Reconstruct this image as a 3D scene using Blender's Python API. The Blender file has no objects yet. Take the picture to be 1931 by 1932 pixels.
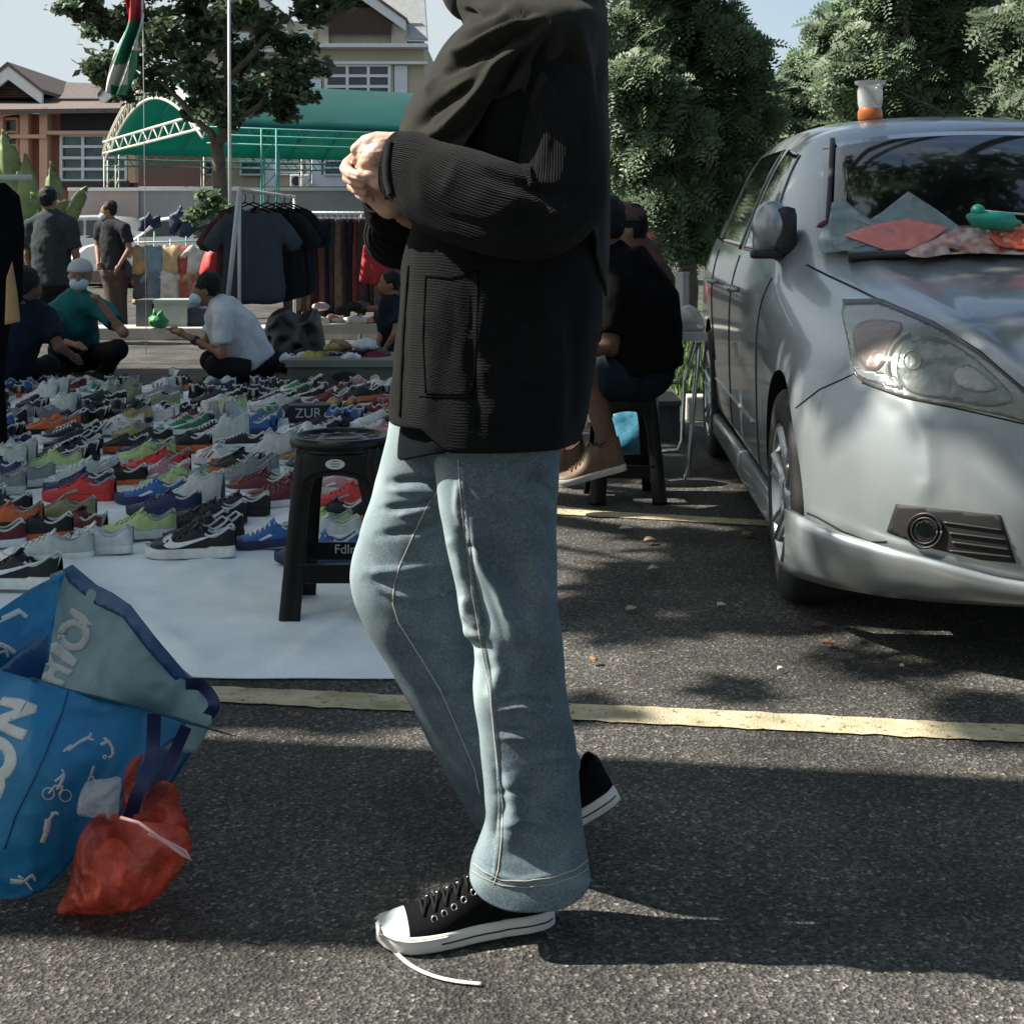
import bpy, bmesh, math, random
import numpy as np
from mathutils import Vector, Matrix, noise
from mathutils.bvhtree import BVHTree
from mathutils.geometry import delaunay_2d_cdt
random.seed(7); RNG = np.random.RandomState(7)
S = bpy.context.scene
COL = S.collection
# ---------------------------------------------------------------- camera, sky, sun, exposure
F, U0, V0, H = 2600.0, 965.5, 440.0, 1.08
cam_d = bpy.data.cameras.new('camera'); cam = bpy.data.objects.new('camera', cam_d); COL.objects.link(cam)
cam.location = (0, 0, H); cam.rotation_euler = (math.radians(90), 0, 0)
cam_d.sensor_width = 36.0; cam_d.lens = 36.0*F/1931.0; cam_d.shift_y = -(966-V0)/1931.0
cam_d.clip_start = 0.05; cam_d.clip_end = 2000
S.camera = cam
SUN_EL, SUN_AZ = math.radians(44), math.radians(3)      # the sun stands to the left and a little beyond the woman
SD = Vector((-math.cos(SUN_AZ)*math.cos(SUN_EL), math.sin(SUN_AZ)*math.cos(SUN_EL), math.sin(SUN_EL)))  # towards the sun
W = bpy.data.worlds.new('World'); S.world = W; W.use_nodes = True
nt = W.node_tree; bg = nt.nodes['Background']; sky = nt.nodes.new('ShaderNodeTexSky')
sky.sky_type = 'NISHITA'; sky.sun_disc = False; sky.sun_elevation = SUN_EL
sky.sun_rotation = math.atan2(SD.x, SD.y); sky.air_density = 1.0; sky.dust_density = 1.2; sky.ozone_density = 1.0
tc_ = nt.nodes.new('ShaderNodeTexCoord'); mp_ = nt.nodes.new('ShaderNodeMapping'); mp_.inputs['Scale'].default_value = (1, 1, 2.6); nt.links.new(tc_.outputs['Generated'], mp_.inputs['Vector'])
cn = nt.nodes.new('ShaderNodeTexNoise'); cn.inputs['Scale'].default_value = 1.7; cn.inputs['Detail'].default_value = 7; cn.inputs['Roughness'].default_value = .55; nt.links.new(mp_.outputs[0], cn.inputs['Vector'])
sx_ = nt.nodes.new('ShaderNodeSeparateXYZ'); nt.links.new(tc_.outputs['Generated'], sx_.inputs[0])
ax_ = nt.nodes.new('ShaderNodeMath'); ax_.operation = 'MULTIPLY_ADD'; nt.links.new(sx_.outputs[0], ax_.inputs[0]); ax_.inputs[1].default_value = -.55; nt.links.new(cn.outputs['Fac'], ax_.inputs[2])
cr_s = nt.nodes.new('ShaderNodeMapRange'); cr_s.inputs['From Min'].default_value = .34; cr_s.inputs['From Max'].default_value = .60; cr_s.inputs['To Min'].default_value = .0; cr_s.inputs['To Max'].default_value = .92; nt.links.new(ax_.outputs[0], cr_s.inputs['Value'])
cm = nt.nodes.new('ShaderNodeMix'); cm.data_type = 'RGBA'; nt.links.new(cr_s.outputs[0], cm.inputs['Factor']); nt.links.new(sky.outputs[0], cm.inputs['A']); cm.inputs['B'].default_value = (4.1, 4.6, 4.75, 1)      # thin white cloud over most of the sky
nt.links.new(cm.outputs['Result'], bg.inputs[0]); bg.inputs[1].default_value = 0.07
sun_d = bpy.data.lights.new('sun', 'SUN'); sun = bpy.data.objects.new('sun', sun_d); COL.objects.link(sun)
sun_d.energy = 5.0; sun_d.angle = math.radians(0.5); sun_d.color = (1.0, 0.935, 0.84)
sun.rotation_euler = SD.to_track_quat('Z', 'Y').to_euler(); sun.location = (0, 0, 30)
S.view_settings.view_transform = 'Standard'; S.view_settings.look = 'None'; S.view_settings.gamma = 1
S.view_settings.exposure = 1.22

# ---------------------------------------------------------------- helpers
def P(u, v, D): return Vector(((u-U0)/F*D, D, H-(v-V0)/F*D))
def G(u, v):
    D = H*F/(v-V0); return Vector(((u-U0)/F*D, D, 0.0))
def T(o, label=None, cat=None, group=None, kind=None):
    if label: o['label'] = label
    if cat: o['category'] = cat
    if group: o['group'] = group
    if kind: o['kind'] = kind
    return o
def E(name, loc=(0,0,0), rz=0.0, label=None, cat=None, group=None):
    o = bpy.data.objects.new(name, None); COL.objects.link(o); o.location = loc; o.rotation_euler = (0,0,rz)
    o.empty_display_size = .1
    return T(o, label, cat, group)
def finish(o, parent):
    if parent is not None:
        o.parent = parent
        bpy.context.view_layer.update()
        o.matrix_parent_inverse = parent.matrix_world.inverted()
    return o
_MW = {}
def world_of(p):
    m = p.matrix_basis.copy()
    if p.parent: m = world_of(p.parent) @ p.matrix_parent_inverse @ m
    return m
def mesh(name, verts, faces, mat=None, parent=None, smooth=True, world=True, uv=None, mi=None):
    me = bpy.data.meshes.new(name); me.from_pydata([tuple(v) for v in verts], [], [tuple(f) for f in faces])
    if mat is not None:
        for m in (mat if isinstance(mat, (list, tuple)) else [mat]): me.materials.append(m)
    if mi is not None: me.polygons.foreach_set('material_index', mi)
    if smooth: me.polygons.foreach_set('use_smooth', [True]*len(me.polygons))
    if uv is not None:
        l = me.uv_layers.new(name='UVMap'); vi = np.zeros(len(me.loops), dtype=np.int32); me.loops.foreach_get('vertex_index', vi)
        l.data.foreach_set('uv', np.asarray(uv, dtype=np.float32)[vi].ravel())
    me.update()
    o = bpy.data.objects.new(name, me); COL.objects.link(o)
    if parent is not None:
        o.parent = parent
        if world: o.matrix_parent_inverse = world_of(parent).inverted()
    return o
def fastmesh(name, V, Fc, mats, parent=None, mi=None, smooth=False):
    V = np.asarray(V, np.float32); Fc = np.asarray(Fc, np.int32); n, k = Fc.shape
    me = bpy.data.meshes.new(name); me.vertices.add(len(V)); me.vertices.foreach_set('co', V.ravel())
    me.loops.add(n*k); me.loops.foreach_set('vertex_index', Fc.ravel())
    me.polygons.add(n); me.polygons.foreach_set('loop_start', np.arange(n, dtype=np.int32)*k)
    for m in mats: me.materials.append(m)
    if mi is not None: me.polygons.foreach_set('material_index', np.asarray(mi, np.int32))
    if smooth: me.polygons.foreach_set('use_smooth', np.ones(n, bool))
    me.update(calc_edges=True); me.validate()
    o = bpy.data.objects.new(name, me); COL.objects.link(o)
    if parent is not None:
        o.parent = parent; o.matrix_parent_inverse = world_of(parent).inverted()
    return o
class MB:
    def __init__(s): s.v = []; s.f = []; s.m = []
    def add(s, vs, fs, m=0):
        k = len(s.v); s.v += [Vector(v) for v in vs]; s.f += [tuple(i+k for i in f) for f in fs]; s.m += [m]*len(fs); return s
    def box(s, c, d, rot=None, m=0, bev=0.0):
        x, y, z = d[0]/2, d[1]/2, d[2]/2
        if bev > 0:
            b = min(bev, x*.9, y*.9, z*.9); vs = []; 
            bm = bmesh.new(); bmesh.ops.create_cube(bm, size=1)
            for q in bm.verts: q.co = Vector((q.co.x*2*x, q.co.y*2*y, q.co.z*2*z))
            bmesh.ops.bevel(bm, geom=bm.edges[:], offset=b, segments=2, profile=.6, affect='EDGES')
            bm.verts.index_update(); vs = [q.co.copy() for q in bm.verts]; fs = [[q.index for q in f.verts] for f in bm.faces]; bm.free()
        else:
            vs = [Vector((i*x, j*y, k*z)) for i in (-1,1) for j in (-1,1) for k in (-1,1)]
            fs = [(0,1,3,2),(4,6,7,5),(0,4,5,1),(2,3,7,6),(0,2,6,4),(1,5,7,3)]
        R = Matrix.Identity(3) if rot is None else (Matrix.Rotation(rot, 3, 'Z') if isinstance(rot, (int, float)) else rot)
        return s.add([R @ v + Vector(c) for v in vs], fs, m)
    def tube(s, pts, r, n=10, m=0, cap=True, flat=1.0):
        pts = [Vector(p) for p in pts]; rs = r if isinstance(r, (list, tuple)) else [r]*len(pts)
        vs = []; prev = None
        for i, p in enumerate(pts):
            t = (pts[min(i+1, len(pts)-1)]-pts[max(i-1, 0)]).normalized()
            if prev is None:
                a = Vector((0,0,1)) if abs(t.z) < .9 else Vector((1,0,0))
                prev = t.cross(a).normalized()
            nrm = (prev - t*prev.dot(t)).normalized(); b = t.cross(nrm); prev = nrm
            for k in range(n):
                q = 2*math.pi*k/n; vs.append(p + nrm*math.cos(q)*rs[i] + b*math.sin(q)*rs[i]*flat)
        fs = []
        for i in range(len(pts)-1):
            for k in range(n): a = i*n+k; b2 = i*n+(k+1) % n; fs.append((a, b2, b2+n, a+n))
        if cap: fs += [tuple(range(n))[::-1], tuple(range((len(pts)-1)*n, len(pts)*n))]
        return s.add(vs, fs, m)
    def ball(s, c, r, n=12, m=0, rot=None):
        r = (r, r, r) if isinstance(r, (int, float)) else r; vs = []; fs = []
        for i in range(n+1):
            th = math.pi*i/n
            for k in range(2*n):
                q = math.pi*k/n; v = Vector((r[0]*math.sin(th)*math.cos(q), r[1]*math.sin(th)*math.sin(q), r[2]*math.cos(th)))
                vs.append((rot @ v if rot else v)+Vector(c))
        for i in range(n):
            for k in range(2*n):
                a = i*2*n+k; b = i*2*n+(k+1) % (2*n); fs.append((a, a+2*n, b+2*n, b))
        return s.add(vs, fs, m)
    def lathe(s, c, prof, n=32, m=0, sx=1, sy=1):
        vs = []; fs = []
        for r, z in prof:
            for k in range(n): q = 2*math.pi*k/n; vs.append(Vector((r*math.cos(q)*sx, r*math.sin(q)*sy, z))+Vector(c))
        for i in range(len(prof)-1):
            for k in range(n): a = i*n+k; b = i*n+(k+1) % n; fs.append((a, b, b+n, a+n))
        return s.add(vs, fs, m)
    def prism(s, poly, origin, ax, ay, depth, m=0):   # 2D polygon in the plane (ax, ay) at origin, extruded by vector depth
        ax, ay, o, d = Vector(ax), Vector(ay), Vector(origin), Vector(depth); n = len(poly)
        a = [o+ax*p[0]+ay*p[1] for p in poly]; b = [q+d for q in a]
        return s.add(a+b, [tuple(range(n))[::-1], tuple(range(n, 2*n))]+[(i, (i+1) % n, n+(i+1) % n, n+i) for i in range(n)], m)
    def build(s, name, mat, parent=None, smooth=False, world=True):
        o = mesh(name, s.v, s.f, mat, parent, smooth, world, mi=s.m if isinstance(mat, (list, tuple)) else None)
        return o
def auto_smooth(o, ang=35):
    me = o.data; me.polygons.foreach_set('use_smooth', [True]*len(me.polygons))
    bm = bmesh.new(); bm.from_mesh(me); a = math.radians(ang)
    for e in bm.edges:
        if len(e.link_faces) == 2 and e.calc_face_angle(0) > a: e.smooth = False
    bm.to_mesh(me); bm.free(); return o
def solid(o, t, off=-1):
    m = o.modifiers.new('thick', 'SOLIDIFY'); m.thickness = t; m.offset = off; return o
def subsurf(o, n=1):
    m = o.modifiers.new('sub', 'SUBSURF'); m.levels = n; m.render_levels = n; return o
def remesh(o, vox, sm=6, fac=.5):
    m = o.modifiers.new('union', 'REMESH'); m.mode = 'VOXEL'; m.voxel_size = vox; m.use_smooth_shade = True
    m2 = o.modifiers.new('soft', 'SMOOTH'); m2.iterations = sm; m2.factor = fac; return o
def bake_mods(o):
    dg = bpy.context.evaluated_depsgraph_get(); dg.update(); ev = o.evaluated_get(dg)
    me = bpy.data.meshes.new_from_object(ev); o.modifiers.clear(); old = o.data; o.data = me; return o
def bvh_of(objs):
    vs = []; fs = []; dg = bpy.context.evaluated_depsgraph_get(); dg.update()
    for o in objs:
        ev = o.evaluated_get(dg); me = ev.to_mesh(); mw = world_of(o); k = len(vs)
        vs += [mw @ v.co for v in me.vertices]; fs += [tuple(i+k for i in p.vertices) for p in me.polygons]; ev.to_mesh_clear()
    return BVHTree.FromPolygons(vs, fs)
CAMP = Vector((0, 0, H))
def cast(bvh, u, v):
    d = (P(u, v, 1.0)-CAMP).normalized(); h = bvh.ray_cast(CAMP, d)
    if h[0] is None: return None, None
    n = h[1]
    if n.dot(d) > 0: n = -n
    return h[0], n
def inside(pt, poly):
    x, y = pt; c = False; n = len(poly); j = n-1
    for i in range(n):
        xi, yi = poly[i]; xj, yj = poly[j]
        if ((yi > y) != (yj > y)) and (x < (xj-xi)*(y-yi)/(yj-yi+1e-12)+xi): c = not c
        j = i
    return c
def seg_d(px, py, a, b):
    ax, ay = a; bx, by = b; dx, dy = bx-ax, by-ay; L = dx*dx+dy*dy+1e-9
    t = np.clip(((px-ax)*dx+(py-ay)*dy)/L, 0, 1); return np.hypot(px-ax-t*dx, py-ay-t*dy), t
def poly_d(px, py, poly, closed=True):
    d = None; n = len(poly)
    for i in range(n if closed else n-1):
        q, _ = seg_d(px, py, poly[i], poly[(i+1) % n]); d = q if d is None else np.minimum(d, q)
    return d
def smooth_poly(poly, k=3, closed=True):
    p = [Vector(q) for q in poly]; out = []; n = len(p)
    for i in range(n if closed else n-1):
        a, b, c, d = (p[(i-1) % n], p[i], p[(i+1) % n], p[(i+2) % n]) if closed else (p[max(i-1,0)], p[i], p[i+1], p[min(i+2,n-1)])
        for j in range(k):
            t = j/k; out.append(tuple(0.5*((2*b)+(c-a)*t+(2*a-5*b+4*c-d)*t*t+(3*b-a-3*c+d)*t**3)))
    if not closed: out.append(tuple(p[-1]))
    return out
def tri_poly(poly, step):
    """triangulate a polygon with interior points; returns pts, tris"""
    P2 = []
    n = len(poly)
    for i in range(n):
        a = poly[i]; b = poly[(i+1) % n]; L = math.hypot(b[0]-a[0], b[1]-a[1]); k = max(1, int(round(L/step)))
        for j in range(k): P2.append((a[0]+(b[0]-a[0])*j/k, a[1]+(b[1]-a[1])*j/k))
    nb = len(P2)
    xs = [p[0] for p in poly]; ys = [p[1] for p in poly]
    gx = np.arange(min(xs)+step/2, max(xs), step); gy = np.arange(min(ys)+step/2, max(ys), step*.87)
    X = []; 
    for r, y in enumerate(gy):
        for x in gx:
            X.append((x+(step/2 if r % 2 else 0), y))
    if X:
        A = np.array(X); dd = poly_d(A[:,0], A[:,1], poly)
        for p, q in zip(X, dd):
            if q > step*.45 and inside(p, poly): P2.append(p)
    r = delaunay_2d_cdt([Vector(p) for p in P2], [], [list(range(nb))], 1, 1e-6)
    return [tuple(v) for v in r[0]], [tuple(f) for f in r[2]]
def patch(name, poly, bvh, mat, parent, off=.003, step=8, thick=.005, bulge=0.0, fall=20, nz=0.0, nzs=30, smooth=True, offf=None):
    """a piece traced in outline and laid on a modelled surface, with its own thickness"""
    pts, tris = tri_poly(poly, step); A = np.array(pts); dd = poly_d(A[:,0], A[:,1], poly); vs = []; ok = []
    for (u, v), d in zip(pts, dd):
        h, n = cast(bvh, u, v)
        ok.append(h is not None)
        if h is None: vs.append(Vector((0,0,0))); continue
        o = off + bulge*(1-math.exp(-d/fall)) + nz*noise.noise(h*nzs)
        if offf: o += offf(u, v)
        vs.append(h+n*o)
    fs = [t for t in tris if all(ok[i] for i in t)]
    # remove faces that jump in depth
    fs = [t for t in fs if max((vs[t[0]]-vs[t[1]]).length, (vs[t[1]]-vs[t[2]]).length, (vs[t[2]]-vs[t[0]]).length) < max(step*3.2*vs[t[0]].y/F, .012)*3]
    if not fs: return None
    # consistent orientation towards the camera
    out = []
    for t in fs:
        n = (vs[t[1]]-vs[t[0]]).cross(vs[t[2]]-vs[t[0]])
        out.append(t if n.dot(CAMP-vs[t[0]]) > 0 else t[::-1])
    used = sorted(set(i for t in out for i in t)); mp = {k: i for i, k in enumerate(used)}
    o = mesh(name, [vs[i] for i in used], [tuple(mp[i] for i in t) for t in out], mat, parent, smooth)
    if thick: solid(o, thick)
    return o
def strokes(name, lines, w, bvh, mat, parent, off=.0025, step=6, thick=.0015):
    """thin strips following polylines over a modelled surface (stitching, printed figures, seams)"""
    vs = []; fs = []
    for ln in lines:
        ww = w
        if isinstance(ln, tuple) and isinstance(ln[0], (int, float)): ww, ln = ln[0], ln[1]
        pts = []
        for i in range(len(ln)-1):
            a, b = ln[i], ln[i+1]; k = max(1, int(math.hypot(b[0]-a[0], b[1]-a[1])/step))
            for j in range(k): pts.append((a[0]+(b[0]-a[0])*j/k, a[1]+(b[1]-a[1])*j/k))
        pts.append(ln[-1]); prev = None
        for i, p in enumerate(pts):
            q0 = pts[max(0, i-1)]; q1 = pts[min(len(pts)-1, i+1)]; dx, dy = q1[0]-q0[0], q1[1]-q0[1]; L = math.hypot(dx, dy)+1e-6
            nx, ny = -dy/L*ww/2, dx/L*ww/2; a, na = cast(bvh, p[0]+nx, p[1]+ny); b, nb = cast(bvh, p[0]-nx, p[1]-ny)
            if a is None or b is None or (a-b).length > ww*3*a.y/F+.01: prev = None; continue
            vs += [a+na*off, b+nb*off]; k = len(vs)
            if prev is not None and (vs[k-2]-vs[prev]).length < .08: fs.append((prev, prev+1, k-1, k-2))
            prev = k-2
    if not fs: return None
    fs = [f if (vs[f[1]]-vs[f[0]]).cross(vs[f[2]]-vs[f[0]]).dot(CAMP-vs[f[0]]) > 0 else f[::-1] for f in fs]
    o = mesh(name, vs, fs, mat, parent, True)
    if thick: solid(o, thick)
    return o
def ridge(p): return 1-min(1, abs(noise.noise(p))*3.2)
def sheet(name, poly, Df, mat, parent, step=12, thick=.003, wr=0.0, ws=8.0, smooth=True, crk=0.0):
    """a piece of cloth or panel with its own depth at every corner: Df(u, v) gives metres from the camera plane"""
    pts, tris = tri_poly(poly, step); vs = []
    for u, v in pts:
        D = Df(u, v); p = P(u, v, D)
        D += wr*noise.noise(p*ws)+wr*.4*noise.noise(p*ws*2.7)-crk*(ridge(p*ws*1.3)+.6*ridge(p*ws*2.9+Vector((7,3,1)))); vs.append(P(u, v, D))
    fs = [t if (vs[t[1]]-vs[t[0]]).cross(vs[t[2]]-vs[t[0]]).dot(CAMP-vs[t[0]]) > 0 else t[::-1] for t in tris]
    o = mesh(name, vs, fs, mat, parent, smooth)
    if thick: solid(o, thick)
    return o
def pillow(name, poly, frame, th, mat, parent, step=.02, fall=.03, wr=0.0, ws=20, folds=None, world=True, crk=0.0, cs=12.0):
    """closed soft solid from a flat outline in metres; frame = (origin, ax, ay, normal)"""
    o, ax, ay, n = [Vector(q) for q in frame]; pts, tris = tri_poly(poly, step)
    A = np.array(pts); dd = poly_d(A[:,0], A[:,1], poly); N = len(pts); vs = []
    for sgn in (1, -1):
        for (x, y), d in zip(pts, dd):
            b = th*.5*(1-math.exp(-d/fall))
            p = o+ax*x+ay*y
            q_ = p+n*(sgn*b); w = wr*noise.noise(p*ws)*min(1, d/fall)*1.0 + (folds(x, y) if folds else 0) + (sgn*crk*min(1, 2*d/fall)*(ridge(q_*cs)+.6*ridge(q_*cs*2.3+Vector((5,2,9)))) if crk else 0)
            if d < 1e-5: vs.append(p+n*(folds(x, y) if folds else 0)+n*sgn*.001)
            else: vs.append(p+n*(sgn*b+w))
    fs = []
    ar = 0
    for t in tris:
        fs.append(t); fs.append(tuple(i+N for i in t[::-1]))
    # close rim
    edges = {}
    for t in tris:
        for i in range(3):
            e = (t[i], t[(i+1) % 3]); edges[e] = 1
    for (a, b) in list(edges):
        if (b, a) not in edges: fs.append((b, a, a+N, b+N))
    ob = mesh(name, vs, fs, mat, parent, True, world); return ob
def pxframe(u, v, D):
    s = D/F; return (P(u, v, D), (s,0,0), (0,0,-s), (0,-1,0))
def rel(poly, u, v): return [((a-u), (b-v)) for a, b in poly]
def cr(tab, x):
    """smooth interpolation of a table [(x, a, b, ...)]"""
    A = np.array(tab, float); X = A[:,0]; out = []
    for c in range(1, A.shape[1]):
        Y = A[:,c]; m = np.zeros(len(X)); 
        d = np.diff(Y)/np.diff(X)
        m[1:-1] = (d[:-1]*np.diff(X)[1:]+d[1:]*np.diff(X)[:-1])/(X[2:]-X[:-2]); m[0] = d[0]; m[-1] = d[-1]
        i = np.clip(np.searchsorted(X, x)-1, 0, len(X)-2); h = X[i+1]-X[i]; t = np.clip((x-X[i])/h, 0, 1)
        out.append((2*t**3-3*t**2+1)*Y[i]+(t**3-2*t**2+t)*h*m[i]+(-2*t**3+3*t**2)*Y[i+1]+(t**3-t**2)*h*m[i+1])
    return out
# ---------------------------------------------------------------- materials
_M = {}
def M(name, rgb, rough=.6, metal=0.0, var=.15, vs=6.0, bump=0.0, bs=150.0, coat=0.0, spec=.5, alpha=1.0, trans=0.0, rib=None, weave=0.0, sheen=0.0, emit=0, rgb2=None, detail=6.0):
    if name in _M: return _M[name]
    m = bpy.data.materials.new(name); m.use_nodes = True; nt = m.node_tree; b = nt.nodes['Principled BSDF']
    L = nt.links.new; N = nt.nodes.new
    b.inputs['Roughness'].default_value = rough; b.inputs['Metallic'].default_value = metal
    b.inputs['Specular IOR Level'].default_value = spec; b.inputs['Coat Weight'].default_value = coat
    b.inputs['Coat Roughness'].default_value = .08
    if sheen: b.inputs['Sheen Weight'].default_value = sheen; b.inputs['Sheen Roughness'].default_value = .5
    tc = N('ShaderNodeTexCoord')
    c = (*rgb, 1)
    if var > 0 or rgb2:
        n = N('ShaderNodeTexNoise'); n.inputs['Scale'].default_value = vs; n.inputs['Detail'].default_value = detail; n.inputs['Roughness'].default_value = .65
        L(tc.outputs['Object'], n.inputs['Vector']); r = N('ShaderNodeValToRGB'); L(n.outputs['Fac'], r.inputs['Fac'])
        r.color_ramp.elements[0].position = .32; r.color_ramp.elements[1].position = .68
        c1 = rgb2 if rgb2 else tuple(min(1, q*(1+var)) for q in rgb)
        r.color_ramp.elements[0].color = (*[q*(1-var) for q in rgb], 1); r.color_ramp.elements[1].color = (*c1, 1)
        L(r.outputs['Color'], b.inputs['Base Color'])
        rr = N('ShaderNodeMapRange'); rr.inputs['To Min'].default_value = max(0, rough-.08); rr.inputs['To Max'].default_value = min(1, rough+.08)
        L(n.outputs['Fac'], rr.inputs['Value']); L(rr.outputs[0], b.inputs['Roughness'])
    else: b.inputs['Base Color'].default_value = c
    last = None
    if bump > 0:
        n2 = N('ShaderNodeTexNoise'); n2.inputs['Scale'].default_value = bs; n2.inputs['Detail'].default_value = 4; L(tc.outputs['Object'], n2.inputs['Vector'])
        bp = N('ShaderNodeBump'); bp.inputs['Strength'].default_value = bump; bp.inputs['Distance'].default_value = .01; L(n2.outputs['Fac'], bp.inputs['Height']); last = bp
    if rib:   # (axis, cycles, strength) on UV
        mp = N('ShaderNodeMapping'); L(tc.outputs['UV'], mp.inputs['Vector']); w = N('ShaderNodeTexWave'); w.wave_type = 'BANDS'; w.bands_direction = rib[0]
        w.inputs['Scale'].default_value = rib[1]; w.inputs['Distortion'].default_value = 2.4; w.inputs['Detail'].default_value = 2; w.inputs['Detail Scale'].default_value = 3
        L(mp.outputs[0], w.inputs['Vector']); bp = N('ShaderNodeBump'); bp.inputs['Strength'].default_value = rib[2]; bp.inputs['Distance'].default_value = .004
        L(w.outputs['Fac'], bp.inputs['Height'])
        if last: L(last.outputs[0], bp.inputs['Normal'])
        last = bp
    if last: L(last.outputs[0], b.inputs['Normal'])
    if alpha < 1: b.inputs['Alpha'].default_value = alpha
    if trans: b.inputs['Transmission Weight'].default_value = trans
    if emit: b.inputs['Emission Color'].default_value = c; b.inputs['Emission Strength'].default_value = emit
    _M[name] = m; return m
def loft(name, rings, mat, parent=None, closed_bottom=False, closed_top=False, uvs=(1,1)):
    """rings: list of equal-length lists of points; tube-like closed around"""
    n = len(rings[0]); vs = [p for r in rings for p in r]; fs = []; uv = []
    for i, r in enumerate(rings):
        for k in range(n): uv.append((abs(k/n*2-1)*uvs[0], i/(len(rings)-1)*uvs[1]))
    for i in range(len(rings)-1):
        for k in range(n): a = i*n+k; b = i*n+(k+1) % n; fs.append((a, b, b+n, a+n))
    if closed_top: fs.append(tuple(range(n))[::-1])
    if closed_bottom: fs.append(tuple(range((len(rings)-1)*n, len(rings)*n)))
    return mesh(name, vs, fs, mat, parent, True, uv=uv)
def recalc(o):
    bm = bmesh.new(); bm.from_mesh(o.data); bmesh.ops.recalc_face_normals(bm, faces=bm.faces); bm.to_mesh(o.data); bm.free(); return o
def wrinkle(o, folds, nz=0.0, nzs=14.0, face=True):
    """real folds: each is (polyline in picture units, width, height in metres) pushed along the surface normal"""
    me = o.data; n = len(me.vertices); co = np.zeros(n*3); me.vertices.foreach_get('co', co); co = co.reshape(-1,3)
    mw = np.array(world_of(o)); wc = co @ mw[:3,:3].T+mw[:3,3]
    nr = np.zeros(n*3); me.vertices.foreach_get('normal', nr); nr = nr.reshape(-1,3)
    u = U0+wc[:,0]/wc[:,1]*F; v = V0-(wc[:,2]-H)/wc[:,1]*F
    f = np.clip((-nr[:,1]+.15)*2.0, 0, 1) if face else np.ones(n); d = np.zeros(n)
    for ln, w, h in folds:
        dm = None; tt = None; m = len(ln)-1
        for i in range(m):
            q, t = seg_d(u, v, ln[i], ln[i+1]); t = (i+t)/m
            if dm is None: dm, tt = q, t
            else: k = q < dm; dm = np.where(k, q, dm); tt = np.where(k, t, tt)
        d += h*np.exp(-(dm/w)**2)*np.clip(np.sin(np.pi*np.clip(tt,.04,.96))*1.8, 0, 1)
    d *= f
    if nz:
        for i in range(n):
            p = Vector(wc[i]); d[i] += nz*(noise.noise(p*nzs)+.5*noise.noise(p*nzs*2.3))
    co += nr*d[:,None]; me.vertices.foreach_set('co', co.ravel()); me.update(); return o
# ---------------------------------------------------------------- ground
def asphalt_mat():
    m = bpy.data.materials.new('asphalt'); m.use_nodes = True; nt = m.node_tree; b = nt.nodes['Principled BSDF']; N = nt.nodes.new; L = nt.links.new
    tc = N('ShaderNodeTexCoord'); v = N('ShaderNodeTexVoronoi'); v.inputs['Scale'].default_value = 150; L(tc.outputs['Object'], v.inputs['Vector'])
    r = N('ShaderNodeValToRGB'); L(v.outputs['Color'], r.inputs['Fac'])
    e = r.color_ramp.elements; e[0].position = 0; e[0].color = (.021,.0205,.019,1); e[1].position = 1; e[1].color = (.27,.25,.215,1)
    q = e.new(.45); q.color = (.046,.0455,.041,1); q = e.new(.8); q.color = (.098,.092,.080,1)
    n = N('ShaderNodeTexNoise'); n.inputs['Scale'].default_value = 2.2; n.inputs['Detail'].default_value = 7; L(tc.outputs['Object'], n.inputs['Vector'])
    mr = N('ShaderNodeMapRange'); mr.inputs['From Min'].default_value = .3; mr.inputs['From Max'].default_value = .7; mr.inputs['To Min'].default_value = .48; mr.inputs['To Max'].default_value = 1.55; L(n.outputs['Fac'], mr.inputs['Value'])
    mx = N('ShaderNodeMix'); mx.data_type = 'RGBA'; mx.blend_type = 'MULTIPLY'; mx.inputs['Factor'].default_value = 1; L(r.outputs['Color'], mx.inputs['A']); L(mr.outputs[0], mx.inputs['B'])
    n3 = N('ShaderNodeTexNoise'); n3.inputs['Scale'].default_value = 210; n3.inputs['Detail'].default_value = 2; L(tc.outputs['Object'], n3.inputs['Vector'])
    mr3 = N('ShaderNodeMapRange'); mr3.inputs['From Min'].default_value = .3; mr3.inputs['From Max'].default_value = .7; mr3.inputs['To Min'].default_value = .45; mr3.inputs['To Max'].default_value = 1.55; L(n3.outputs['Fac'], mr3.inputs['Value'])
    mx2 = N('ShaderNodeMix'); mx2.data_type = 'RGBA'; mx2.blend_type = 'MULTIPLY'; mx2.inputs['Factor'].default_value = 1; L(mx.outputs['Result'], mx2.inputs['A']); L(mr3.outputs[0], mx2.inputs['B'])
    L(mx2.outputs['Result'], b.inputs['Base Color']); b.inputs['Roughness'].default_value = .85; b.inputs['Specular IOR Level'].default_value = .3
    bp = N('ShaderNodeBump'); bp.inputs['Strength'].default_value = .9; bp.inputs['Distance'].default_value = .004; L(v.outputs['Distance'], bp.inputs['Height'])
    n2 = N('ShaderNodeTexNoise'); n2.inputs['Scale'].default_value = 260; n2.inputs['Detail'].default_value = 3; L(tc.outputs['Object'], n2.inputs['Vector'])
    b2 = N('ShaderNodeBump'); b2.inputs['Strength'].default_value = .6; b2.inputs['Distance'].default_value = .004; L(n2.outputs['Fac'], b2.inputs['Height']); L(bp.outputs[0], b2.inputs['Normal']); L(b2.outputs[0], b.inputs['Normal'])
    return m
ASPH = asphalt_mat()
g = mesh('ground', [(-300,-60,0),(300,-60,0),(300,500,0),(-300,500,0)], [(0,1,2,3)], ASPH, smooth=False); g['kind'] = 'structure'
YEL = M('worn_road_yellow', (.42,.36,.21), .8, var=.3, vs=9, bump=.6, bs=200, rgb2=(.60,.52,.34))
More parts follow.
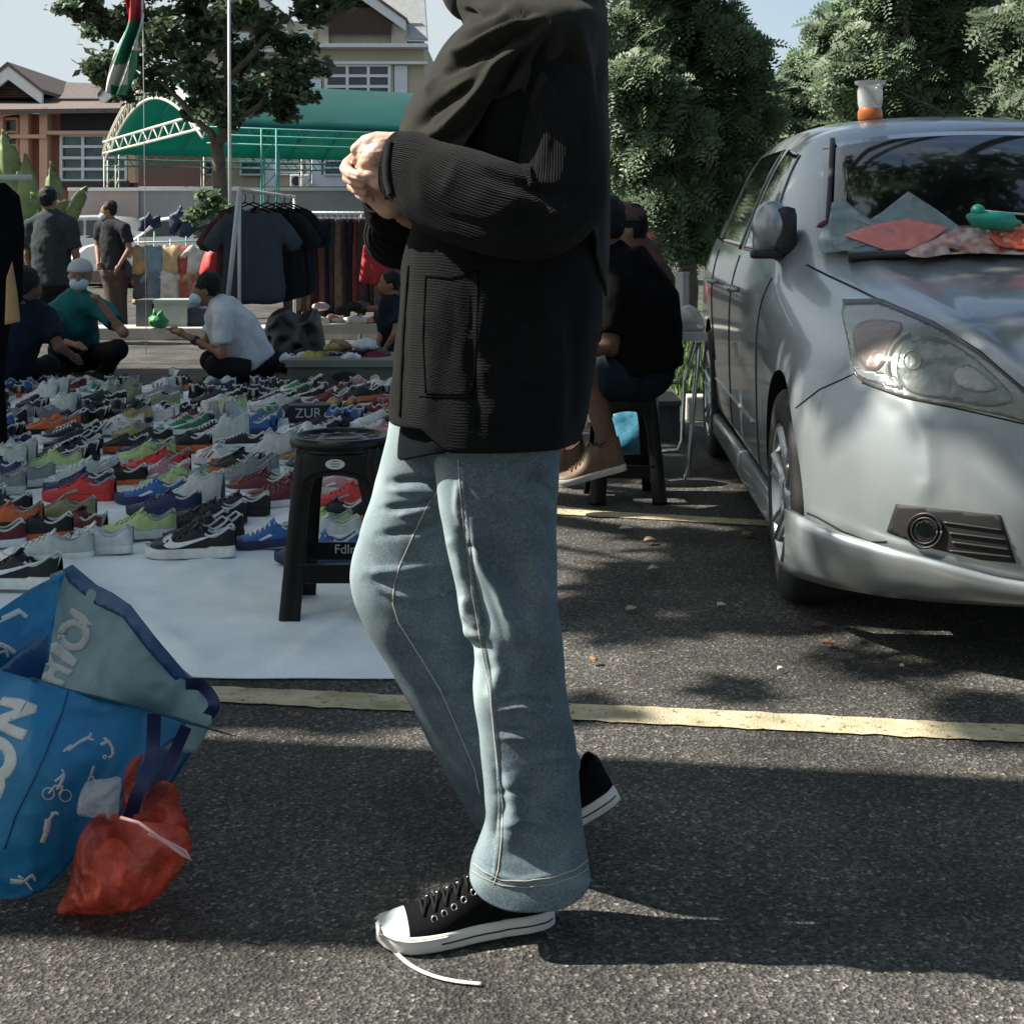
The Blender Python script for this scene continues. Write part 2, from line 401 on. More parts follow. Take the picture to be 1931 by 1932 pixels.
nt_y = YEL.node_tree; b_y = nt_y.nodes['Principled BSDF']; tcy = nt_y.nodes.new('ShaderNodeTexCoord'); ny_ = nt_y.nodes.new('ShaderNodeTexNoise'); ny_.inputs['Scale'].default_value = 38; ny_.inputs['Detail'].default_value = 8; ny_.inputs['Roughness'].default_value = .75
nt_y.links.new(tcy.outputs['Object'], ny_.inputs['Vector']); ry_ = nt_y.nodes.new('ShaderNodeMapRange'); ry_.inputs['From Min'].default_value = .36; ry_.inputs['From Max'].default_value = .44; nt_y.links.new(ny_.outputs['Fac'], ry_.inputs['Value'])
my_ = nt_y.nodes.new('ShaderNodeMix'); my_.data_type = 'RGBA'; src_y = b_y.inputs['Base Color'].links[0].from_socket; nt_y.links.new(ry_.outputs[0], my_.inputs['Factor']); my_.inputs['A'].default_value = (.07,.062,.05,1); nt_y.links.new(src_y, my_.inputs['B']); nt_y.links.new(my_.outputs['Result'], b_y.inputs['Base Color'])
def road_line(name, a, b, w, z=.004):
    a, b = Vector(a), Vector(b); d = (b-a); n = int(d.length/.03); t = d.normalized(); s = Vector((-t.y, t.x, 0)); vs = []; fs = []
    for i in range(n+1):
        p = a+d*i/n; e1 = .010*noise.noise(p*30)+.004*noise.noise(p*90); e2 = .010*noise.noise(p*30+Vector((9,9,9)))
        vs += [p+s*(w/2+e1)+Vector((0,0,z)), p-s*(w/2+e2)+Vector((0,0,z))]
        if i: fs.append((2*i-2, 2*i-1, 2*i+1, 2*i))
    # chips worn out of the paint
    o = mesh(name, vs, fs, YEL, smooth=False); o['kind'] = 'structure'; return o
a, b = G(620, 1322), G(1931, 1387); d = (b-a).normalized()
road_line('parking_line', a-d*2.5, b+d*5, .105)
a, b = G(1062, 967), G(1440, 988); d = (b-a).normalized()
road_line('parking_line', a-d*.4, b+d*6, .10)
# pale kerb and pavement behind the market, grass verge on the right
CONC = M('pale_concrete', (.42,.40,.36), .85, var=.2, vs=4, bump=.3, bs=40)
mb = MB(); mb.box((-8, 14.2, .06), (22, .5, .12), bev=.01); o = mb.build('kerb', CONC); o['kind'] = 'structure'
mb = MB(); mb.box((2.6, 8.0, .07), (3.2, .16, .14), bev=.01); o = mb.build('kerb', CONC); o['kind'] = 'structure'
GR1 = M('grass_soil', (.05,.07,.03), .9, var=.4, vs=8)
o = mesh('verge', [(1.0,8.09,.1),(9,8.09,.1),(9,20,.1),(1.0,20,.1)], [(0,1,2,3)], GR1, smooth=False); o['kind'] = 'structure'
def grass(x0, x1, y0, y1, n, z=.1):
    rs = np.random.RandomState(3); V = np.zeros((n,3,3)); c = np.stack([rs.uniform(x0,x1,n), rs.uniform(y0,y1,n), np.full(n,z)],1)
    a = rs.uniform(0,6.28,n); w = rs.uniform(.006,.014,n); h = rs.uniform(.05,.16,n)
    V[:,0] = c; V[:,1] = c; V[:,0,0] -= np.cos(a)*w; V[:,0,1] -= np.sin(a)*w; V[:,1,0] += np.cos(a)*w; V[:,1,1] += np.sin(a)*w
    V[:,2] = c+np.stack([rs.normal(0,.04,n), rs.normal(0,.04,n), h],1)
    return fastmesh('grass', V.reshape(-1,3), np.arange(3*n).reshape(-1,3), [M('grass_blade',(.07,.12,.03),.7,var=.4,vs=3)])
o = grass(1.0, 5.5, 8.1, 11.5, 26000); T(o, 'green grass behind the folding table', 'grass', kind='stuff')
# ---------------------------------------------------------------- walking person
SKIN = M('skin', (.56,.34,.25), .5, var=.12, vs=30, bump=.12, bs=220, rgb2=(.66,.43,.33))
BLK = M('black_knit', (.0058,.0066,.0072), .9, var=.3, vs=30, bump=.25, bs=500, rib=('Y', 46, .3), sheen=.02, spec=.12)
BLKs = M('black_knit_sleeve', (.0072,.0078,.0084), .9, var=.3, vs=30, bump=.25, bs=500, rib=('X', 2.4, .7), sheen=.03, spec=.12)
HIJ = M('black_olive_cloth', (.0165,.0165,.0130), .85, var=.15, vs=20, bump=.2, bs=700, sheen=.05, spec=.12)
UND = M('dark_undershirt', (.0045,.0072,.0082), .9, var=.2, vs=30, bump=.2, bs=500, spec=.05)
def denim(name='denim', base=(.070,.106,.126), hi=(.115,.162,.184)):
    m = M(name, base, .85, var=.12, vs=14, bump=.35, bs=900, rgb2=hi); nt = m.node_tree; N = nt.nodes.new; L = nt.links.new; b = nt.nodes['Principled BSDF']
    tc = N('ShaderNodeTexCoord'); n = N('ShaderNodeTexNoise'); n.inputs['Scale'].default_value = 330; n.inputs['Detail'].default_value = 3; L(tc.outputs['Object'], n.inputs['Vector'])
    mr = N('ShaderNodeMapRange'); mr.inputs['From Min'].default_value = .3; mr.inputs['From Max'].default_value = .7; mr.inputs['To Min'].default_value = .6; mr.inputs['To Max'].default_value = 1.4; L(n.outputs['Fac'], mr.inputs['Value'])
    src = b.inputs['Base Color'].links[0].from_socket; mx = N('ShaderNodeMix'); mx.data_type = 'RGBA'; mx.blend_type = 'MULTIPLY'; mx.inputs['Factor'].default_value = 1
    L(src, mx.inputs['A']); L(mr.outputs[0], mx.inputs['B'])
    at = N('ShaderNodeAttribute'); at.attribute_name = 'fade_light'; n4 = N('ShaderNodeTexNoise'); n4.inputs['Scale'].default_value = 16; n4.inputs['Detail'].default_value = 6; L(tc.outputs['Object'], n4.inputs['Vector'])
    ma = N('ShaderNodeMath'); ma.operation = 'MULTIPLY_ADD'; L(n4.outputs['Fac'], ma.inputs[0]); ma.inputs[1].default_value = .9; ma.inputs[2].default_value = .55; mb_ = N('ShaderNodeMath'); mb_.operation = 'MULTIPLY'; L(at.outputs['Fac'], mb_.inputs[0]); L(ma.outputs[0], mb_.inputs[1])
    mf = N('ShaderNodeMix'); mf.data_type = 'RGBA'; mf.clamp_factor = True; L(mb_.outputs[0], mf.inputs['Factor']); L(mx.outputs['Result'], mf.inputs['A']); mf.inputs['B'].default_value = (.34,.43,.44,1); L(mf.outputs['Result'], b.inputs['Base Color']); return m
def fade_light_attr(o, fn):
    '''denim wear plus painted sunlight on the left-facing side, stored per vertex'''
    a = o.data.attributes.new('fade_light', 'FLOAT', 'POINT'); mw = world_of(o); out = []
    for v, nrm in zip(o.data.vertices, o.data.vertex_normals):
        p = mw @ v.co; out.append(fn(U0+p.x/p.y*F, V0-(p.z-H)/p.y*F, nrm.vector, p))
    a.data.foreach_set('value', out)
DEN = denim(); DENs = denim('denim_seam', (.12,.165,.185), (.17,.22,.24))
woman = E('person', (P(980,1775,2.12).x, 2.16, 0), 0, 'person in black ribbed jacket, black headscarf and flared jeans walking left, hands clasped', 'person')
# bones of the figure: a continuous body with the two clasped hands
def px(u, v, D): return P(u, v, D)
body = MB()
body.ball(px(955,-105,2.2), (.095,.075,.115)); body.ball(px(930,-70,2.2), (.075,.06,.085))
body.ball(px(868,-70,2.2), (.022,.018,.02))                                  # nose under the veil
body.tube([px(975,-60,2.2), px(985,20,2.2), px(1000,80,2.2)], [.052,.05,.06], 14)
body.tube([px(1010,60,2.2), px(985,250,2.2), px(985,450,2.2), px(975,650,2.2), px(970,800,2.2)], [.07,.12,.11,.10,.12], 18)
body.tube([px(1010,95,2.33), px(1015,95,2.08)], [.045,.04], 12)
body.tube([px(1015,110,2.09), px(1052,250,2.05), px(1045,370,2.03), px(930,385,2.02), px(760,302,2.09)], [.036,.034,.032,.03,.026], 12)
body.tube([px(1010,95,2.36), px(1000,260,2.38), px(980,420,2.36), px(840,455,2.32), px(715,385,2.22)], [.05,.045,.042,.034,.026], 12)
body.tube([px(945,800,2.15), px(965,1200,2.13), px(1000,1640,2.13)], [.052,.042,.034], 14)
body.tube([px(900,800,2.26), px(772,1090,2.28), px(1010,1500,2.38)], [.06,.042,.034], 14)
remesh(body.build('body', SKIN, woman, True), .009, 4)
ob_body = bpy.context.scene.objects['body']; bake_mods(ob_body)
# the hands are modelled apart at fine scale and joined to the body mesh afterwards
hd = MB()
def ch(pts, rs, flat=1.0):
    hd.tube([px(*p) for p in pts], [r*.001 for r in rs], 12, flat=flat)
    for p, r in zip(pts, rs): hd.ball(px(*p), r*.001*.99, 8)
# near hand: broad back of the hand towards us
ch([(768,300,2.10),(745,300,2.095)], [27,27])
for (a, b2) in (((745,268),(700,268)), ((745,285),(694,287)), ((742,305),(692,307)), ((738,326),(700,330)), ((735,340),(712,342))):
    ch([(770,(a[1]+300)/2,2.10), (a[0],a[1],2.085), (b2[0],b2[1],2.085)], [20,16,13.5])
ch([(740,298,2.105),(715,300,2.105)], [30,26]); ch([(722,283,2.085),(706,296,2.082)], [22,20])
ch([(742,270,2.10),(712,264,2.095),(690,267,2.09),(672,282,2.095),(672,291,2.10)], [17,13,10.5,9.5,8])        # index folding over
ch([(700,287,2.085),(684,292,2.09),(678,300,2.11),(684,310,2.13)], [13,10,9,8])
ch([(694,307,2.085),(683,312,2.10),(680,320,2.12)], [12,9.5,9]); ch([(704,328,2.085),(690,326,2.10),(686,322,2.12)], [11,9,8])
ch([(714,340,2.085),(700,342,2.11),(697,332,2.13)], [10,8,7.5])
# far hand: fingers wrap round towards us, stacked at the left
ch([(735,385,2.2),(712,364,2.19),(690,340,2.19)], [25,24,24]); ch([(705,350,2.2),(680,318,2.18)], [22,20])
ch([(672,296,2.17),(656,309,2.13),(651,318,2.11),(663,329,2.09),(678,333,2.08),(688,335,2.078)], [10,9.5,9.2,8.8,8.3,7])
ch([(668,318,2.18),(657,330,2.13),(656,336,2.11),(668,343,2.095),(682,347,2.09)], [10,9,9,8.4,7.2])
ch([(676,338,2.19),(664,346,2.15),(664,353,2.13),(674,360,2.12),(688,362,2.115)], [9.5,8.5,8.2,7.8,6.8])
ch([(690,352,2.2),(678,362,2.17),(678,368,2.16),(690,375,2.15),(700,376,2.15)], [9,7.6,7.4,6.9,6])
ch([(690,300,2.16),(676,305,2.12),(672,300,2.10)], [12,9.5,8])
hands = remesh(hd.build('hands', SKIN, woman, True), .0021, 3, .45); bake_mods(hands)
wrinkle(hands, [([(667,291),(686,290)], 1.4, -.0015), ([(652,326),(690,341)], 1.6, -.002), ([(700,268),(735,262)], 2.5, .001), ([(698,288),(738,285)], 2.5, .0012), ([(698,308),(738,308)], 2.5, .0012)], .0003, 60)
def join_into(a, b):
    bm = bmesh.new(); bm.from_mesh(a.data); n0 = len(bm.verts)
    mb2 = b.data.copy(); M1 = world_of(a).inverted() @ world_of(b); mb2.transform(M1); bm.from_mesh(mb2); bm.to_mesh(a.data); bm.free()
    bpy.data.objects.remove(b); a.data.polygons.foreach_set('use_smooth', [True]*len(a.data.polygons))
join_into(ob_body, hands)
# jacket ----------------------------------------------------------------
def torso(tab, D0, nv=90, na=112, pw=2.4, bot=None):
    vs = [t[0] for t in tab]; rings = []
    for i in range(nv):
        v = vs[0]+(vs[-1]-vs[0])*i/(nv-1); L, R, dh = cr([(t[0], t[1], t[2], t[3]) for t in tab], v); ring = []
        for k in range(na):
            a = 2*math.pi*k/na; ca, sa = math.cos(a), math.sin(a); x = abs(ca)**(2/pw)*(1 if ca > 0 else -1); y = abs(sa)**(2/pw)*(1 if sa > 0 else -1)
            vv = v
            if bot: vv = v+bot(a)*(max(0, (v-vs[0])/(vs[-1]-vs[0])))**3
            p = P((L+R)/2+x*(R-L)/2, vv, D0); ring.append(p+Vector((0, y*dh, 0)))
        rings.append(ring)
    return rings
JT = [(35,960,1060,.09),(75,930,1110,.17),(120,905,1122,.19),(250,850,1132,.18),(400,790,1136,.165),(480,762,1138,.16),(560,756,1134,.16),(640,748,1128,.16),(720,741,1117,.165),(780,736,1106,.17),(822,738,1090,.17)]
def hem(a):   # front hem higher than the back
    x = math.cos(a); return -34 if x < -.55 else (-34+(x+.55)/.25*32+0 if x < -.3 else 2*min(1,(x+.3)/.08) if x < -.22 else 2)
jr = torso(JT, 2.2, bot=hem)
jacket = loft('jacket', jr, BLK, woman, uvs=(1.2, 1.0)); recalc(jacket)
wrinkle(jacket, [([(906,520),(905,640),(918,760),(930,850)], 6, .010), ([(890,530),(885,660),(896,760),(905,830)], 7, -.007),
    ([(1000,500),(1060,700),(1050,850)], 22, .008), ([(1090,520),(1080,700),(1075,850)], 18, -.008), ([(800,560),(815,700),(800,800)], 14, .004), ([(773,500),(765,640),(760,800)], 3.5, -.003),
    ([(1030,600),(1010,640),(1040,690)], 14, .006), ([(850,560),(860,620),(842,700)], 12, -.004)], .004, 9)
solid(jacket, .005)
def limb(name, path, mat, parent, n=72, na=64, uvs=(1,1), Dflat=1.0, dense=True):
    X = np.linspace(0, 1, len(path)); A = np.array(path, float); ts = np.linspace(0, 1, n); tab = [(X[i], *A[i]) for i in range(len(path))]
    C = [cr(tab, t) for t in ts]; pts = [P(c[0], c[1], c[2]) for c in C]; rings = []
    for i, p in enumerate(pts):
        t = (pts[min(i+1, n-1)]-pts[max(0, i-1)]).normalized(); Y = Vector((0,1,0)); B = (Y-t*Y.dot(t)).normalized(); Nn = B.cross(t)
        r = C[i][3]*C[i][2]/F; ry = C[i][4]*C[i][2]/F
        rings.append([p+Nn*math.cos(2*math.pi*k/na)*r+B*math.sin(2*math.pi*k/na)*ry for k in range(na)])
    o = loft(name, rings, mat, parent, uvs=uvs); recalc(o); return o
# near sleeve: shoulder, elbow at the back, baggy forearm, cuff
slv = limb('sleeve', [(1030,95,2.08,62,60),(1052,190,2.05,72,62),(1058,290,2.03,80,62),(1052,365,2.02,93,64),(1010,402,2.015,92,66),(940,392,2.01,92,66),(880,374,2.02,94,64),(830,352,2.035,88,62),(785,324,2.055,76,58),(752,312,2.07,66,52),(738,309,2.075,60,50)], BLKs, jacket, 120, 96, uvs=(7,1))
wrinkle(slv, [([(1110,388),(1060,372),(960,345),(905,318)], 14, -.010), ([(1085,430),(1000,455),(880,452),(800,420)], 7, .006), ([(1095,412),(1010,432),(900,425),(820,400)], 6, -.005),
    ([(1080,450),(990,478),(870,478)], 6, .006), ([(985,345),(972,375),(945,405),(895,432)], 14, .004), ([(930,325),(918,360),(885,398)], 16, .002), ([(1000,470),(930,478),(850,462)], 7, -.004), ([(1040,350),(960,330),(880,305)], 8, .004),
    ([(1110,390),(1098,420),(1055,445)], 12, .006), ([(800,300),(790,330),(800,400)], 11, .003), ([(1045,372),(1020,402),(940,436)], 12, -.005), ([(1075,360),(1090,300),(1105,200)], 9, -.008), ([(1020,330),(1030,250),(1030,160)], 9, .007),
    ([(860,300),(850,340),(830,370)], 7, .005)], .002, 9)
sm_ = slv.modifiers.new('soft', 'SMOOTH'); sm_.iterations = 14; sm_.factor = .5; solid(slv, .006)
fs_ = limb('sleeve', [(1000,120,2.34,60,55),(985,280,2.38,66,56),(940,420,2.37,62,56),(850,455,2.33,58,50),(775,440,2.28,46,40),(728,408,2.24,36,32),(712,378,2.21,30,28)], BLKs, jacket, 70, 56, uvs=(6,1)); wrinkle(fs_, [([(700,400),(720,450)], 8, .004)], .003, 14); solid(fs_, .006)
dr = limb('sleeve_drape', [(716,392,2.23,22,16),(716,425,2.24,27,18),(718,452,2.25,32,20),(745,472,2.26,36,22),(800,470,2.28,36,24)], BLKs, jacket, 30, 40); dr.name = 'sleeve'; solid(dr, .004)
# undershirt below the jacket
UT = [(700,765,1100,.14),(790,755,1085,.15),(835,752,1070,.155),(858,752,1060,.155)]
def uh(a):
    x = math.cos(a); return (-16+16*math.sin(2.4*a)) if x < -.3 else -40
us = loft('undershirt', torso(UT, 2.2, 24, 80, bot=uh), UND, woman); recalc(us); wrinkle(us, [([(800,780),(830,860)], 10, .006)], .005, 10); solid(us, .003)
# jeans ------------------------------------------------------------------
def leg(name, tab, D, asp, nv, na, mat, parent, pw=2.15, Dt=None):
    rings = []
    for i in range(nv):
        v = tab[0][0]+(tab[-1][0]-tab[0][0])*i/(nv-1); L, R, a_ = cr(tab, v); d = D if Dt is None else float(np.interp(v, [q[0] for q in Dt], [q[1] for q in Dt])); ring = []
        w = (R-L)/2*d/F
        f = max(0, (i/(nv-1)-.72)/.28)
        for k in range(na):
            a = 2*math.pi*k/na; ca, sa = math.cos(a), math.sin(a); x = abs(ca)**(2/pw)*(1 if ca > 0 else -1); y = abs(sa)**(2/pw)*(1 if sa > 0 else -1)
            vv = v-f*f*(30 if 1 else 0)*(ca*ca)*(1.0 if ca < 0 else .7)
            p = P((L+R)/2+x*(R-L)/2, vv, d); ring.append(p+Vector((0, y*w*a_, 0)))
        rings.append(ring)
    o = loft(name, rings, mat, parent); recalc(o); return o
NL = [(800,806,1062,.75),(860,817,1056,.75),(950,828,1051,.78),(1050,848,1050,.8),(1100,858,1052,.8),(1150,866,1054,.8),(1195,880,1058,.85),(1215,890,1060,.85),(1300,893,1068,.85),(1400,905,1084,.85),(1500,914,1094,.88),(1560,914,1099,.9),(1610,900,1105,.9),(1650,888,1110,.9),(1672,886,1112,.9)]
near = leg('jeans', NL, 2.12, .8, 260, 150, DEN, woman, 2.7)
wrinkle(near, [([(880,960),(905,1060),(960,1160),(990,1285) if 0 else (985,1200)], 10, .011), ([(865,960),(885,1080),(930,1220)], 13, -.010), ([(925,1000),(960,1090),(1000,1180)], 20, -.008),
    ([(868,900),(862,960),(872,1010)], 8, .006), ([(862,1185),(885,1198),(905,1197),(918,1205)], 10, .004), ([(870,1210),(895,1220),(920,1216)], 10, -.005), ([(925,1205),(945,1260),(930,1310),(950,1345)], 13, .008),
    ([(935,1340),(985,1330),(1010,1345)], 6, .006), ([(940,1325),(1000,1318),(1040,1330)], 6, -.005), ([(940,1390),(990,1392),(1030,1402)], 6, .005), ([(985,980),(1010,1080),(1040,1150)], 12, .006), ([(1000,900),(1040,930),(1052,960)], 9, -.006), ([(870,1020),(905,1040),(935,1080)], 7, -.006), ([(930,1500),(970,1490),(1010,1500)], 6, -.004), ([(935,1560),(990,1545),(1040,1560)], 7, .004), ([(945,1375),(1000,1378)], 6, -.005),
    ([(925,1040),(950,1150),(975,1230)], 9, .006), ([(875,1120),(880,1160),(905,1190)], 8, .006), ([(960,900),(1010,960),(1050,1010)], 18, -.006), ([(910,880),(980,930),(1030,970)], 14, .006),
    ([(955,1450),(975,1520),(960,1600)], 16, .008), ([(935,1440),(950,1520),(925,1600)], 10, -.007), ([(985,1480),(1000,1560),(1060,1600)], 14, -.004), ([(1000,1440),(1060,1425),(1085,1430)], 7, .004),
    ([(1000,1230),(1050,1300),(1060,1400)], 22, -.004), ([(940,1600),(1010,1625),(1080,1610)], 14, -.005), ([(905,1640),(980,1662),(1090,1640)], 5, .003), ([(845,1010),(866,1040),(875,1100)], 9, .004)], .0022, 11)
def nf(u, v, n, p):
    f = max(0, -n.x-.35)*1.15*float(np.interp(v, [780,900,1100,1300,1500,1700], [1,1,.9,.9,.55,.4]))  # left-facing lightening imitates sunlight on top of real front wear
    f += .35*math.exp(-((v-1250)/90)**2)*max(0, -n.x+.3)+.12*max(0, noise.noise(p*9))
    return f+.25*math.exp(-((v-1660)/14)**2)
fade_light_attr(near, nf); solid(near, .004)
FLr = [(800,735,1000,.8),(830,738,985,.8),(900,714,960,.8),(950,699,935,.8),(1000,682,905,.82),(1050,667,880,.85),(1090,662,862,.9),(1130,674,872,.9)]
# far leg as a limb with a bent knee
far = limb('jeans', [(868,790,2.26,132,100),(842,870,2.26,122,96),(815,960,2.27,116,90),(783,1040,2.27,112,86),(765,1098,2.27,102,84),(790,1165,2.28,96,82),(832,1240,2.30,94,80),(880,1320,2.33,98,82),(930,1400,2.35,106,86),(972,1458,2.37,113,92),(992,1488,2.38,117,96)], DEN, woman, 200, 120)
wrinkle(far, [([(735,910),(790,905),(840,912)], 6, -.012), ([(730,925),(790,925),(840,930)], 6, .005), ([(720,960),(780,955),(830,940)], 6, -.010), ([(745,975),(800,960),(850,940)], 6, .006), ([(715,1010),(790,1000),(850,975)], 7, -.010), ([(690,1080),(760,1075),(840,1060)], 7, .006),
    ([(690,1095),(760,1105),(850,1085)], 8, -.007), ([(735,1120),(790,1130),(850,1110)], 7, .006), ([(770,1060),(810,1020),(850,1000)], 10, -.006), ([(700,1110),(760,1150),(830,1160)], 7, -.005), ([(760,1200),(830,1210),(890,1200)], 7, .004), ([(820,1300),(900,1290)], 9, .004), ([(860,1400),(930,1380)], 8, -.004)], .0025, 12)
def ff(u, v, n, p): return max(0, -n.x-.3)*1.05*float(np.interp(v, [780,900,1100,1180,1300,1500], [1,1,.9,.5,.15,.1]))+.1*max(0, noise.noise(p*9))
fade_light_attr(far, ff); solid(far, .004)
# hips bridging the two legs, hidden below the jacket
hp = loft('jeans_seat', torso([(690,800,1070,.14),(780,790,1065,.16),(850,800,1050,.15),(900,850,1000,.10)], 2.2, 20, 60), DEN, woman); recalc(hp)
bv = bvh_of([near]); SEAM = M('seam_thread', (.33,.34,.30), .8, var=.1)
strokes('side_seam', [[(864,862),(868,930),(876,1000),(884,1060),(890,1120),(903,1190),(914,1250),(925,1300),(932,1380),(940,1450),(948,1520),(947,1580),(940,1640),(932,1668)]], 2.2, bv, SEAM, near, .0014, 5, .001)
strokes('seam_band', [[(870,880),(880,990),(893,1110),(908,1195),(920,1260),(930,1340),(939,1430),(944,1520),(938,1600),(930,1660)]], 9, bv, DENs, near, .0008, 5, .0015)
strokes('hem', [(2.0, [(893,1628),(915,1645),(945,1660),(990,1662),(1040,1655),(1085,1640),(1108,1622)]), (1.6, [(890,1642),(912,1656),(945,1670),(990,1674),(1040,1668),(1085,1653),(1108,1638)])], 2, bv, SEAM, near, .0014, 5, .001)
bv = bvh_of([far]); strokes('side_seam', [[(835,912),(800,965),(775,1020),(757,1060),(744,1100),(741,1140),(752,1175),(790,1235),(830,1300),(865,1380),(895,1450),(905,1500)]], 2.2, bv, SEAM, far, .0014, 5, .001)
# jacket details
bv = bvh_of([jacket])
SMK = M('jacket_seam', (.0028,.0028,.0028), .9, var=0, spec=.05)
strokes('pocket_seam', [[(803,742),(798,640),(803,522),(850,526),(902,512),(899,640),(893,742),(850,744),(803,742)], (3, [(800,520),(850,524),(903,510)]), [(790,748),(894,750)]], 2.2, bv, SMK, jacket, .0012, 5, .0012)
strokes('placket', [[(771,500),(762,620),(757,720),(755,785)]], 3, bv, M('jacket_edge',(.004,.004,.004),.9,var=0,spec=.08), jacket, .002, 8, .002)
bvs = bvh_of([slv]); strokes('cuff', [[(742,252),(733,275),(729,310),(731,340),(738,366)]], 12, bvs, BLKs, jacket, .003, 4, .004)
# headscarf: a shell over head, neck and shoulders, longer behind
def hijab():
    L0 = [(-262,950,990,.03),(-240,905,1045,.075),(-190,870,1090,.11),(-120,853,1110,.12),(-60,850,1120,.12),(0,852,1138,.13),(25,860,1143,.15),(50,872,1146,.19),(80,850,1147,.205),(110,828,1147,.205),(145,806,1148,.20),(190,775,1148,.20),(235,757,1148,.195),(300,742,1149,.19),(420,740,1149,.18),(560,740,1146,.17)]
    nv, na = 150, 200; rings = []
    def hemv(a):
        # a=pi is the front (left in the picture), 3pi/2 faces the camera, 0 the back
        q = math.degrees(a) % 360
        return float(np.interp(q, [0,30,60,90,120,150,180,200,218,232,243,252,262,275,290,310,335,360], [560,500,360,250,230,240,262,268,290,325,345,300,215,190,260,400,520,560]))
    for i in range(nv):
        ring = []
        for k in range(na):
            a = 2*math.pi*k/na; hv = hemv(a); t = i/(nv-1); v = -262+(hv+262)*t
            L, R, dh = cr(L0, v); ca, sa = math.cos(a), math.sin(a); pw = 2.2; x = abs(ca)**(2/pw)*(1 if ca > 0 else -1); y = abs(sa)**(2/pw)*(1 if sa > 0 else -1)
            p = P((L+R)/2+x*(R-L)/2, v, 2.2); ring.append(p+Vector((0, y*dh, 0)))
        rings.append(ring)
    o = loft('headscarf', rings, HIJ, woman, closed_top=True); recalc(o)
    wrinkle(o, [([(1000,35),(940,60),(880,95),(845,110)], 9, .014), ([(1020,20),(960,30),(900,60),(860,85)], 9, -.012), ([(1030,40),(950,85),(850,135),(810,150)], 8, -.010), ([(1040,55),(960,105),(880,160),(830,190)], 9, .012),
        ([(985,95),(940,170),(870,250),(820,270)], 10, -.013), ([(970,80),(900,180),(830,250),(800,262)], 10, .012), ([(1010,100),(975,180),(945,260),(925,320)], 14, .014), ([(940,110),(880,165),(810,215),(780,250)], 9, -.012), ([(1000,70),(960,150),(905,250),(880,300)], 9, -.010),
        ([(1040,60),(1010,120),(985,220),(960,330)], 9, -.016), ([(870,20),(900,30),(960,5)], 8, -.012), ([(1090,30),(1110,200),(1110,420),(1108,540)], 12, .012), ([(1070,60),(1080,250),(1085,440)], 12, -.014), ([(1130,60),(1132,300),(1128,520)], 8, -.008), ([(860,120),(820,150),(800,180)], 7, .008)], .004, 10)
    solid(o, .004); return o
hj = hijab()
# face veil and eyes stay above the frame
mb = MB(); mb.ball(px(885,-40,2.2), (.05,.068,.07)); remesh(mb.build('face_mask', HIJ, woman, True), .008, 4)
mb = MB(); mb.ball(px(866,-112,2.235), (.006,.012,.006)); mb.ball(px(866,-112,2.165), (.006,.012,.006)); mb.build('eyes', M('eye',(.03,.02,.015),.2,var=0), woman, True)
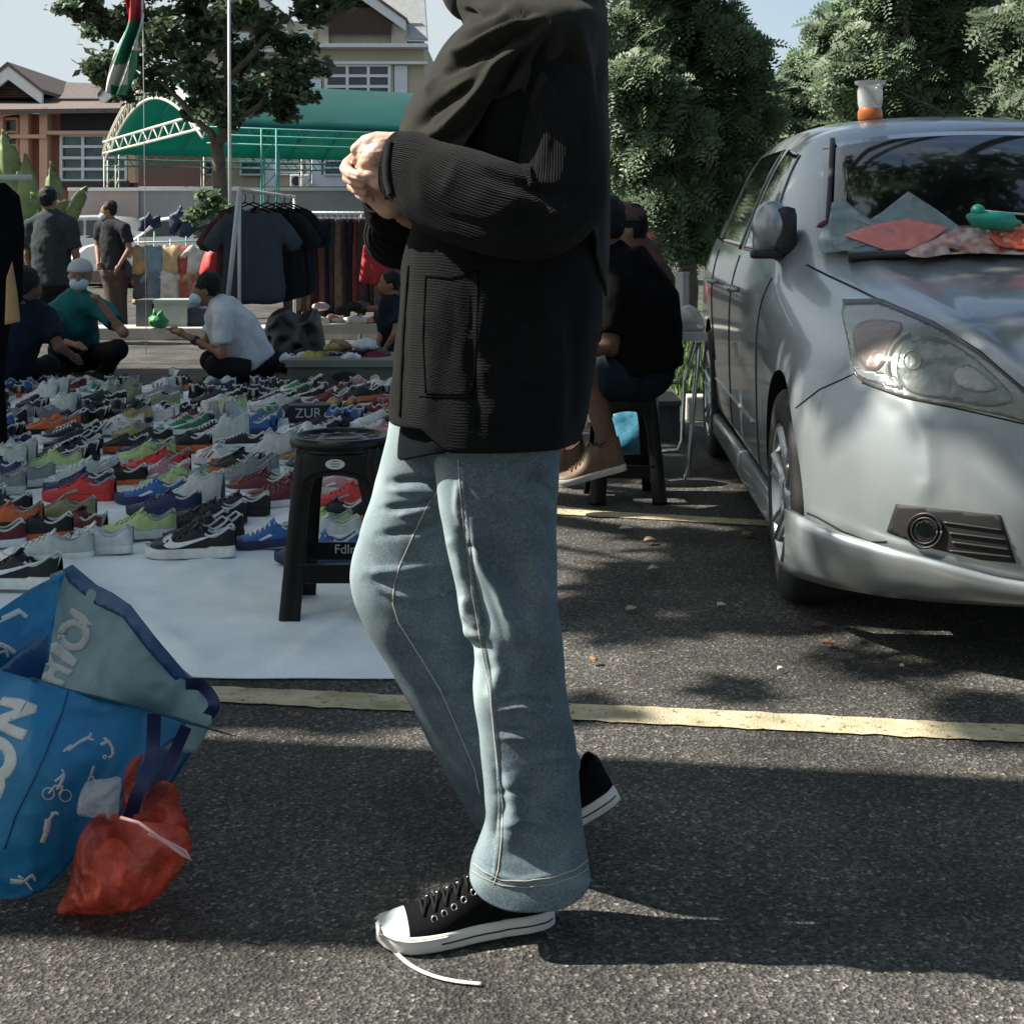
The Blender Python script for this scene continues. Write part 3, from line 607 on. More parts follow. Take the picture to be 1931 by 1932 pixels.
# ---------------------------------------------------------------- shoes
def shoe_profile(kind):
    hi = {'canvas': .0, 'runner': .01, 'high': .055, 'heel': .0}.get(kind, 0)
    W_ = [(0,.016),(.04,.027),(.12,.033),(.3,.033),(.45,.035),(.62,.044),(.75,.047),(.86,.043),(.94,.031),(.985,.015),(1,.004)]
    Hh = [(0,.078+hi),(.05,.082+hi),(.13,.068+hi),(.22,.055+hi),(.31,.060+hi),(.37,.076+hi),(.44,.082+hi*.8),(.55,.068+hi*.2),(.7,.052),(.82,.045),(.92,.040),(.98,.030),(1,.024)]
    return W_, Hh
_SH = {}
def shoe_meshes(kind, L=.275, n=34, m=22):
    """returns dict of part -> (verts, faces, uv) in a frame with the toe along +x and the sole on z=0"""
    key = (kind, L, n, m)
    if key in _SH: return _SH[key]
    Wt, Ht = shoe_profile(kind); sole = {'canvas': .026, 'runner': .030, 'high': .026}.get(kind, .028); vs = []; up = []; toe = []; lin = []
    opn = .38
    for i in range(n+1):
        t = i/n; w = cr(Wt, t)[0]; h = cr(Ht, t)[0]-sole*.75; bend = .004*math.sin(t*3.14)*(1 if t > .3 else .5)
        o = max(0, min(1, (opn-t)/.05)) if t > .05 else max(0, min(1, (t-.005)/.045))     # open collar
        for k in range(m+1):
            s = -1+2*k/m; a = math.pi*(1+s)/2
            # closed arch
            cy = -math.cos(a); cz = math.sin(a)**.75
            yc, zc = w*cy, h*cz
            # open section: wall up to the rim, then down inside
            q = abs(s); sg = 1 if s > 0 else -1
            if q > .42: r = (1-q)/.58; yo = w*(1-.16*r**2)*sg; zo = h*math.sin(r*math.pi/2)**.8
            else: r = q/.42; yo = w*.72*r*sg; zo = h*(.15+.85*r**3) if r > .02 else h*.15
            vs.append((t*L, (yc*(1-o)+yo*o)+bend, sole*.72+zc*(1-o)+zo*o))
    for i in range(n):
        for k in range(m):
            a = i*(m+1)+k; f = (a, a+m+1, a+m+2, a+1); t = (i+.5)/n; s = abs(-1+2*(k+.5)/m)
            if t > .84: toe.append(f)
            elif t < opn-.02 and s < .40: lin.append(f)
            else: up.append(f)
    lv = list(vs); lf = list(lin); km = [min(range(m+1), key=lambda k: abs(-1+2*k/m-sg*.42)) for sg in (-1, 1)]; i1 = int(n*(opn-.03)); i0 = 1
    rim = [vs[i*(m+1)+km[0]] for i in range(i1, i0-1, -1)]+[vs[i*(m+1)+km[1]] for i in range(i0, i1+1)]; tb = MB(); tb.tube(rim, .0042, 6); kk = len(lv); lv += [tuple(p) for p in tb.v]; lf += [tuple(q+kk for q in f) for f in tb.f]      # padded collar
    R = {'upper': (vs, up), 'toe_cap': (vs, toe), 'lining': (lv, lf)}
    # sole: footprint extruded with a rounded edge
    sv = []; sf = []; N = 30; lev = [(0,.93,0),(.12,.99,0),(.55,1.0,0),(.93,.985,0),(1,.93,0)]
    pts = []
    for i in range(N+1): pts.append((i/N, 1))
    for i in range(N-1, 0, -1): pts.append((i/N, -1))
    for (fz, sc, _) in lev:
        for (t, sg) in pts:
            w = max(.003, cr(Wt, t)[0]+.004); x = (t-.5)*(1.0+.012)*L*(sc*.06+.94)+.5*L; toeup = .010*max(0, (t-.8)/.2)**2
            hh = sole*(1.15 if t < .3 and kind == 'runner' else 1)
            sv.append((x, sg*w*sc+.004*math.sin(t*3.14)*(1 if t > .3 else .5), fz*hh+toeup))
    n2 = len(pts)
    for j in range(len(lev)-1):
        for k in range(n2): a = j*n2+k; b = j*n2+(k+1) % n2; sf.append((a, b, b+n2, a+n2))
    sf.append(tuple(range(n2))); sf.append(tuple(range((len(lev)-1)*n2, len(lev)*n2))[::-1]); R['sole'] = (sv, sf)
    # laces and tongue
    mb = MB()
    for j in range(6):
        t = .42+.065*j; w = cr(Wt, t)[0]; z = cr(Ht, t)[0]
        a = [(t*L, y*w, sole*.72+(z-sole*.75)*max(.0, 1-abs(y)**2.4)**.5*1.0+.004) for y in (-.62,-.35,0,.35,.62)]
        mb.tube(a, .0026, 5, flat=.6)
        if j < 5:
            t2 = t+.065; z2 = cr(Ht, t2)[0]; mb.tube([(t*L, -.6*w, a[0][2]+.002), ((t+t2)/2*L, 0, sole*.72+(z+z2)/2-sole*.75+.006), (t2*L, .6*w, a[4][2]-.004)], .0022, 5)
    R['laces'] = (mb.v, mb.f)
    mb = MB(); h0 = cr(Ht, .4)[0]; pr = []
    for j in range(6):
        t = .47-.011*j; z = cr(Ht, .44)[0]+.001+.0028*j
        for y in (-.021,-.012,0,.012,.021): pr.append((t*L, y, z-abs(y)*.35))
    mb.add(pr, [(j*5+k, j*5+k+1, j*5+k+6, j*5+k+5) for j in range(5) for k in range(4)]); R['tongue'] = (mb.v, mb.f)
    _SH[key] = (R, Wt, Ht, sole); return _SH[key]
def side_y(Wt, Ht, sole, t, z):
    w = cr(Wt, t)[0]; h = cr(Ht, t)[0]-sole*.75; q = min(.98, max(0, (z-sole*.72)/h))
    if t < .36: r = (2/math.pi)*math.asin(q**1.25); return w*(1-.16*r*r)+.0
    return w*math.sqrt(max(0, 1-(q**(1/.75))**2))
def side_mark(kind, shapes, L=.275):
    """flat emblems bent onto both sides of the upper; shapes are 2-D outlines in (t, z) """
    R, Wt, Ht, sole = shoe_meshes(kind, L); mb = MB()
    for poly in shapes:
        pts, tris = tri_poly([(a*L, b) for a, b in poly], .006)
        for sg in (1, -1):
            vs = []
            for x, z in pts:
                t = x/L; y = side_y(Wt, Ht, sole, t, z)+.0028; vs.append((x, sg*y+.004*math.sin(t*3.14)*(1 if t > .3 else .5), z))
            mb.add(vs, [(f if sg < 0 else f[::-1]) for f in tris])
    return mb
SW = smooth_poly([(.80,.050),(.74,.036),(.62,.034),(.50,.042),(.30,.060),(.12,.080),(.30,.066),(.48,.054),(.60,.049),(.68,.050),(.70,.056),(.715,.066),(.77,.060)], 3)
ST3 = [[(x,.034),(x+.045,.034),(x-.035,.066),(x-.078,.066)] for x in (.50,.60,.70)]
_PM = {}
def shoe_proto(style, near=False):
    """style = (kind, upper, sole, lace, lining, mark, markcolour, toecolour); meshes are shared between copies"""
    if style in _PM: return _PM[style]
    kind, cu, cs, cl, ci, mk, cm, ct = style; R, Wt, Ht, sole = shoe_meshes(kind); out = []
    def mm(c, r=.6): return M('shoe_%02d_%02d_%02d' % tuple(int(q*99) for q in c), c, r, var=.18, vs=25, bump=.15, bs=300)
    def md(name, d, m_, sm=True):
        me = bpy.data.meshes.new(name); me.from_pydata([tuple(v) for v in d[0]], [], [tuple(f) for f in d[1]]); me.materials.append(m_)
        me.polygons.foreach_set('use_smooth', [sm]*len(me.polygons)); me.update()
        bm = bmesh.new(); bm.from_mesh(me); 
        loose = [v for v in bm.verts if not v.link_faces]; bmesh.ops.delete(bm, geom=loose, context='VERTS'); bm.to_mesh(me); bm.free(); return me
    out.append(('upper', md('upper', R['upper'], mm(cu)), 'upper', None))
    out.append(('toe_cap', md('toe_cap', R['toe_cap'], mm(ct)), 'upper', None)); out.append(('lining', md('lining', R['lining'], mm(ci, .9)), 'upper', None))
    out.append(('sole', md('sole', R['sole'], mm(cs)), None, None)); out.append(('laces', md('laces', R['laces'], mm(cl, .8)), 'upper', None)); out.append(('tongue', md('tongue', R['tongue'], mm(cu)), 'upper', .004))
    if mk:
        s = side_mark(kind, {'swoosh': [SW], 'stripes': ST3, 'bar': [[(.45,.045),(.62,.03),(.66,.034),(.50,.052)]]}[mk]); out.append(('side_mark', md('side_mark', (s.v, s.f), mm(cm)), 'upper', None))
    _PM[style] = out; return out
def put_shoe(style, loc, rz, label=None, cat='shoe', group=None, tilt=(0,0), mirror=1, scale=1.0, parent=None, name='sneaker', detail=True):
    e = bpy.data.objects.new(name, None); COL.objects.link(e); e.empty_display_size = .05; e.location = loc
    e.rotation_euler = (tilt[0], tilt[1], rz); e.scale = (scale, scale*mirror, scale)
    T(e, label, None if parent else cat, group)
    if parent: e.parent = parent; e.matrix_parent_inverse = world_of(parent).inverted()
    made = {}
    for nm, me, par, sol in shoe_proto(style):
        if not detail and nm in ('tongue',): continue
        o = bpy.data.objects.new(nm, me); COL.objects.link(o); made[nm] = o
        o.parent = made['upper'] if (par and nm != 'upper' and not parent) else (e if not parent else (made['upper'] if nm != 'upper' else e))
        if sol: solid(o, sol)
    return e
# shoes of the walking person ---------------------------------------------
def worn_shoe(name, toe, heel_dir, loc, eul, parent):
    R, Wt, Ht, sole = shoe_meshes('canvas', .272, 60, 36); cblk = M('black_canvas', (.0045,.0045,.005), .9, var=.25, vs=60, bump=.3, bs=900, spec=.12); wh = M('white_rubber', (.62,.60,.55), .45, var=.08, vs=18, bump=.08, bs=90); cap = M('white_toe', (.60,.64,.64), .35, var=.06, vs=20)
    mat = Matrix.Translation(loc) @ eul.to_4x4()
    def put(nm, d, m_, par, sm=True, sol=None):
        o = mesh(nm, [mat @ Vector(v) for v in d[0]], d[1], m_, par, sm); 
        bm = bmesh.new(); bm.from_mesh(o.data); bmesh.ops.delete(bm, geom=[v for v in bm.verts if not v.link_faces], context='VERTS'); bmesh.ops.recalc_face_normals(bm, faces=bm.faces); bm.to_mesh(o.data); bm.free()
        if sol: solid(o, sol)
        return o
    up = put(name, R['upper'], cblk, parent); put('toe_cap', R['toe_cap'], cap, up); put('lining', R['lining'], cblk, up); so = put('sole', R['sole'], wh, up); auto_smooth(so, 50)
    put('laces', R['laces'], M('black_lace', (.008,.008,.009), .8, var=.1, spec=.2), up); put('tongue', R['tongue'], cblk, up, sol=.004)
    # dark line round the sole, toe bumper and eyelets
    ln = MB(); bp_ = MB(); L = .272
    for sg in (1, -1):
        for (t0, t1, z, r, tgt) in ((.02,.66,.0125,.0011,ln), (.62,.99,.0215,.0018,bp_)):
            pts = []
            for j in range(30):
                t = t0+(t1-t0)*j/29; w = cr(Wt, t)[0]+.0048; toeup = .010*max(0, (t-.8)/.2)**2
                pts.append(((t-.5)*1.012*L+.5*L, sg*w+.004*math.sin(t*3.14)*(1 if t > .3 else .5), z+toeup))
            tgt.tube(pts, r, 6)
    put('sole_line', (ln.v, ln.f), M('sole_stripe', (.01,.01,.012), .6, var=0), up); put('bumper', (bp_.v, bp_.f), wh, up)
    ey = MB()
    for j in range(6):
        t = .40+.058*j; z = sole*.72+(cr(Ht, t)[0]-sole*.75)*(.86-.02*j)
        for sg in (1, -1):
            y = side_y(Wt, Ht, sole, t, z)*sg+.004*math.sin(t*3.14)*(1 if t > .3 else .5); c = Vector((t*L, y+sg*.001, z)); pts = []
            for q in range(13): a = 2*math.pi*q/12; pts.append(c+Vector((math.cos(a)*.0042, sg*math.sin(a)*-.0020, math.sin(a)*.0042)))
            ey.tube(pts, .0012, 5, cap=False)
    put('eyelets', (ey.v, ey.f), M('steel_eyelet', (.75,.75,.74), .25, 1.0, var=0), up); return up
nt_ = Vector((P(712,1775,2.10).x, 2.095, 0)); hl = Vector((P(1040,1740,2.14).x, 2.15, .012)); d = (nt_-hl).normalized(); yv = Vector((0,0,1)).cross(d).normalized(); zv = d.cross(yv)
worn_shoe('shoe', None, None, hl+Vector((0,0,.0)), Matrix((d, yv, zv)).transposed(), woman)
ht = P(1166,1500,2.40); tt_ = Vector((P(985,1640,2.36).x, 2.38, .012)); d = (tt_-ht).normalized(); yv = Vector((0,1,0)); yv = (yv-d*yv.dot(d)).normalized()*-1; zv = d.cross(yv)
if zv.z < 0: yv = -yv; zv = -zv
worn_shoe('shoe', None, None, ht, Matrix((d, yv, zv)).transposed(), woman)
# loose white lace trailing from the near toe over the asphalt
pts = [P(712,1740,2.085), P(716,1765,2.06)]+[G(u, v)+Vector((0,0,.004)) for u, v in smooth_poly([(722,1778),(745,1800),(775,1826),(815,1845),(860,1856),(908,1861)], 5, False)]
mb = MB(); mb.tube(pts, .0032, 8, flat=.5); mb.build('loose_lace', M('white_lace', (.62,.62,.60), .8, var=.08, vs=60, bump=.3, bs=800), woman, True)
# ---------------------------------------------------------------- silver car
CB = Vector((.0593, .9982, 0)); CL = Vector((-.9982, .0593, 0)); CO = Vector((1.648, 4.02, 0))
def CW(s, w, z): return CO+CB*s+CL*w+Vector((0,0,z))
def paint_mat():
    m = M('silver_paint', (.33,.36,.37), .36, .6, var=.03, vs=2.5, coat=.7, bump=.02, bs=900); b = m.node_tree.nodes['Principled BSDF']; b.inputs['Coat Roughness'].default_value = .07
    nt = m.node_tree; N = nt.nodes.new; L = nt.links.new; tc = N('ShaderNodeTexCoord'); n = N('ShaderNodeTexNoise'); n.inputs['Scale'].default_value = 3.0; n.inputs['Detail'].default_value = 9; n.inputs['Roughness'].default_value = .7
    L(tc.outputs['Object'], n.inputs['Vector']); mr = N('ShaderNodeMapRange'); mr.inputs['From Min'].default_value = .4; mr.inputs['From Max'].default_value = .75; mr.inputs['To Min'].default_value = .33; mr.inputs['To Max'].default_value = .42
    L(n.outputs['Fac'], mr.inputs['Value']); L(mr.outputs[0], b.inputs['Roughness']); return m
PAINT = paint_mat(); GLS = M('dark_glass', (.004,.006,.006), .04, var=0, spec=.6, coat=.5); RUB = M('tyre_rubber', (.018,.018,.018), .8, var=.2, vs=40, bump=.2, bs=200); PLB = M('black_plastic', (.012,.012,.013), .5, var=.1)
CHR = M('chrome', (.7,.7,.7), .15, 1.0, var=0); ALY = M('alloy', (.50,.51,.52), .3, .8, var=.05)
car = E('parked_car', CO, 0, 'silver people carrier parked on the right with plastic bags on its bonnet', 'car')
# side outline points 0..5 then across the top 6..10 : (w, z)
def stn(s, side, top, curve=0.0): return dict(s=s, pts=side+top, c=curve)
def sfront(w, z):      # plan curve of the nose, s at lateral position w
    base = float(np.interp(abs(w), [0,.2,.36,.55,.68,.78,.84,.875], [-.87,-.855,-.815,-.735,-.65,-.54,-.44,-.34]))
    dz = float(np.interp(z, [.14,.22,.30,.42,.55,.68,.80], [.09,.02,-.02,-.01,.0,.05,.13])); return base+dz
S0 = [
 (-.345, [(.865,.165),(.875,.25),(.875,.36),(.872,.50),(.862,.62),(.815,.725)], [(.70,.80),(.56,.825),(.38,.84),(.20,.845),(0,.85)]),
 (-.16, [(.84,.19),(.862,.28),(.866,.42),(.866,.56),(.858,.68),(.80,.79)], [(.69,.858),(.56,.885),(.38,.90),(.20,.908),(0,.912)]),
 (.12, [(.83,.20),(.856,.30),(.862,.44),(.866,.60),(.858,.74),(.795,.855)], [(.70,.91),(.58,.94),(.40,.945),(.20,.95),(0,.953)]),
 (.42, [(.83,.20),(.850,.31),(.856,.46),(.862,.64),(.855,.80),(.80,.915)], [(.73,.955),(.62,.985),(.42,.985),(.22,.995),(0,.998)]),
 (.52, [(.83,.20),(.848,.31),(.855,.46),(.860,.66),(.852,.83),(.80,.945)], [(.745,.99),(.67,1.015),(.46,1.035),(.24,1.045),(0,1.05)]),
 (.80, [(.83,.20),(.845,.31),(.853,.46),(.858,.68),(.852,.85),(.805,.965)], [(.735,1.11),(.665,1.20),(.47,1.225),(.25,1.24),(0,1.245)]),
 (1.15, [(.83,.20),(.845,.31),(.853,.46),(.858,.68),(.852,.86),(.81,.98)], [(.70,1.26),(.61,1.405),(.46,1.435),(.25,1.455),(0,1.46)]),
 (1.40, [(.83,.20),(.845,.31),(.853,.46),(.858,.68),(.852,.87),(.81,.99)], [(.695,1.30),(.60,1.465),(.47,1.515),(.25,1.54),(0,1.55)]),
 (2.0, [(.83,.20),(.845,.31),(.853,.46),(.858,.70),(.852,.88),(.81,1.01)], [(.695,1.32),(.60,1.485),(.48,1.545),(.26,1.575),(0,1.585)]),
 (2.8, [(.83,.20),(.845,.31),(.853,.46),(.858,.72),(.850,.90),(.805,1.03)], [(.69,1.32),(.59,1.475),(.48,1.535),(.26,1.56),(0,1.57)]),
 (3.3, [(.80,.26),(.82,.36),(.83,.48),(.84,.74),(.825,.91),(.77,1.03)], [(.65,1.30),(.55,1.44),(.46,1.475),(.25,1.49),(0,1.495)]),
 (3.50, [(.74,.30),(.76,.38),(.77,.50),(.78,.74),(.77,.90),(.72,1.0)], [(.62,1.15),(.54,1.28),(.45,1.32),(.25,1.34),(0,1.345)])]
def car_body():
    vs = []; fs = []; K = 11
    def add(v): vs.append(v); return len(vs)-1
    ids = []
    for j, (s, sd, tp) in enumerate(S0):
        row = []
        for k, (w, z) in enumerate(sd+tp):
            ss = s
            if j == 0 and k >= 6: ss = sfront(w, z)
            elif j == 0: ss = s
            elif j in (1, 2) and k >= 5:
                f = (1-(w/.86)**2)*(.30 if j == 1 else .12); ss = s-f
            elif j in (3, 4, 5, 6) and k >= 5: ss = s-(1-(w/.86)**2)*(.16 if j < 6 else .12)
            row.append(add(CW(ss, w, z)))
        ids.append(row)
    for j in range(len(ids)-1):
        for k in range(K-1): fs.append((ids[j][k], ids[j+1][k], ids[j+1][k+1], ids[j][k+1]))
    # front fascia
    zs = [z for w, z in S0[0][1]]; ws = [w for w, z in S0[0][2]]; zr = [.165,.235,.335,.47,.60,.715]
    prev = [ids[0][r] for r in range(6)]+[ids[0][6]]
    cols = []
    for c in range(5):
        w = ws[c]; col = []
        for r in range(6):
            z = zr[r]; 
            if r == 0: z = .165+.075*(1-(w/.8)**2)
            col.append(add(CW(sfront(w, z), w, z)))
        col.append(ids[0][6+c]); cols.append(col)
    # side points 0..5 of station 0 join the first column
    side = [ids[0][r] for r in range(6)]
    for r in range(5): fs.append((side[r], side[r+1], cols[0][r+1], cols[0][r]))
    fs.append((side[5], ids[0][6], cols[0][5]))
    for c in range(4):
        for r in range(6): fs.append((cols[c][r], cols[c][r+1], cols[c+1][r+1], cols[c+1][r]))
    # floor and rear
    bl = [row[0] for row in ids]; bc = [add(CW(s, 0, .2)) for s, _, _ in S0]
    for j in range(len(ids)-1): fs.append((bl[j], bc[j], bc[j+1], bl[j+1]))
    fr = [cols[c][0] for c in range(5)]
    for c in range(4): fs.append((fr[c], fr[c+1], bc[0])) 
    fs.append((bl[0], fr[0], bc[0]))
    R = ids[-1]; m = len(R)
    mid = [add(CW(3.56 if 2 < k < 8 else 3.53, 0, S0[-1][1][k][1] if k < 6 else S0[-1][2][k-6][1])) for k in range(m-1)]+[R[-1]]
    for k in range(m-2): fs.append((R[k], R[k+1], mid[k+1], mid[k]))
    fs.append((R[m-2], R[m-1], mid[m-2])); fs.append((bl[-1], mid[0], bc[-1]))
    # mirror the half body
    n = len(vs); mp = {}
    for i in range(n):
        w = (vs[i]-CO).dot(CL)
        if abs(w) < 1e-4: mp[i] = i
        else: v = vs[i]-CL*(2*w); vs.append(v); mp[i] = len(vs)-1
    fs += [tuple(mp[i] for i in f)[::-1] for f in fs]
    fs = [tuple(dict.fromkeys(f)) for f in fs]; fs = [f for f in fs if len(f) > 2]
    return vs, fs
vs, fs = car_body(); cb = mesh('body', vs, fs, [PAINT, PLB], car); recalc(cb); subsurf(cb, 4); bake_mods(cb)
wrinkle(cb, [([(1640,722),(1712,760),(1745,830),(1752,900),(1735,960)], 18, .006), ([(1560,462),(1640,492),(1740,555),(1840,630),(1960,730)], 17, .010), ([(1700,500),(1850,600),(1990,700)], 26, -.006)])
arch = MB()
for sx in (1, -1):
    for s in (0, 2.6): arch.tube([CW(s, sx*.62, .31), CW(s, sx*1.2, .31)], .365 if s == 0 else .36, 48)
ac = arch.build('arch_cutter', PLB); b = cb.modifiers.new('arch', 'BOOLEAN'); b.object = ac; b.operation = 'DIFFERENCE'; b.solver = 'EXACT'
try: b.material_mode = 'TRANSFER'
except Exception: pass
bake_mods(cb); bpy.data.objects.remove(ac); auto_smooth(cb, 40)
def wheel(s, side, steer=0):
    c = CW(s, side*.765, .31); Rm = Matrix((CB, CL*side, Vector((0,0,1)))).transposed(); R2 = Matrix.Rotation(steer, 3, 'Z') @ Rm
    def X(a, w, r): return c+R2 @ Vector((math.cos(a)*r, w, math.sin(a)*r))
    mb = MB(); prof = [(.205,-.09),(.24,-.10),(.29,-.098),(.306,-.085),(.310,-.05),(.310,.05),(.306,.078),(.292,.092),(.25,.098),(.215,.094),(.205,.08)]; n = 72; v = []; f = []
    for r, w in prof:
        for k in range(n): v.append(X(2*math.pi*k/n, w, r-(.004 if abs(w) < .06 and k % 3 == 0 else 0)))
    for i in range(len(prof)-1):
        for k in range(n): a = i*n+k; b = i*n+(k+1) % n; f.append((a, b, b+n, a+n))
    wo = mesh('wheel', [c+Vector((0,0,0))]*0 or [X(0,0,0.0)], [], RUB, car) if 0 else None
    ty = MB(); ty.add(v, f); w_ = ty.build('wheel', RUB, car, True)
    rim = MB(); pr = [(.207,.092),(.200,.088),(.196,.05),(.19,-.06)]; v = []; f = []
    for r, w in pr:
        for k in range(n): v.append(X(2*math.pi*k/n, w, r))
    for i in range(len(pr)-1):
        for k in range(n): a = i*n+k; b = i*n+(k+1) % n; f.append((a, b, b+n, a+n))
    rim.add(v, f)
    for k in range(6):
        a0 = 2*math.pi*k/6+.3
        for da in (-.16, .16):
            p = [X(a0+da*.3, .062, .035), X(a0+da*.8, .070, .11), X(a0+da, .085, .198)]
            rim.tube(p, [.021,.016,.015], 8, flat=.7)
    rim.tube([X(0, .04, 0), X(0, .082, 0)], .042, 20); rim.build('rim', ALY, w_, True)
    dk = MB(); dk.tube([X(0, -.02, 0), X(0, .01, 0)], .19, 40); dk.build('brake_disc', M('brake',(.05,.045,.04),.5,.6,var=.2), w_, False)
for s in (0, 2.6):
    for side in (1, -1): wheel(s, side)
cbv = bvh_of([cb])
def cp(name, poly, mat, off=.003, step=9, thick=.004, par=None, sm=0, **k):
    if sm: poly = smooth_poly(poly, sm)
    return patch(name, poly, cbv, mat, par or car, off, step, thick, **k)
SEAL = M('window_seal', (.015,.015,.015), .6, var=0)
# windscreen traced in the car's own frame so that it spans the whole cabin
def cab(poly3, name, mat, inset=.0, off=.004, n=14, par=None):
    """four corners in (s,w,z); a bilinear grid laid onto the body along the outward direction"""
    a, b, c, d = [CW(*q) for q in poly3]; vs = []; fs = []
    out = ((b-a).cross(d-a)).normalized()
    if out.dot((a+c)/2-(CO+CB*1.6+Vector((0,0,.9)))) < 0: out = -out
    for i in range(n+1):
        for j in range(n+1):
            u, v = i/n, j/n; p = a*(1-u)*(1-v)+b*u*(1-v)+c*u*v+d*(1-u)*v
            h = cbv.ray_cast(p+out*.4, -out); q = h[0] if h[0] is not None and (h[0]-p).length < .35 else p
            vs.append(q+out*off)
    for i in range(n):
        for j in range(n): k = i*(n+1)+j; fs.append((k, k+1, k+n+2, k+n+1))
    o = mesh(name, vs, fs, mat, par or car); recalc(o); 
    if (o.data.polygons[0].normal).dot(out) < 0: o.data.flip_normals()
    solid(o, .006); return o
ws_ = cab([(.45,.655,1.045),(.40,-.655,1.045),(1.10,-.535,1.40),(1.10,.555,1.40)], 'windscreen', GLS)
for sg in (1, -1):
    cab([(.90,sg*.80,1.0),(1.52,sg*.80,1.01),(1.50,sg*.63,1.42),(1.18,sg*.645,1.385)], 'side_window', GLS)
    cab([(1.62,sg*.80,1.01),(2.45,sg*.80,1.03),(2.42,sg*.625,1.43),(1.60,sg*.63,1.425)], 'side_window', GLS)
    cab([(2.55,sg*.795,1.04),(3.15,sg*.76,1.06),(3.0,sg*.61,1.40),(2.52,sg*.62,1.425)], 'side_window', GLS)
cab([(3.54,.60,1.0),(3.54,-.60,1.0),(3.42,-.50,1.36),(3.42,.50,1.36)], 'rear_window', GLS)
strokes('screen_seal', [(9, [(1570,262),(1566,330),(1560,425)])], 9, bvh_of([ws_, cb]), SEAL, car, .004, 6, .002)
# head lamp: bowl, turn signal, projector rings, clear cover
LENS = M('lamp_cover', (.9,.9,.88), .12, var=0, alpha=.05, coat=1.0); BOWL = M('lamp_bowl', (.22,.235,.21), .25, .6, var=.35, vs=12, bump=.12, bs=30); AMB = M('turn_signal', (.14,.075,.06), .3, var=.5, vs=25, bump=.2, bs=70)
HL = smooth_poly([(1590,572),(1660,572),(1760,615),(1850,670),(1931,740),(1990,795),(1960,805),(1890,785),(1800,768),(1700,748),(1622,718),(1608,690),(1597,640)], 3)
hlo = cp('headlight', HL, BOWL, .002, 7, .004)
cp('surround', [(1588,568),(1662,567),(1762,610),(1852,665),(1935,737),(1996,795),(2000,800),(1932,742),(1850,672),(1760,617),(1660,574),(1592,576)], PLB, .006, 6, .004, hlo)
cp('turn_signal', smooth_poly([(1612,622),(1640,607),(1700,612),(1690,640),(1665,690),(1640,700),(1622,680),(1612,650)], 3), AMB, .006, 6, .004, hlo)
cp('side_reflector', smooth_poly([(1612,692),(1640,700),(1690,712),(1700,735),(1650,722),(1622,712)], 2), CHR, .007, 6, .003, hlo)
def ring(cx, cy, r, w, sx=1.0, sy=1.0, n=28, a0=0, a1=2*math.pi): return (w, [(cx+r*sx*math.cos(a0+(a1-a0)*k/n), cy+r*sy*math.sin(a0+(a1-a0)*k/n)) for k in range(n+1)])
strokes('lamp_ring', [ring(1745,690,70,5,1.0,.92,40,2.4,4.3), ring(1722,682,17,2.5)], 4, cbv, BOWL, hlo, .010, 5, .003)
cp('projector', smooth_poly([(1692,690),(1704,655),(1738,638),(1785,646),(1835,676),(1885,720),(1910,756),(1860,768),(1790,756),(1730,745),(1700,728)], 3), M('lamp_inner', (.13,.15,.14), .2, .7, var=.5, vs=30, bump=.15, bs=40), .007, 7, .003, hlo)
cp('inner_reflector', smooth_poly([(1800,700),(1830,692),(1862,716),(1880,736),(1840,742),(1806,728)], 3), BOWL, .0105, 7, .003, hlo)
cp('lens', HL, LENS, .018, 9, .002, hlo)
# fog lamp recess and lower grille
REC = M('recess_black', (.006,.006,.006), .7, var=.1)
fg = cp('fog_lamp_recess', [(1690,950),(1700,952),(1886,972),(1915,1062),(1850,1056),(1760,1035),(1690,1010),(1672,1003)], REC, .003, 8, .003)
strokes('slat', [[(1780,985),(1890,1000)],[(1790,1005),(1898,1018)],[(1795,1022),(1903,1036)],[(1790,1038),(1908,1050)]], 4, cbv, PLB, fg, .007, 6, .004)
strokes('fog_lamp', [ring(1745,1000,32,4), ring(1745,1000,24,3)], 4, cbv, PLB, fg, .010, 5, .004)
cp('fog_lamp', [(1745+22*math.cos(a*math.pi/9), 1000+22*math.sin(a*math.pi/9)) for a in range(18)], GLS, .008, 6, .004, fg)
cp('lower_grille', [(1930,985),(2240,990),(2240,1075),(1950,1075)], REC, .003, 12, .003)
cp('upper_grille', [(2010,810),(2250,820),(2250,880),(2060,880)], REC, .003, 12, .003)
# panel gaps and edges
LN = M('panel_gap', (.012,.012,.012), .8, var=0)
for ln_ in [(3.4, [(1520,500),(1560,520),(1620,548),(1664,570)]), (2.5, [(1664,570),(1760,612),(1850,667),(1935,738)]), (2.0, [(1500,770),(1545,735),(1590,715),(1612,704)]),
    (3.5, [(1503,960),(1540,975),(1590,1003),(1640,1022),(1672,1022)]), (3, [(1625,722),(1700,750),(1800,770),(1931,800)])]:
    strokes('panel_gap', [ln_], 3, cbv, LN, car, .0016, 6, .001)
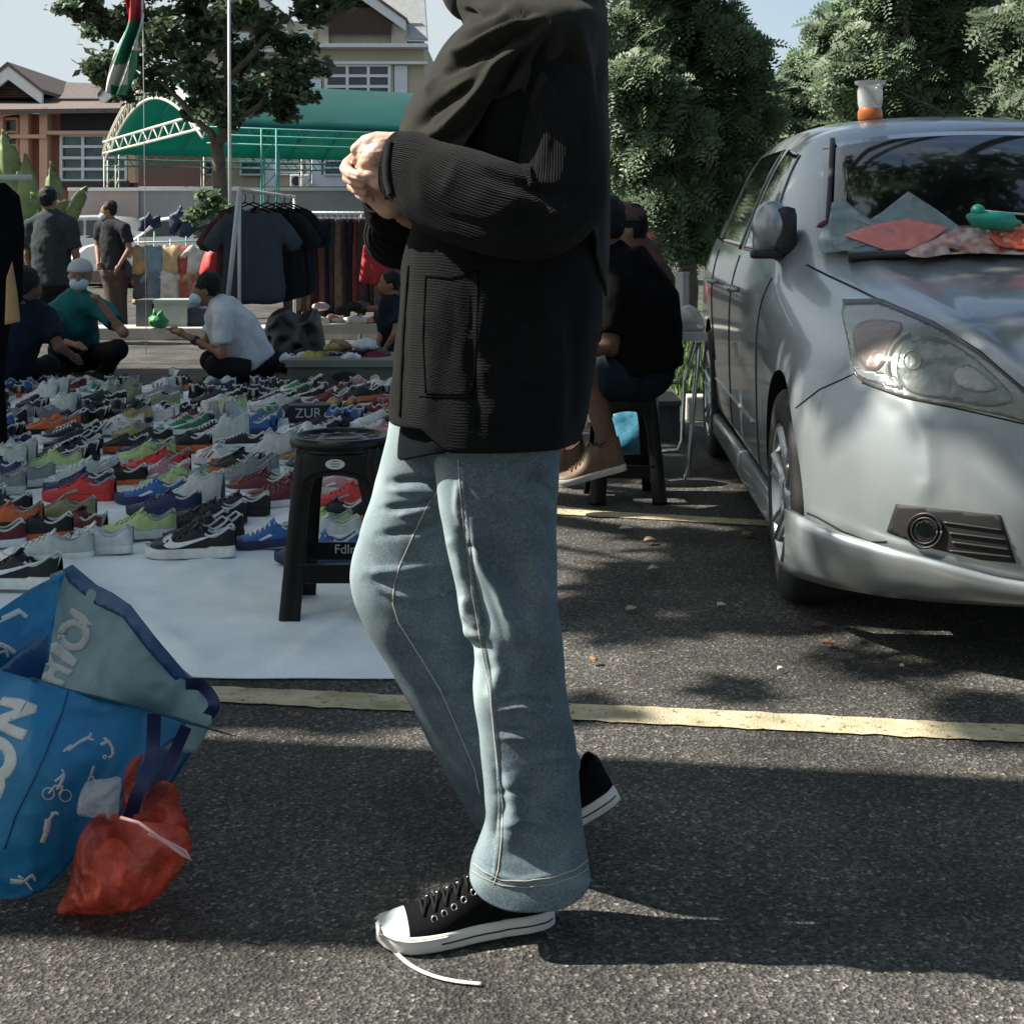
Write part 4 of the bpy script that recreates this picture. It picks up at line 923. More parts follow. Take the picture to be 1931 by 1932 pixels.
# bumper lip under the crease
def lip():
    vs = []; fs = []; n = 60; rows = 6
    for i in range(n+1):
        w = .872-1.744*i/n; aw = abs(w)
        for r in range(rows+1):
            t = r/rows; z = (.315-.06*math.cos(min(1,aw/.87)*1.2)*.0)*(1-t)+.150*t+.02*(1-(aw/.88)**2)*0
            zt = float(np.interp(aw, [0,.3,.45,.6,.75,.872], [.245,.25,.265,.295,.315,.335])); z = zt*(1-t)+(.158+.085*(1-aw/.87))*t
            s = sfront(w, z)-.008-.010*math.sin(t*math.pi*.9)-(.004 if r else 0)
            if aw > .85: s = max(s, -.345-.0)
            vs.append(CW(s+0*t, w+(.012 if w > 0 else -.012)*(aw/.87)**6, z))
    for i in range(n):
        for r in range(rows): k = i*(rows+1)+r; fs.append((k, k+1, k+rows+2, k+rows+1))
    o = mesh('bumper_lip', vs, fs, PAINT, car); recalc(o); solid(o, .02, 0); return o
lip()
# sill, door seams, handles, roof rail lines
def sideline(name, pts, r, mat):   # polyline on the near side in (s, z)
    q = []
    for s, z in smooth_poly(pts, 8, False):
        h = cbv.ray_cast(CW(s, 1.3, z), -CL); 
        if h[0] is not None: q.append(h[0]+CL*.001)
    mb = MB(); mb.tube(q, r, 6); return mb.build(name, mat, car, True)
sideline('door_gap', [(.62,.26),(.62,.5),(.60,.8),(.58,.93)], .003, LN); sideline('door_gap', [(1.56,.25),(1.57,.6),(1.57,.99)], .003, LN); sideline('door_gap', [(2.25,.5),(2.42,.75),(2.5,1.0)], .003, LN)
sideline('side_moulding', [(.75,.42),(1.5,.42),(2.2,.42)], .008, PAINT)
for s in (1.40, 2.28):
    h = cbv.ray_cast(CW(s, 1.3, .86), -CL); 
    if h[0] is not None:
        mb = MB(); c = h[0]; mb.tube([c-CB*.09, c-CB*.07+CL*.03, c+CB*.07+CL*.03, c+CB*.09], .011, 8); mb.build('door_handle', PAINT, car, True)
sk = MB(); sk.box(CW(1.3, .835, .20), (2.02, .05, .10), rot=math.atan2(CB.y, CB.x), bev=.02); sk.build('sill', PAINT, car, True)
for sg in (1, -1):
    # mirror
    mh = MB(); c = CW(.62, sg*(.815 if sg > 0 else .93), 1.092); Rm = Matrix.Rotation(math.atan2(CB.y, CB.x)-math.pi/2, 3, 'Z')
    mh.ball(c+Rm @ Vector((.01,0,.015)), (.066,.055,.085), 14, rot=Rm); mh.box(c+Rm @ Vector((.01,.015,-.012)), (.125,.07,.15), rot=math.atan2(CB.y, CB.x)-math.pi/2, bev=.03); mo = remesh(mh.build('mirror', PAINT, car, True), .008, 3)
    gl = MB(); gl.box(c+Rm @ Vector((.055,.012,-.004)), (.075,.125,.165), rot=math.atan2(CB.y, CB.x)-math.pi/2, bev=.03); gl.build('mirror_back', PLB, mo, True)
    st = MB(); st.tube([CW(.64, sg*.83, 1.03), CW(.68, sg*.76, 1.0)], [.03,.036], 10, flat=.6); st.box(CW(.62, sg*.82, 1.008), (.11,.07,.03), rot=math.atan2(CB.y,CB.x)-math.pi/2, bev=.01); st.build('mirror_arm', PLB, mo, True)
# wipers, cowl, aerial
cw_ = MB(); cw_.tube([CW(.33,.60,1.005),CW(.30,.3,1.02),CW(.29,0,1.025),CW(.30,-.3,1.02),CW(.33,-.6,1.005)], .03, 8, flat=.5); cw_.build('cowl', PLB, car, True)
an = MB(); an.tube([CW(1.42,.02,1.515), CW(1.44,.03,1.56), CW(1.62,.16,1.66)], [.006,.004,.0018], 6); an.box(CW(1.42,.02,1.515), (.07,.03,.02), bev=.006); an.build('aerial', PLB, car, True)
# plates and emblem are out of frame; exhaust and underside kept dark
ub = MB(); ub.box(CW(1.3,0,.24), (1.3,3.6,.10), rot=math.atan2(CB.y,CB.x)-math.pi/2, bev=.02); ub.build('underside', PLB, car, False)
# ---------------------------------------------------------------- trees
LEAF = [M('leaf_dark', (.065,.095,.05), .55, var=.25, vs=1.5), M('leaf_mid', (.12,.185,.10), .5, var=.25, vs=1.5), M('leaf_light', (.19,.275,.14), .5, var=.25, vs=1.5)]
for m_ in LEAF:      # thin leaves let light through
    n_ = m_.node_tree; b_ = n_.nodes['Principled BSDF']; t_ = n_.nodes.new('ShaderNodeBsdfTranslucent'); x_ = n_.nodes.new('ShaderNodeMixShader'); x_.inputs[0].default_value = .45; o_ = [q for q in n_.nodes if q.type == 'OUTPUT_MATERIAL'][0]
    n_.links.new(b_.inputs['Base Color'].links[0].from_socket, t_.inputs[0]); n_.links.new(b_.outputs[0], x_.inputs[1]); n_.links.new(t_.outputs[0], x_.inputs[2]); n_.links.new(x_.outputs[0], o_.inputs[0])
BARK = M('bark', (.10,.085,.068), .9, var=.35, vs=9, bump=.6, bs=40)
def leaf_cloud(name, blobs, n, size, parent, seed=1, pinnate=0, dens_edge=.55, wts=(.4,.4,.2), squash=.75, clump=1.0):
    """blobs: (centre, radius) ; n leaves or fronds spread through them, gathered in smaller clumps"""
    rs = np.random.RandomState(seed); B = np.array([[*b[0], b[1]] for b in blobs]); p = B[:,3]**2; p /= p.sum()
    # sub-clumps
    nc = max(8, n//26); bi = rs.choice(len(B), nc, p=p); d = rs.normal(size=(nc,3)); d /= np.linalg.norm(d, axis=1)[:,None]; rad = B[bi,3]*(dens_edge+(1-dens_edge)*rs.uniform(size=nc))**.6
    cc = B[bi,:3]+d*rad[:,None]*np.array([1,1,squash]); cr_ = B[bi,3]*rs.uniform(.13,.27,nc)*clump
    ci = rs.randint(0, nc, n); c = cc[ci]+rs.normal(size=(n,3))*cr_[ci][:,None]*np.array([1,1,.6]); tone = rs.uniform(size=nc)[ci]*.5+rs.uniform(size=n)*.5
    mi = np.where(tone < wts[0], 0, np.where(tone < wts[0]+wts[1], 1, 2))
    if not pinnate:
        a = rs.normal(size=(n,3)); a[:,2] = a[:,2]*.5-.25; a /= np.linalg.norm(a,axis=1)[:,None]; b = np.cross(a, rs.normal(size=(n,3))); b /= np.linalg.norm(b,axis=1)[:,None]
        L = size*rs.uniform(.7,1.35,n)[:,None]; w = L*.24; V = np.stack([c-a*L*.5, c+b*w-a*L*.05, c+a*L*.5, c-b*w-a*L*.05], 1)
        return fastmesh(name, V.reshape(-1,3), np.arange(4*n).reshape(-1,4), LEAF, parent, mi)
    k = pinnate; nv_ = np.array([SD.x, SD.y-.75, SD.z])+rs.normal(size=(n,3))*.55; nv_ /= np.linalg.norm(nv_,axis=1)[:,None]; a = rs.normal(size=(n,3)); a[:,2] -= .3; a -= nv_*(a*nv_).sum(1)[:,None]; a /= np.linalg.norm(a,axis=1)[:,None]      # fronds turn their faces to the light
    s = np.cross(a, nv_); s /= np.linalg.norm(s,axis=1)[:,None]; L = size*rs.uniform(.7,1.3,n); Vs = []; Ms = []
    for j in range(k):
        t = (j+.5)/k; base = c+a*(L*t)[:,None]; base[:,2] -= L*.35*t*t; ll = L*.34*math.sin(math.pi*(.18+.75*t))
        for sg in (1, -1):
            dirv = s*sg+a*.45; dirv[:,2] -= .08; dirv /= np.linalg.norm(dirv,axis=1)[:,None]; w = a*(ll*.26)[:,None]
            Vs.append(np.stack([base, base+dirv*(ll*.45)[:,None]+w, base+dirv*ll[:,None], base+dirv*(ll*.45)[:,None]-w], 1)); Ms.append(mi)
    V = np.concatenate(Vs); return fastmesh(name, V.reshape(-1,3), np.arange(4*len(V)).reshape(-1,4), LEAF, parent, np.concatenate(Ms))
def tree(label, base, blobs, n, size, trunk, pinnate=0, seed=1, name='tree', group=None, bark=BARK, **k):
    e = E(name, base, 0, label, 'tree', group); leaf_cloud('crown', blobs, n, size, e, seed, pinnate, **k); mb = MB()
    for pts, rs_ in trunk: mb.tube([Vector(p) for p in pts], rs_, 10)
    mb.build('trunk', bark, e, True); return e
def blob(u, v, D, r, dz=0): q = P(u, v, D); return ((q.x, q.y+dz, q.z), r*D/F)
def limbs_to(base, blobs, D, r0=.12, every=1, rs=3):
    out = []; rr = random.Random(rs); b = Vector(base); top = max(q[0][2] for q in blobs); fork = b+Vector((0,0,(top-b.z)*.35))
    out.append(([b, b+(fork-b)*.5+Vector((.05,0,0)), fork], [r0*1.25, r0, r0*.85]))
    for q in blobs[::every]:
        c = Vector(q[0]); m = fork.lerp(c, .5)+Vector((rr.uniform(-.15,.15), rr.uniform(-.15,.15), rr.uniform(0,.2))); out.append(([fork, m, c], [r0*.6, r0*.35, r0*.08]))
    return out
# left middle tree in front of the buildings
D = 17.5
bl = [blob(u, v, D+dd, r) for u, v, r, dd in ((150,15,42,0),(195,50,42,.6),(205,130,46,-.5),(250,40,50,.3),(250,110,36,.6),(305,75,48,-.4),(300,150,42,.2),(345,25,42,.3),(355,120,48,-.3),(390,175,44,.2),(415,215,38,-.4),(400,60,44,0),(450,110,42,.4),(445,20,40,-.5),(475,185,42,.3),(510,55,42,.2),(520,140,46,-.3),(560,165,42,.1),(560,85,38,.4),(600,130,26,0),(540,210,26,0),(590,20,38,.2),(635,0,34,0),(380,-40,60,0),(480,-50,60,0),(290,-50,60,0),(180,-40,44,0),(590,-50,50,0),(230,175,26,0),(375,215,26,.3),(330,-110,60,0),(450,-120,60,0))]
b0 = P(415,440,D); b0.z = 0; tr = [([b0, P(417,370,D), P(413,300,D), P(408,272,D)], [.115,.095,.085,.08]), ([P(408,272,D), P(398,250,D), P(384,240,D+.1), P(340,190,D), P(300,150,D)], [.06,.05,.045,.035,.018]), ([P(412,275,D), P(432,225,D), P(430,150,D), P(425,60,D), P(420,-60,D)], [.068,.055,.045,.035,.018]),
   ([P(420,262,D), P(450,225,D), P(490,200,D), P(520,150,D)], [.05,.04,.035,.018]), ([P(430,150,D), P(470,110,D), P(510,60,D), P(560,20,D)], [.05,.04,.03,.015]), ([P(428,180,D), P(380,130,D), P(330,60,D), P(260,40,D)], [.045,.04,.03,.012]), ([P(430,120,D), P(400,60,D), P(380,0,D)], [.04,.03,.02])]
tree('broad dark tree with forked trunk standing before the green arched canopy', b0, bl, 24000, .12, tr, seed=4, wts=(.62,.3,.08), dens_edge=.2)
# right hand belt of feathery trees
def rtree(label, u, D, spec, n, seed, r0=.1, size=.185, pin=6, **k):
    b = P(u, 600, D); b.z = 0; bl = [blob(a, v, D+dd, r) for a, v, r, dd in spec]; return tree(label, b, bl, n, size, limbs_to(b, bl, D, r0), pinnate=pin, seed=seed, group='feathery trees behind the car', clump=.62, **k)
rtree('feathery green tree directly right of the walking person, two slim trunks', 1290, 11.5, ((1180,60,85,0),(1240,0,90,.4),(1320,40,85,.2),(1380,90,70,0),(1200,160,80,-.3),(1290,150,90,.3),(1370,180,80,.2),(1190,260,75,0),(1270,270,85,-.2),(1360,290,80,.4),(1410,230,50,0),(1200,350,60,0),(1270,370,55,-.2),(1350,400,75,.3),(1310,450,60,0),(1390,370,60,.3),(1250,-110,110,0),(1360,-90,70,0),(1420,150,36,.2)), 12500, 21, .07, wts=(.25,.45,.3), dens_edge=.3)
rtree('lower leafy tree between the two taller ones, under the patch of blue sky', 1500, 15, ((1450,190,60,0),(1500,150,50,.3),(1540,120,42,.2),(1480,250,75,0),(1560,200,70,.2),(1430,290,60,.3),(1530,290,80,0),(1450,370,80,.2),(1540,370,70,0)), 7000, 22, .10, wts=(.35,.45,.2), dens_edge=.2)
rtree('tall bright leafy tree rising behind the car roof', 1700, 12.5, ((1600,70,60,0),(1650,10,80,.2),(1740,20,90,.3),(1620,150,80,-.2),(1700,110,90,.2),(1790,110,95,.3),(1850,30,80,.1),(1640,220,80,.2),(1740,220,90,0),(1840,200,95,.2),(1900,110,80,0),(1930,230,80,.2),(1690,300,80,0),(1800,300,90,.2),(1700,-100,100,0),(1850,-100,110,0)), 14500, 23, .12, wts=(.15,.4,.45), dens_edge=.25)
rtree('dark crown at the right edge with a pale trunk showing', 1960, 10.5, ((1960,40,90,0),(2040,-20,120,.3),(2050,120,120,.2),(1990,190,100,.1),(2100,260,130,.2)), 4800, 24, .12, wts=(.5,.35,.15))
# trees beyond the frame that shade the car and the ground and are mirrored in its glass
def shade_tree(label, c, r, n, seed, size=.5):
    rr = random.Random(seed); bl = [((c[0]+rr.uniform(-1,1)*r*.7, c[1]+rr.uniform(-1,1)*r*.7, c[2]+rr.uniform(-.4,.4)*r*.6), r*rr.uniform(.35,.6)) for _ in range(9)]
    return (bl, n, size, seed)
def off(gx, gy, z): k = z/SD.z; return (gx+SD.x*k, gy+SD.y*k, z)
sp = [(off(2.6,3.75,5.4), .85, 900, 37), (off(1.9,4.3,5.3), .6, 900, 38), (off(.95,4.65,5.2), .78, 900, 31), (off(2.4,5.2,5.4), 1.3, 900, 32), (off(1.3,6.7,5.6), 1.3, 900, 33), (off(3.4,6.6,6.0), 1.4, 900, 36)]
bl = []; 
e = E('tree', (-4.8,7.2,0), 0, 'spreading shade tree left of the shoe stall, outside the view', 'tree')
for i, (c, r, n, sd) in enumerate(sp):
    b_, n_, s_, _ = shade_tree('', c, r, n, sd); bl += b_
leaf_cloud('crown', bl, 5200, .34, e, 5, 0, .1, squash=.5); bl2 = [(off(x, y, 5.0+.3*i), .28) for i, (x, y) in enumerate(((.35,3.25),(.8,3.45),(1.3,3.1),(1.7,3.3),(-.6,2.95),(-.9,2.92),(1.0,3.75),(.2,3.75)))]
leaf_cloud('outer_twigs', bl2, 330, .16, e, 15, 0, .1, squash=.8); mb = MB()
for t in limbs_to((-5.2,7.4,0), bl, 0, .16, 3): mb.tube(t[0], t[1], 10)
mb.build('trunk', BARK, e, True)
e = E('tree', (4.6,9.0,0), 0, 'large rain tree whose boughs hang over the parked car, above the view', 'tree')
rr = random.Random(9); bl = [((2.2+rr.uniform(-3.2,3.8), 7.6+rr.uniform(-1.8,1.6), 8.2+rr.uniform(-.6,1.4)), rr.uniform(.9,1.6)) for _ in range(22)]
leaf_cloud('crown', bl, 5200, .42, e, 6, 0, .1); mb = MB()
for t in limbs_to((4.8,10.2,0), bl, 0, .25, 8): mb.tube(t[0], t[1], 10)
mb.build('trunk', BARK, e, True)
e = E('tree', (1.0,-7.0,0), 0, 'broad tree standing behind the camera', 'tree')
bl = [((1+rr.uniform(-7,8), -6.5+rr.uniform(-2.0,2.2), 4.4+rr.uniform(-2.2,3.0)), rr.uniform(1.0,1.9)) for _ in range(26)]
leaf_cloud('crown', bl, 6000, .5, e, 8, 0, .1); mb = MB()
for t in limbs_to((1.0,-7.0,0), bl, 0, .25, 4): mb.tube(t[0], t[1], 10)
mb.build('trunk', BARK, e, True)
# added sheets out of view, shaped to cast the shade on the ground
CANV = M('shade_canvas', (.12,.13,.12), .8, var=.1, vs=2)
CANL = M('pale_shade_canvas', (.60,.62,.60), .8, var=.05, vs=2)
n_ = CANL.node_tree; t_ = n_.nodes.new('ShaderNodeBsdfTranslucent'); t_.inputs[0].default_value = (.75,.78,.80,1); x_ = n_.nodes.new('ShaderNodeMixShader'); x_.inputs[0].default_value = .55; n_.links.new(n_.nodes['Principled BSDF'].outputs[0], x_.inputs[1]); n_.links.new(t_.outputs[0], x_.inputs[2]); n_.links.new(x_.outputs[0], [q for q in n_.nodes if q.type == 'OUTPUT_MATERIAL'][0].inputs[0])
def added_sunshade(label, gq, z, poles, mat=None):
    q = [Vector(off(x, y, z)) for x, y in gq]; c = sum(q, Vector())/4; e = E('added_sunshade', (c.x, c.y, 0), 0, label, 'added_sunshade'); vs = []; fs = []; n = 14
    for i in range(n+1):
        for j in range(n+1):
            u, v = i/n, j/n; p = q[0]*(1-u)*(1-v)+q[1]*u*(1-v)+q[2]*u*v+q[3]*(1-u)*v; vs.append(p+Vector((0,0,-.10*math.sin(u*math.pi)*math.sin(v*math.pi))))
    for i in range(n):
        for j in range(n): k = i*(n+1)+j; fs.append((k, k+1, k+n+2, k+n+1))
    o = mesh('canvas', vs, fs, mat or CANV, e); solid(o, .01)
    for a in poles: mb = MB(); mb.tube([Vector((a[0], a[1], 0)), Vector((a[0], a[1], z-.02))], .025, 10); mb.build('pole', M('steel_pole', (.5,.5,.5), .4, .8), e, True)
    return e
added_sunshade('long narrow grey canvas added out of view at the left to shade the ground', [(-3.4,2.27),(-.14,2.072),(-.14,2.50),(-3.4,2.80)], 3.4, [(-6.6,3.0)])
added_sunshade('second long grey canvas added out of view beside the narrow one to shade the ground', [(-3.4,2.5),(3.4,2.05),(3.4,2.40),(-3.4,3.33)], 3.45, [(-6.6,3.6)])
added_sunshade('large pale canvas added out of view to shade the shoe stall', [(-4.6,3.0),(-.02,3.0),(.35,11.0),(-4.6,11.0)], 3.6, [(-8.2,4.2),(-8.2,11.4),(-5.0,11.5)], CANL)
# ---------------------------------------------------------------- shoe stall
def cloth():
    vs = []; fs = []; x0, x1, y0, y1 = -3.9, -.20, 3.37, 9.55; nx, ny = 150, 230
    for j in range(ny+1):
        for i in range(nx+1):
            u, v = i/nx, j/ny; x = x0+(x1-x0)*u+.02*noise.noise(Vector((v*9,1,2))) ; ye = y0+(-.02+.02*noise.noise(Vector((u*14,0,0)))+.04*(u-.5)*-1)*(1-v); y = ye+(y1-ye)*v
            p = Vector((x, y, 0)); h = .012+.016*max(0, noise.noise(p*2.3))+.022*ridge(p*1.6+Vector((3,1,0)))*max(0,.5+noise.noise(p*1.1))+.009*ridge(p*3.7)+.003*noise.noise(p*16)
            h += .014*math.exp(-((x+.9+(y-3.6)*.7)/.035)**2)*(1 if y < 4.4 else 0)+.012*math.exp(-((x+.55-(y-3.4)*.25)/.03)**2)*(1 if y < 4.2 else 0)
            e = min((y-y0), (x1-x), .05)/.05; vs.append((x, y, max(.006, h*max(.15, min(1, e)))))
    for j in range(ny):
        for i in range(nx): k = j*(nx+1)+i; fs.append((k, k+1, k+nx+2, k+nx+1))
    o = mesh('ground_cloth', vs, fs, M('white_cloth', (.80,.845,.85), .85, var=.10, vs=3, bump=.25, bs=120), None, True); solid(o, .003)
    T(o, 'wrinkled white cloth spread on the asphalt under all the shoes', 'cloth'); return o
cloth()
bk = (.0065,.0065,.007); wh = (.72,.74,.72); gy = (.27,.29,.29); nv = (.015,.03,.09); rd = (.55,.035,.03); lm = (.42,.55,.22); ol = (.26,.27,.12); og = (.55,.12,.03); tl = (.04,.20,.24); gn = (.03,.20,.09); mr = (.12,.015,.02); pk = (.45,.22,.24); bl_ = (.03,.12,.35); tn = (.25,.16,.09); lg = (.52,.56,.53); yl = (.45,.33,.08)
STY = [('black trainer with white swoosh and white sole', ('runner',bk,wh,bk,lg,'swoosh',wh,bk)), ('white trainer with three dark stripes', ('canvas',wh,wh,wh,lg,'stripes',(.08,.08,.08),wh)),
 ('lime green trainer', ('runner',lm,lg,lm,gy,None,lm,lm)), ('olive trainer', ('runner',ol,ol,gy,gy,None,ol,ol)), ('bright red trainer', ('runner',rd,rd,rd,gy,'bar',gy,rd)), ('black and orange trainer', ('runner',bk,og,bk,lg,None,og,bk)),
 ('orange trainer with black sole', ('runner',og,bk,og,gy,None,og,og)), ('grey running shoe', ('runner',gy,lg,gy,gy,None,gy,gy)), ('navy trainer with white lining', ('runner',nv,nv,nv,lg,None,nv,nv)), ('blue trainer with white laces', ('runner',bl_,nv,wh,lg,'bar',wh,nv)),
 ('plain black shoe with grey lining', ('canvas',bk,bk,bk,lg,None,bk,bk)), ('black trainer with white sole', ('canvas',bk,wh,wh,lg,None,wh,bk)), ('dark red shoe', ('canvas',mr,wh,mr,lg,None,mr,mr)), ('green trainer with white laces', ('runner',gn,wh,wh,lg,'swoosh',wh,gn)),
 ('pale grey high shoe', ('high',lg,wh,wh,lg,None,lg,lg)), ('teal trainer', ('runner',tl,lg,tl,gy,'bar',wh,tl)), ('pink and white trainer', ('runner',pk,wh,wh,lg,'bar',wh,pk)), ('tan shoe', ('canvas',tn,wh,tn,lg,None,tn,tn)), ('yellow and black trainer', ('runner',yl,bk,bk,gy,'bar',bk,yl)),
 ('white trainer with plain sides', ('canvas',lg,wh,wh,lg,None,lg,wh)), ('black trainer with white swoosh, black sole', ('runner',bk,bk,bk,lg,'swoosh',wh,bk))]
WT = [3,1,1,.6,.7,1.3,.5,1.2,2.0,1.1,4.2,2.6,1.2,.8,1.2,.8,.7,.7,.5,2.0,2.2]
ORD = ['', 'first','second','third','fourth','fifth','sixth','seventh','eighth','ninth','tenth','eleventh','twelfth','thirteenth','fourteenth','fifteenth','sixteenth','seventeenth','eighteenth','nineteenth','twentieth','twenty-first','twenty-second','twenty-third','twenty-fourth','twenty-fifth','twenty-sixth']
man = []   # (u, v of the contact, style index, heading in degrees)
for q in ((360,1064,0,183,1.06), (165,1058,1,187,1.08), (25,1122,0,172,1.1), (258,1028,2,186,1), (110,1000,3,183,1), (150,958,4,178,1.05), (8,1012,6,186,1), (40,930,7,200,1), (95,900,2,190,1), (215,930,5,182,1), (310,985,8,185,1), (232,862,5,170,.95), (90,1072,19,192,1.05),
          (395,1000,10,186,1), (440,985,10,186,1), (505,1045,9,200,.9), (600,1075,9,190,1), (285,960,9,190,1), (655,965,4,186,.95), (625,1000,5,182,.95), (600,1020,2,176,.9), (350,860,5,165,1), (60,1035,5,188,1), (415,845,14,180,1.1), (500,880,14,170,1.1), (518,800,13,95,1.1)):
    man.append(q)
shoes = []
for u, v, st, hd, sc in man: p = G(u, v); shoes.append([p.x, p.y, st, hd, sc])
rr = random.Random(12); Y = 4.62; row = 0
while Y < 9.45:
    x = -.385*Y-.05+rr.uniform(0,.12); xr = -.085*Y
    if Y > 8.6: x = max(x, -3.3)
    while x < xr:
        st = rr.choices(range(len(STY)), WT)[0]; far = Y > 7.4; hd = (rr.choice([178,184,190,172,150,205,160,215,196]) if not far or rr.random() < .5 else rr.choice([95,80,110,100,265]))+rr.uniform(-12,12)
        w = .30 if abs(math.cos(math.radians(hd))) > .6 else .13
        for j in range(2):
            px_, py_ = (x, Y+.105*j) if w > .2 else (x+.115*j, Y)
            if rr.random() < .93 and all((px_-s[0])**2*(.6 if w > .2 else 1.4)+(py_-s[1])**2*3.2 > .026 for s in shoes[:26]): shoes.append([px_+rr.uniform(-.01,.01), py_+rr.uniform(-.01,.01), st, hd+rr.uniform(-11,11), rr.uniform(.92,1.06)])
        x += (w+.035 if w > .2 else .27)+rr.uniform(0,.04 if rr.random() < .8 else .16)
    Y += .238; row += 1
shoes = shoes[:298]
rows = sorted(set(int((s[1]-3.9)/.27) for s in shoes)); byrow = {}
for s in shoes: byrow.setdefault(int((s[1]-3.9)/.27), []).append(s)
for ri, r in enumerate(sorted(byrow)):
    L = sorted(byrow[r], key=lambda s: s[0]/s[1])
    for ci, (x, y, st, hd, sc) in enumerate(L):
        lab = '%s, %s from left, %s row from front' % (STY[st][0], ORD[ci+1], ORD[ri+1])
        put_shoe(STY[st][1], (x-.1375*sc*math.cos(math.radians(hd)), y-.1375*sc*math.sin(math.radians(hd)), .028), math.radians(hd), lab, 'shoe', 'second-hand shoes laid out on the white cloth', scale=sc, detail=y < 6.5)
# little white price cards among the shoes
# ---------------------------------------------------------------- stools
STB = M('black_stool_plastic', (.004,.0045,.0045), .36, var=.15, vs=20, spec=.3)
def stool(loc, rz, label, zs=1.0, text=True):
    e = E('stool', loc, rz, label, 'stool', 'black plastic stools'); h = .505*zs
    mb = MB(); mb.lathe((0,0,0), [(0,h-.012),(.05,h-.012),(.055,h-.006),(.062,h-.006),(.068,h-.013),(.118,h-.013),(.124,h-.003),(.130,h),(.137,h-.002),(.142,h-.010),(.143,h-.022),(.139,h-.03),(.141,h-.035)], 48)
    st = mb.build('seat', STB, e, True, world=False)
    hb = MB()
    for k in range(14):
        a = 2*math.pi*k/14; c = (math.cos(a)*.094, math.sin(a)*.094, h-.0125); hb.box(c, (.030,.016,.006), rot=a, bev=.002)
    hb.build('seat_pattern', M('stool_grip', (.035,.038,.038), .5, var=0), st, False, world=False)
    # four sides with an arched opening between tapering legs
    n = 24; bw, tw = .152, .108
    def side_pt(x, z): t = z/h; w = bw+(tw-bw)*t; return x, w
    for k in range(4):
        R = Matrix.Rotation(k*math.pi/2, 3, 'Z'); mb = MB()
        # apron: grid between top edge and arch
        vs = []; fs = []
        for i in range(n+1):
            u = -1+2*i/n
            for j in range(5):
                ztop = h-.03; za = .355*zs+.055*zs*math.sqrt(max(0, 1-u*u)); z = ztop+(za-ztop)*j/4; t = z/h; w = bw+(tw-bw)*t; x = u*(w-.030*(1-t*.3)); bow = .012*(1-u*u)*(t)
                q = R @ Vector((x, -(w+bow), z)); vs.append(q)
        for i in range(n):
            for j in range(4): a = i*5+j; fs.append((a, a+1, a+6, a+5))
        mb.add(vs, fs); o = mb.build('apron', STB, e, True, world=False); recalc(o); solid(o, .006, 0)
        # rung
        z0 = .145*zs; w = bw+(tw-bw)*z0/h; g = MB(); g.box(R @ Vector((0, -w+.004, z0)), (2*w-.06, .012, .052), rot=k*math.pi/2, bev=.003); g.build('rung', STB, e, False, world=False)
        # leg at the corner, an angle section
        L_ = MB(); vs = []; fs = []; zz = [0,.012,.10,.20,.30,.355,.40,.44,.48]; prof = [(-.052,0),(-.014,0),(-.003,.003),(0,.014),(0,.052)]
        for z in zz:
            z *= zs; t = z/h; w = bw+(tw-bw)*t; s_ = 1.12-.25*t+ (.5*max(0, (z/zs-.34))/.14)
            for (a, b) in prof: vs.append(R @ Vector((w+a*s_, -(w-b*s_), z)))
        for i in range(len(zz)-1):
            for j in range(4): a = i*5+j; fs.append((a, a+1, a+6, a+5))
        L_.add(vs, fs); o = L_.build('leg', STB, e, True, world=False); recalc(o); solid(o, .007, 0)
    return e, st, h
sx = -.480; s1, st1, h1 = stool((sx, 3.88, .010), 0.0, 'black plastic stool standing on the white cloth behind the walking legs')
def text_obj(txt, loc, rot, size, mat, parent, name='lettering', ext=.0006):
    c = bpy.data.curves.new(name, 'FONT'); c.body = txt; c.size = size; c.align_x = 'CENTER'; c.align_y = 'CENTER'; c.extrude = ext; o = bpy.data.objects.new(name, c); COL.objects.link(o); o.location = loc; o.rotation_euler = rot
    bpy.context.view_layer.update(); dg = bpy.context.evaluated_depsgraph_get(); me = bpy.data.meshes.new_from_object(o.evaluated_get(dg)); mw = o.matrix_basis.copy(); bpy.data.objects.remove(o)
    me.transform(mw); me.materials.clear(); me.materials.append(mat); ob = bpy.data.objects.new(name, me); COL.objects.link(ob); ob.parent = parent; ob.matrix_parent_inverse = world_of(parent).inverted(); return ob
WL = M('pale_marker', (.55,.60,.58), .6, var=0)
text_obj('Fdlr', (sx-.005, 3.88+.119, .162), (math.radians(90),0,0), .038, WL, s1)
lb = MB(); cc = Vector((sx, 3.88-.1345, .452)); lb.tube([cc, cc+Vector((0,-.002,0))], .0265, 28); o = lb.build('label', M('label_white', (.60,.63,.60), .5, var=.05), s1, False)
for v in o.data.vertices: v.co.z = cc.z+(v.co.z-cc.z)*.52
pm = MB()
for dz, w in ((.008,.018),(.001,.026),(-.006,.02)): pm.box(cc+Vector((0,-.0025,dz)), (w,.0006,.003))
pm.build('label_print', M('label_ink',(.2,.22,.22),.6,var=0), s1, False)
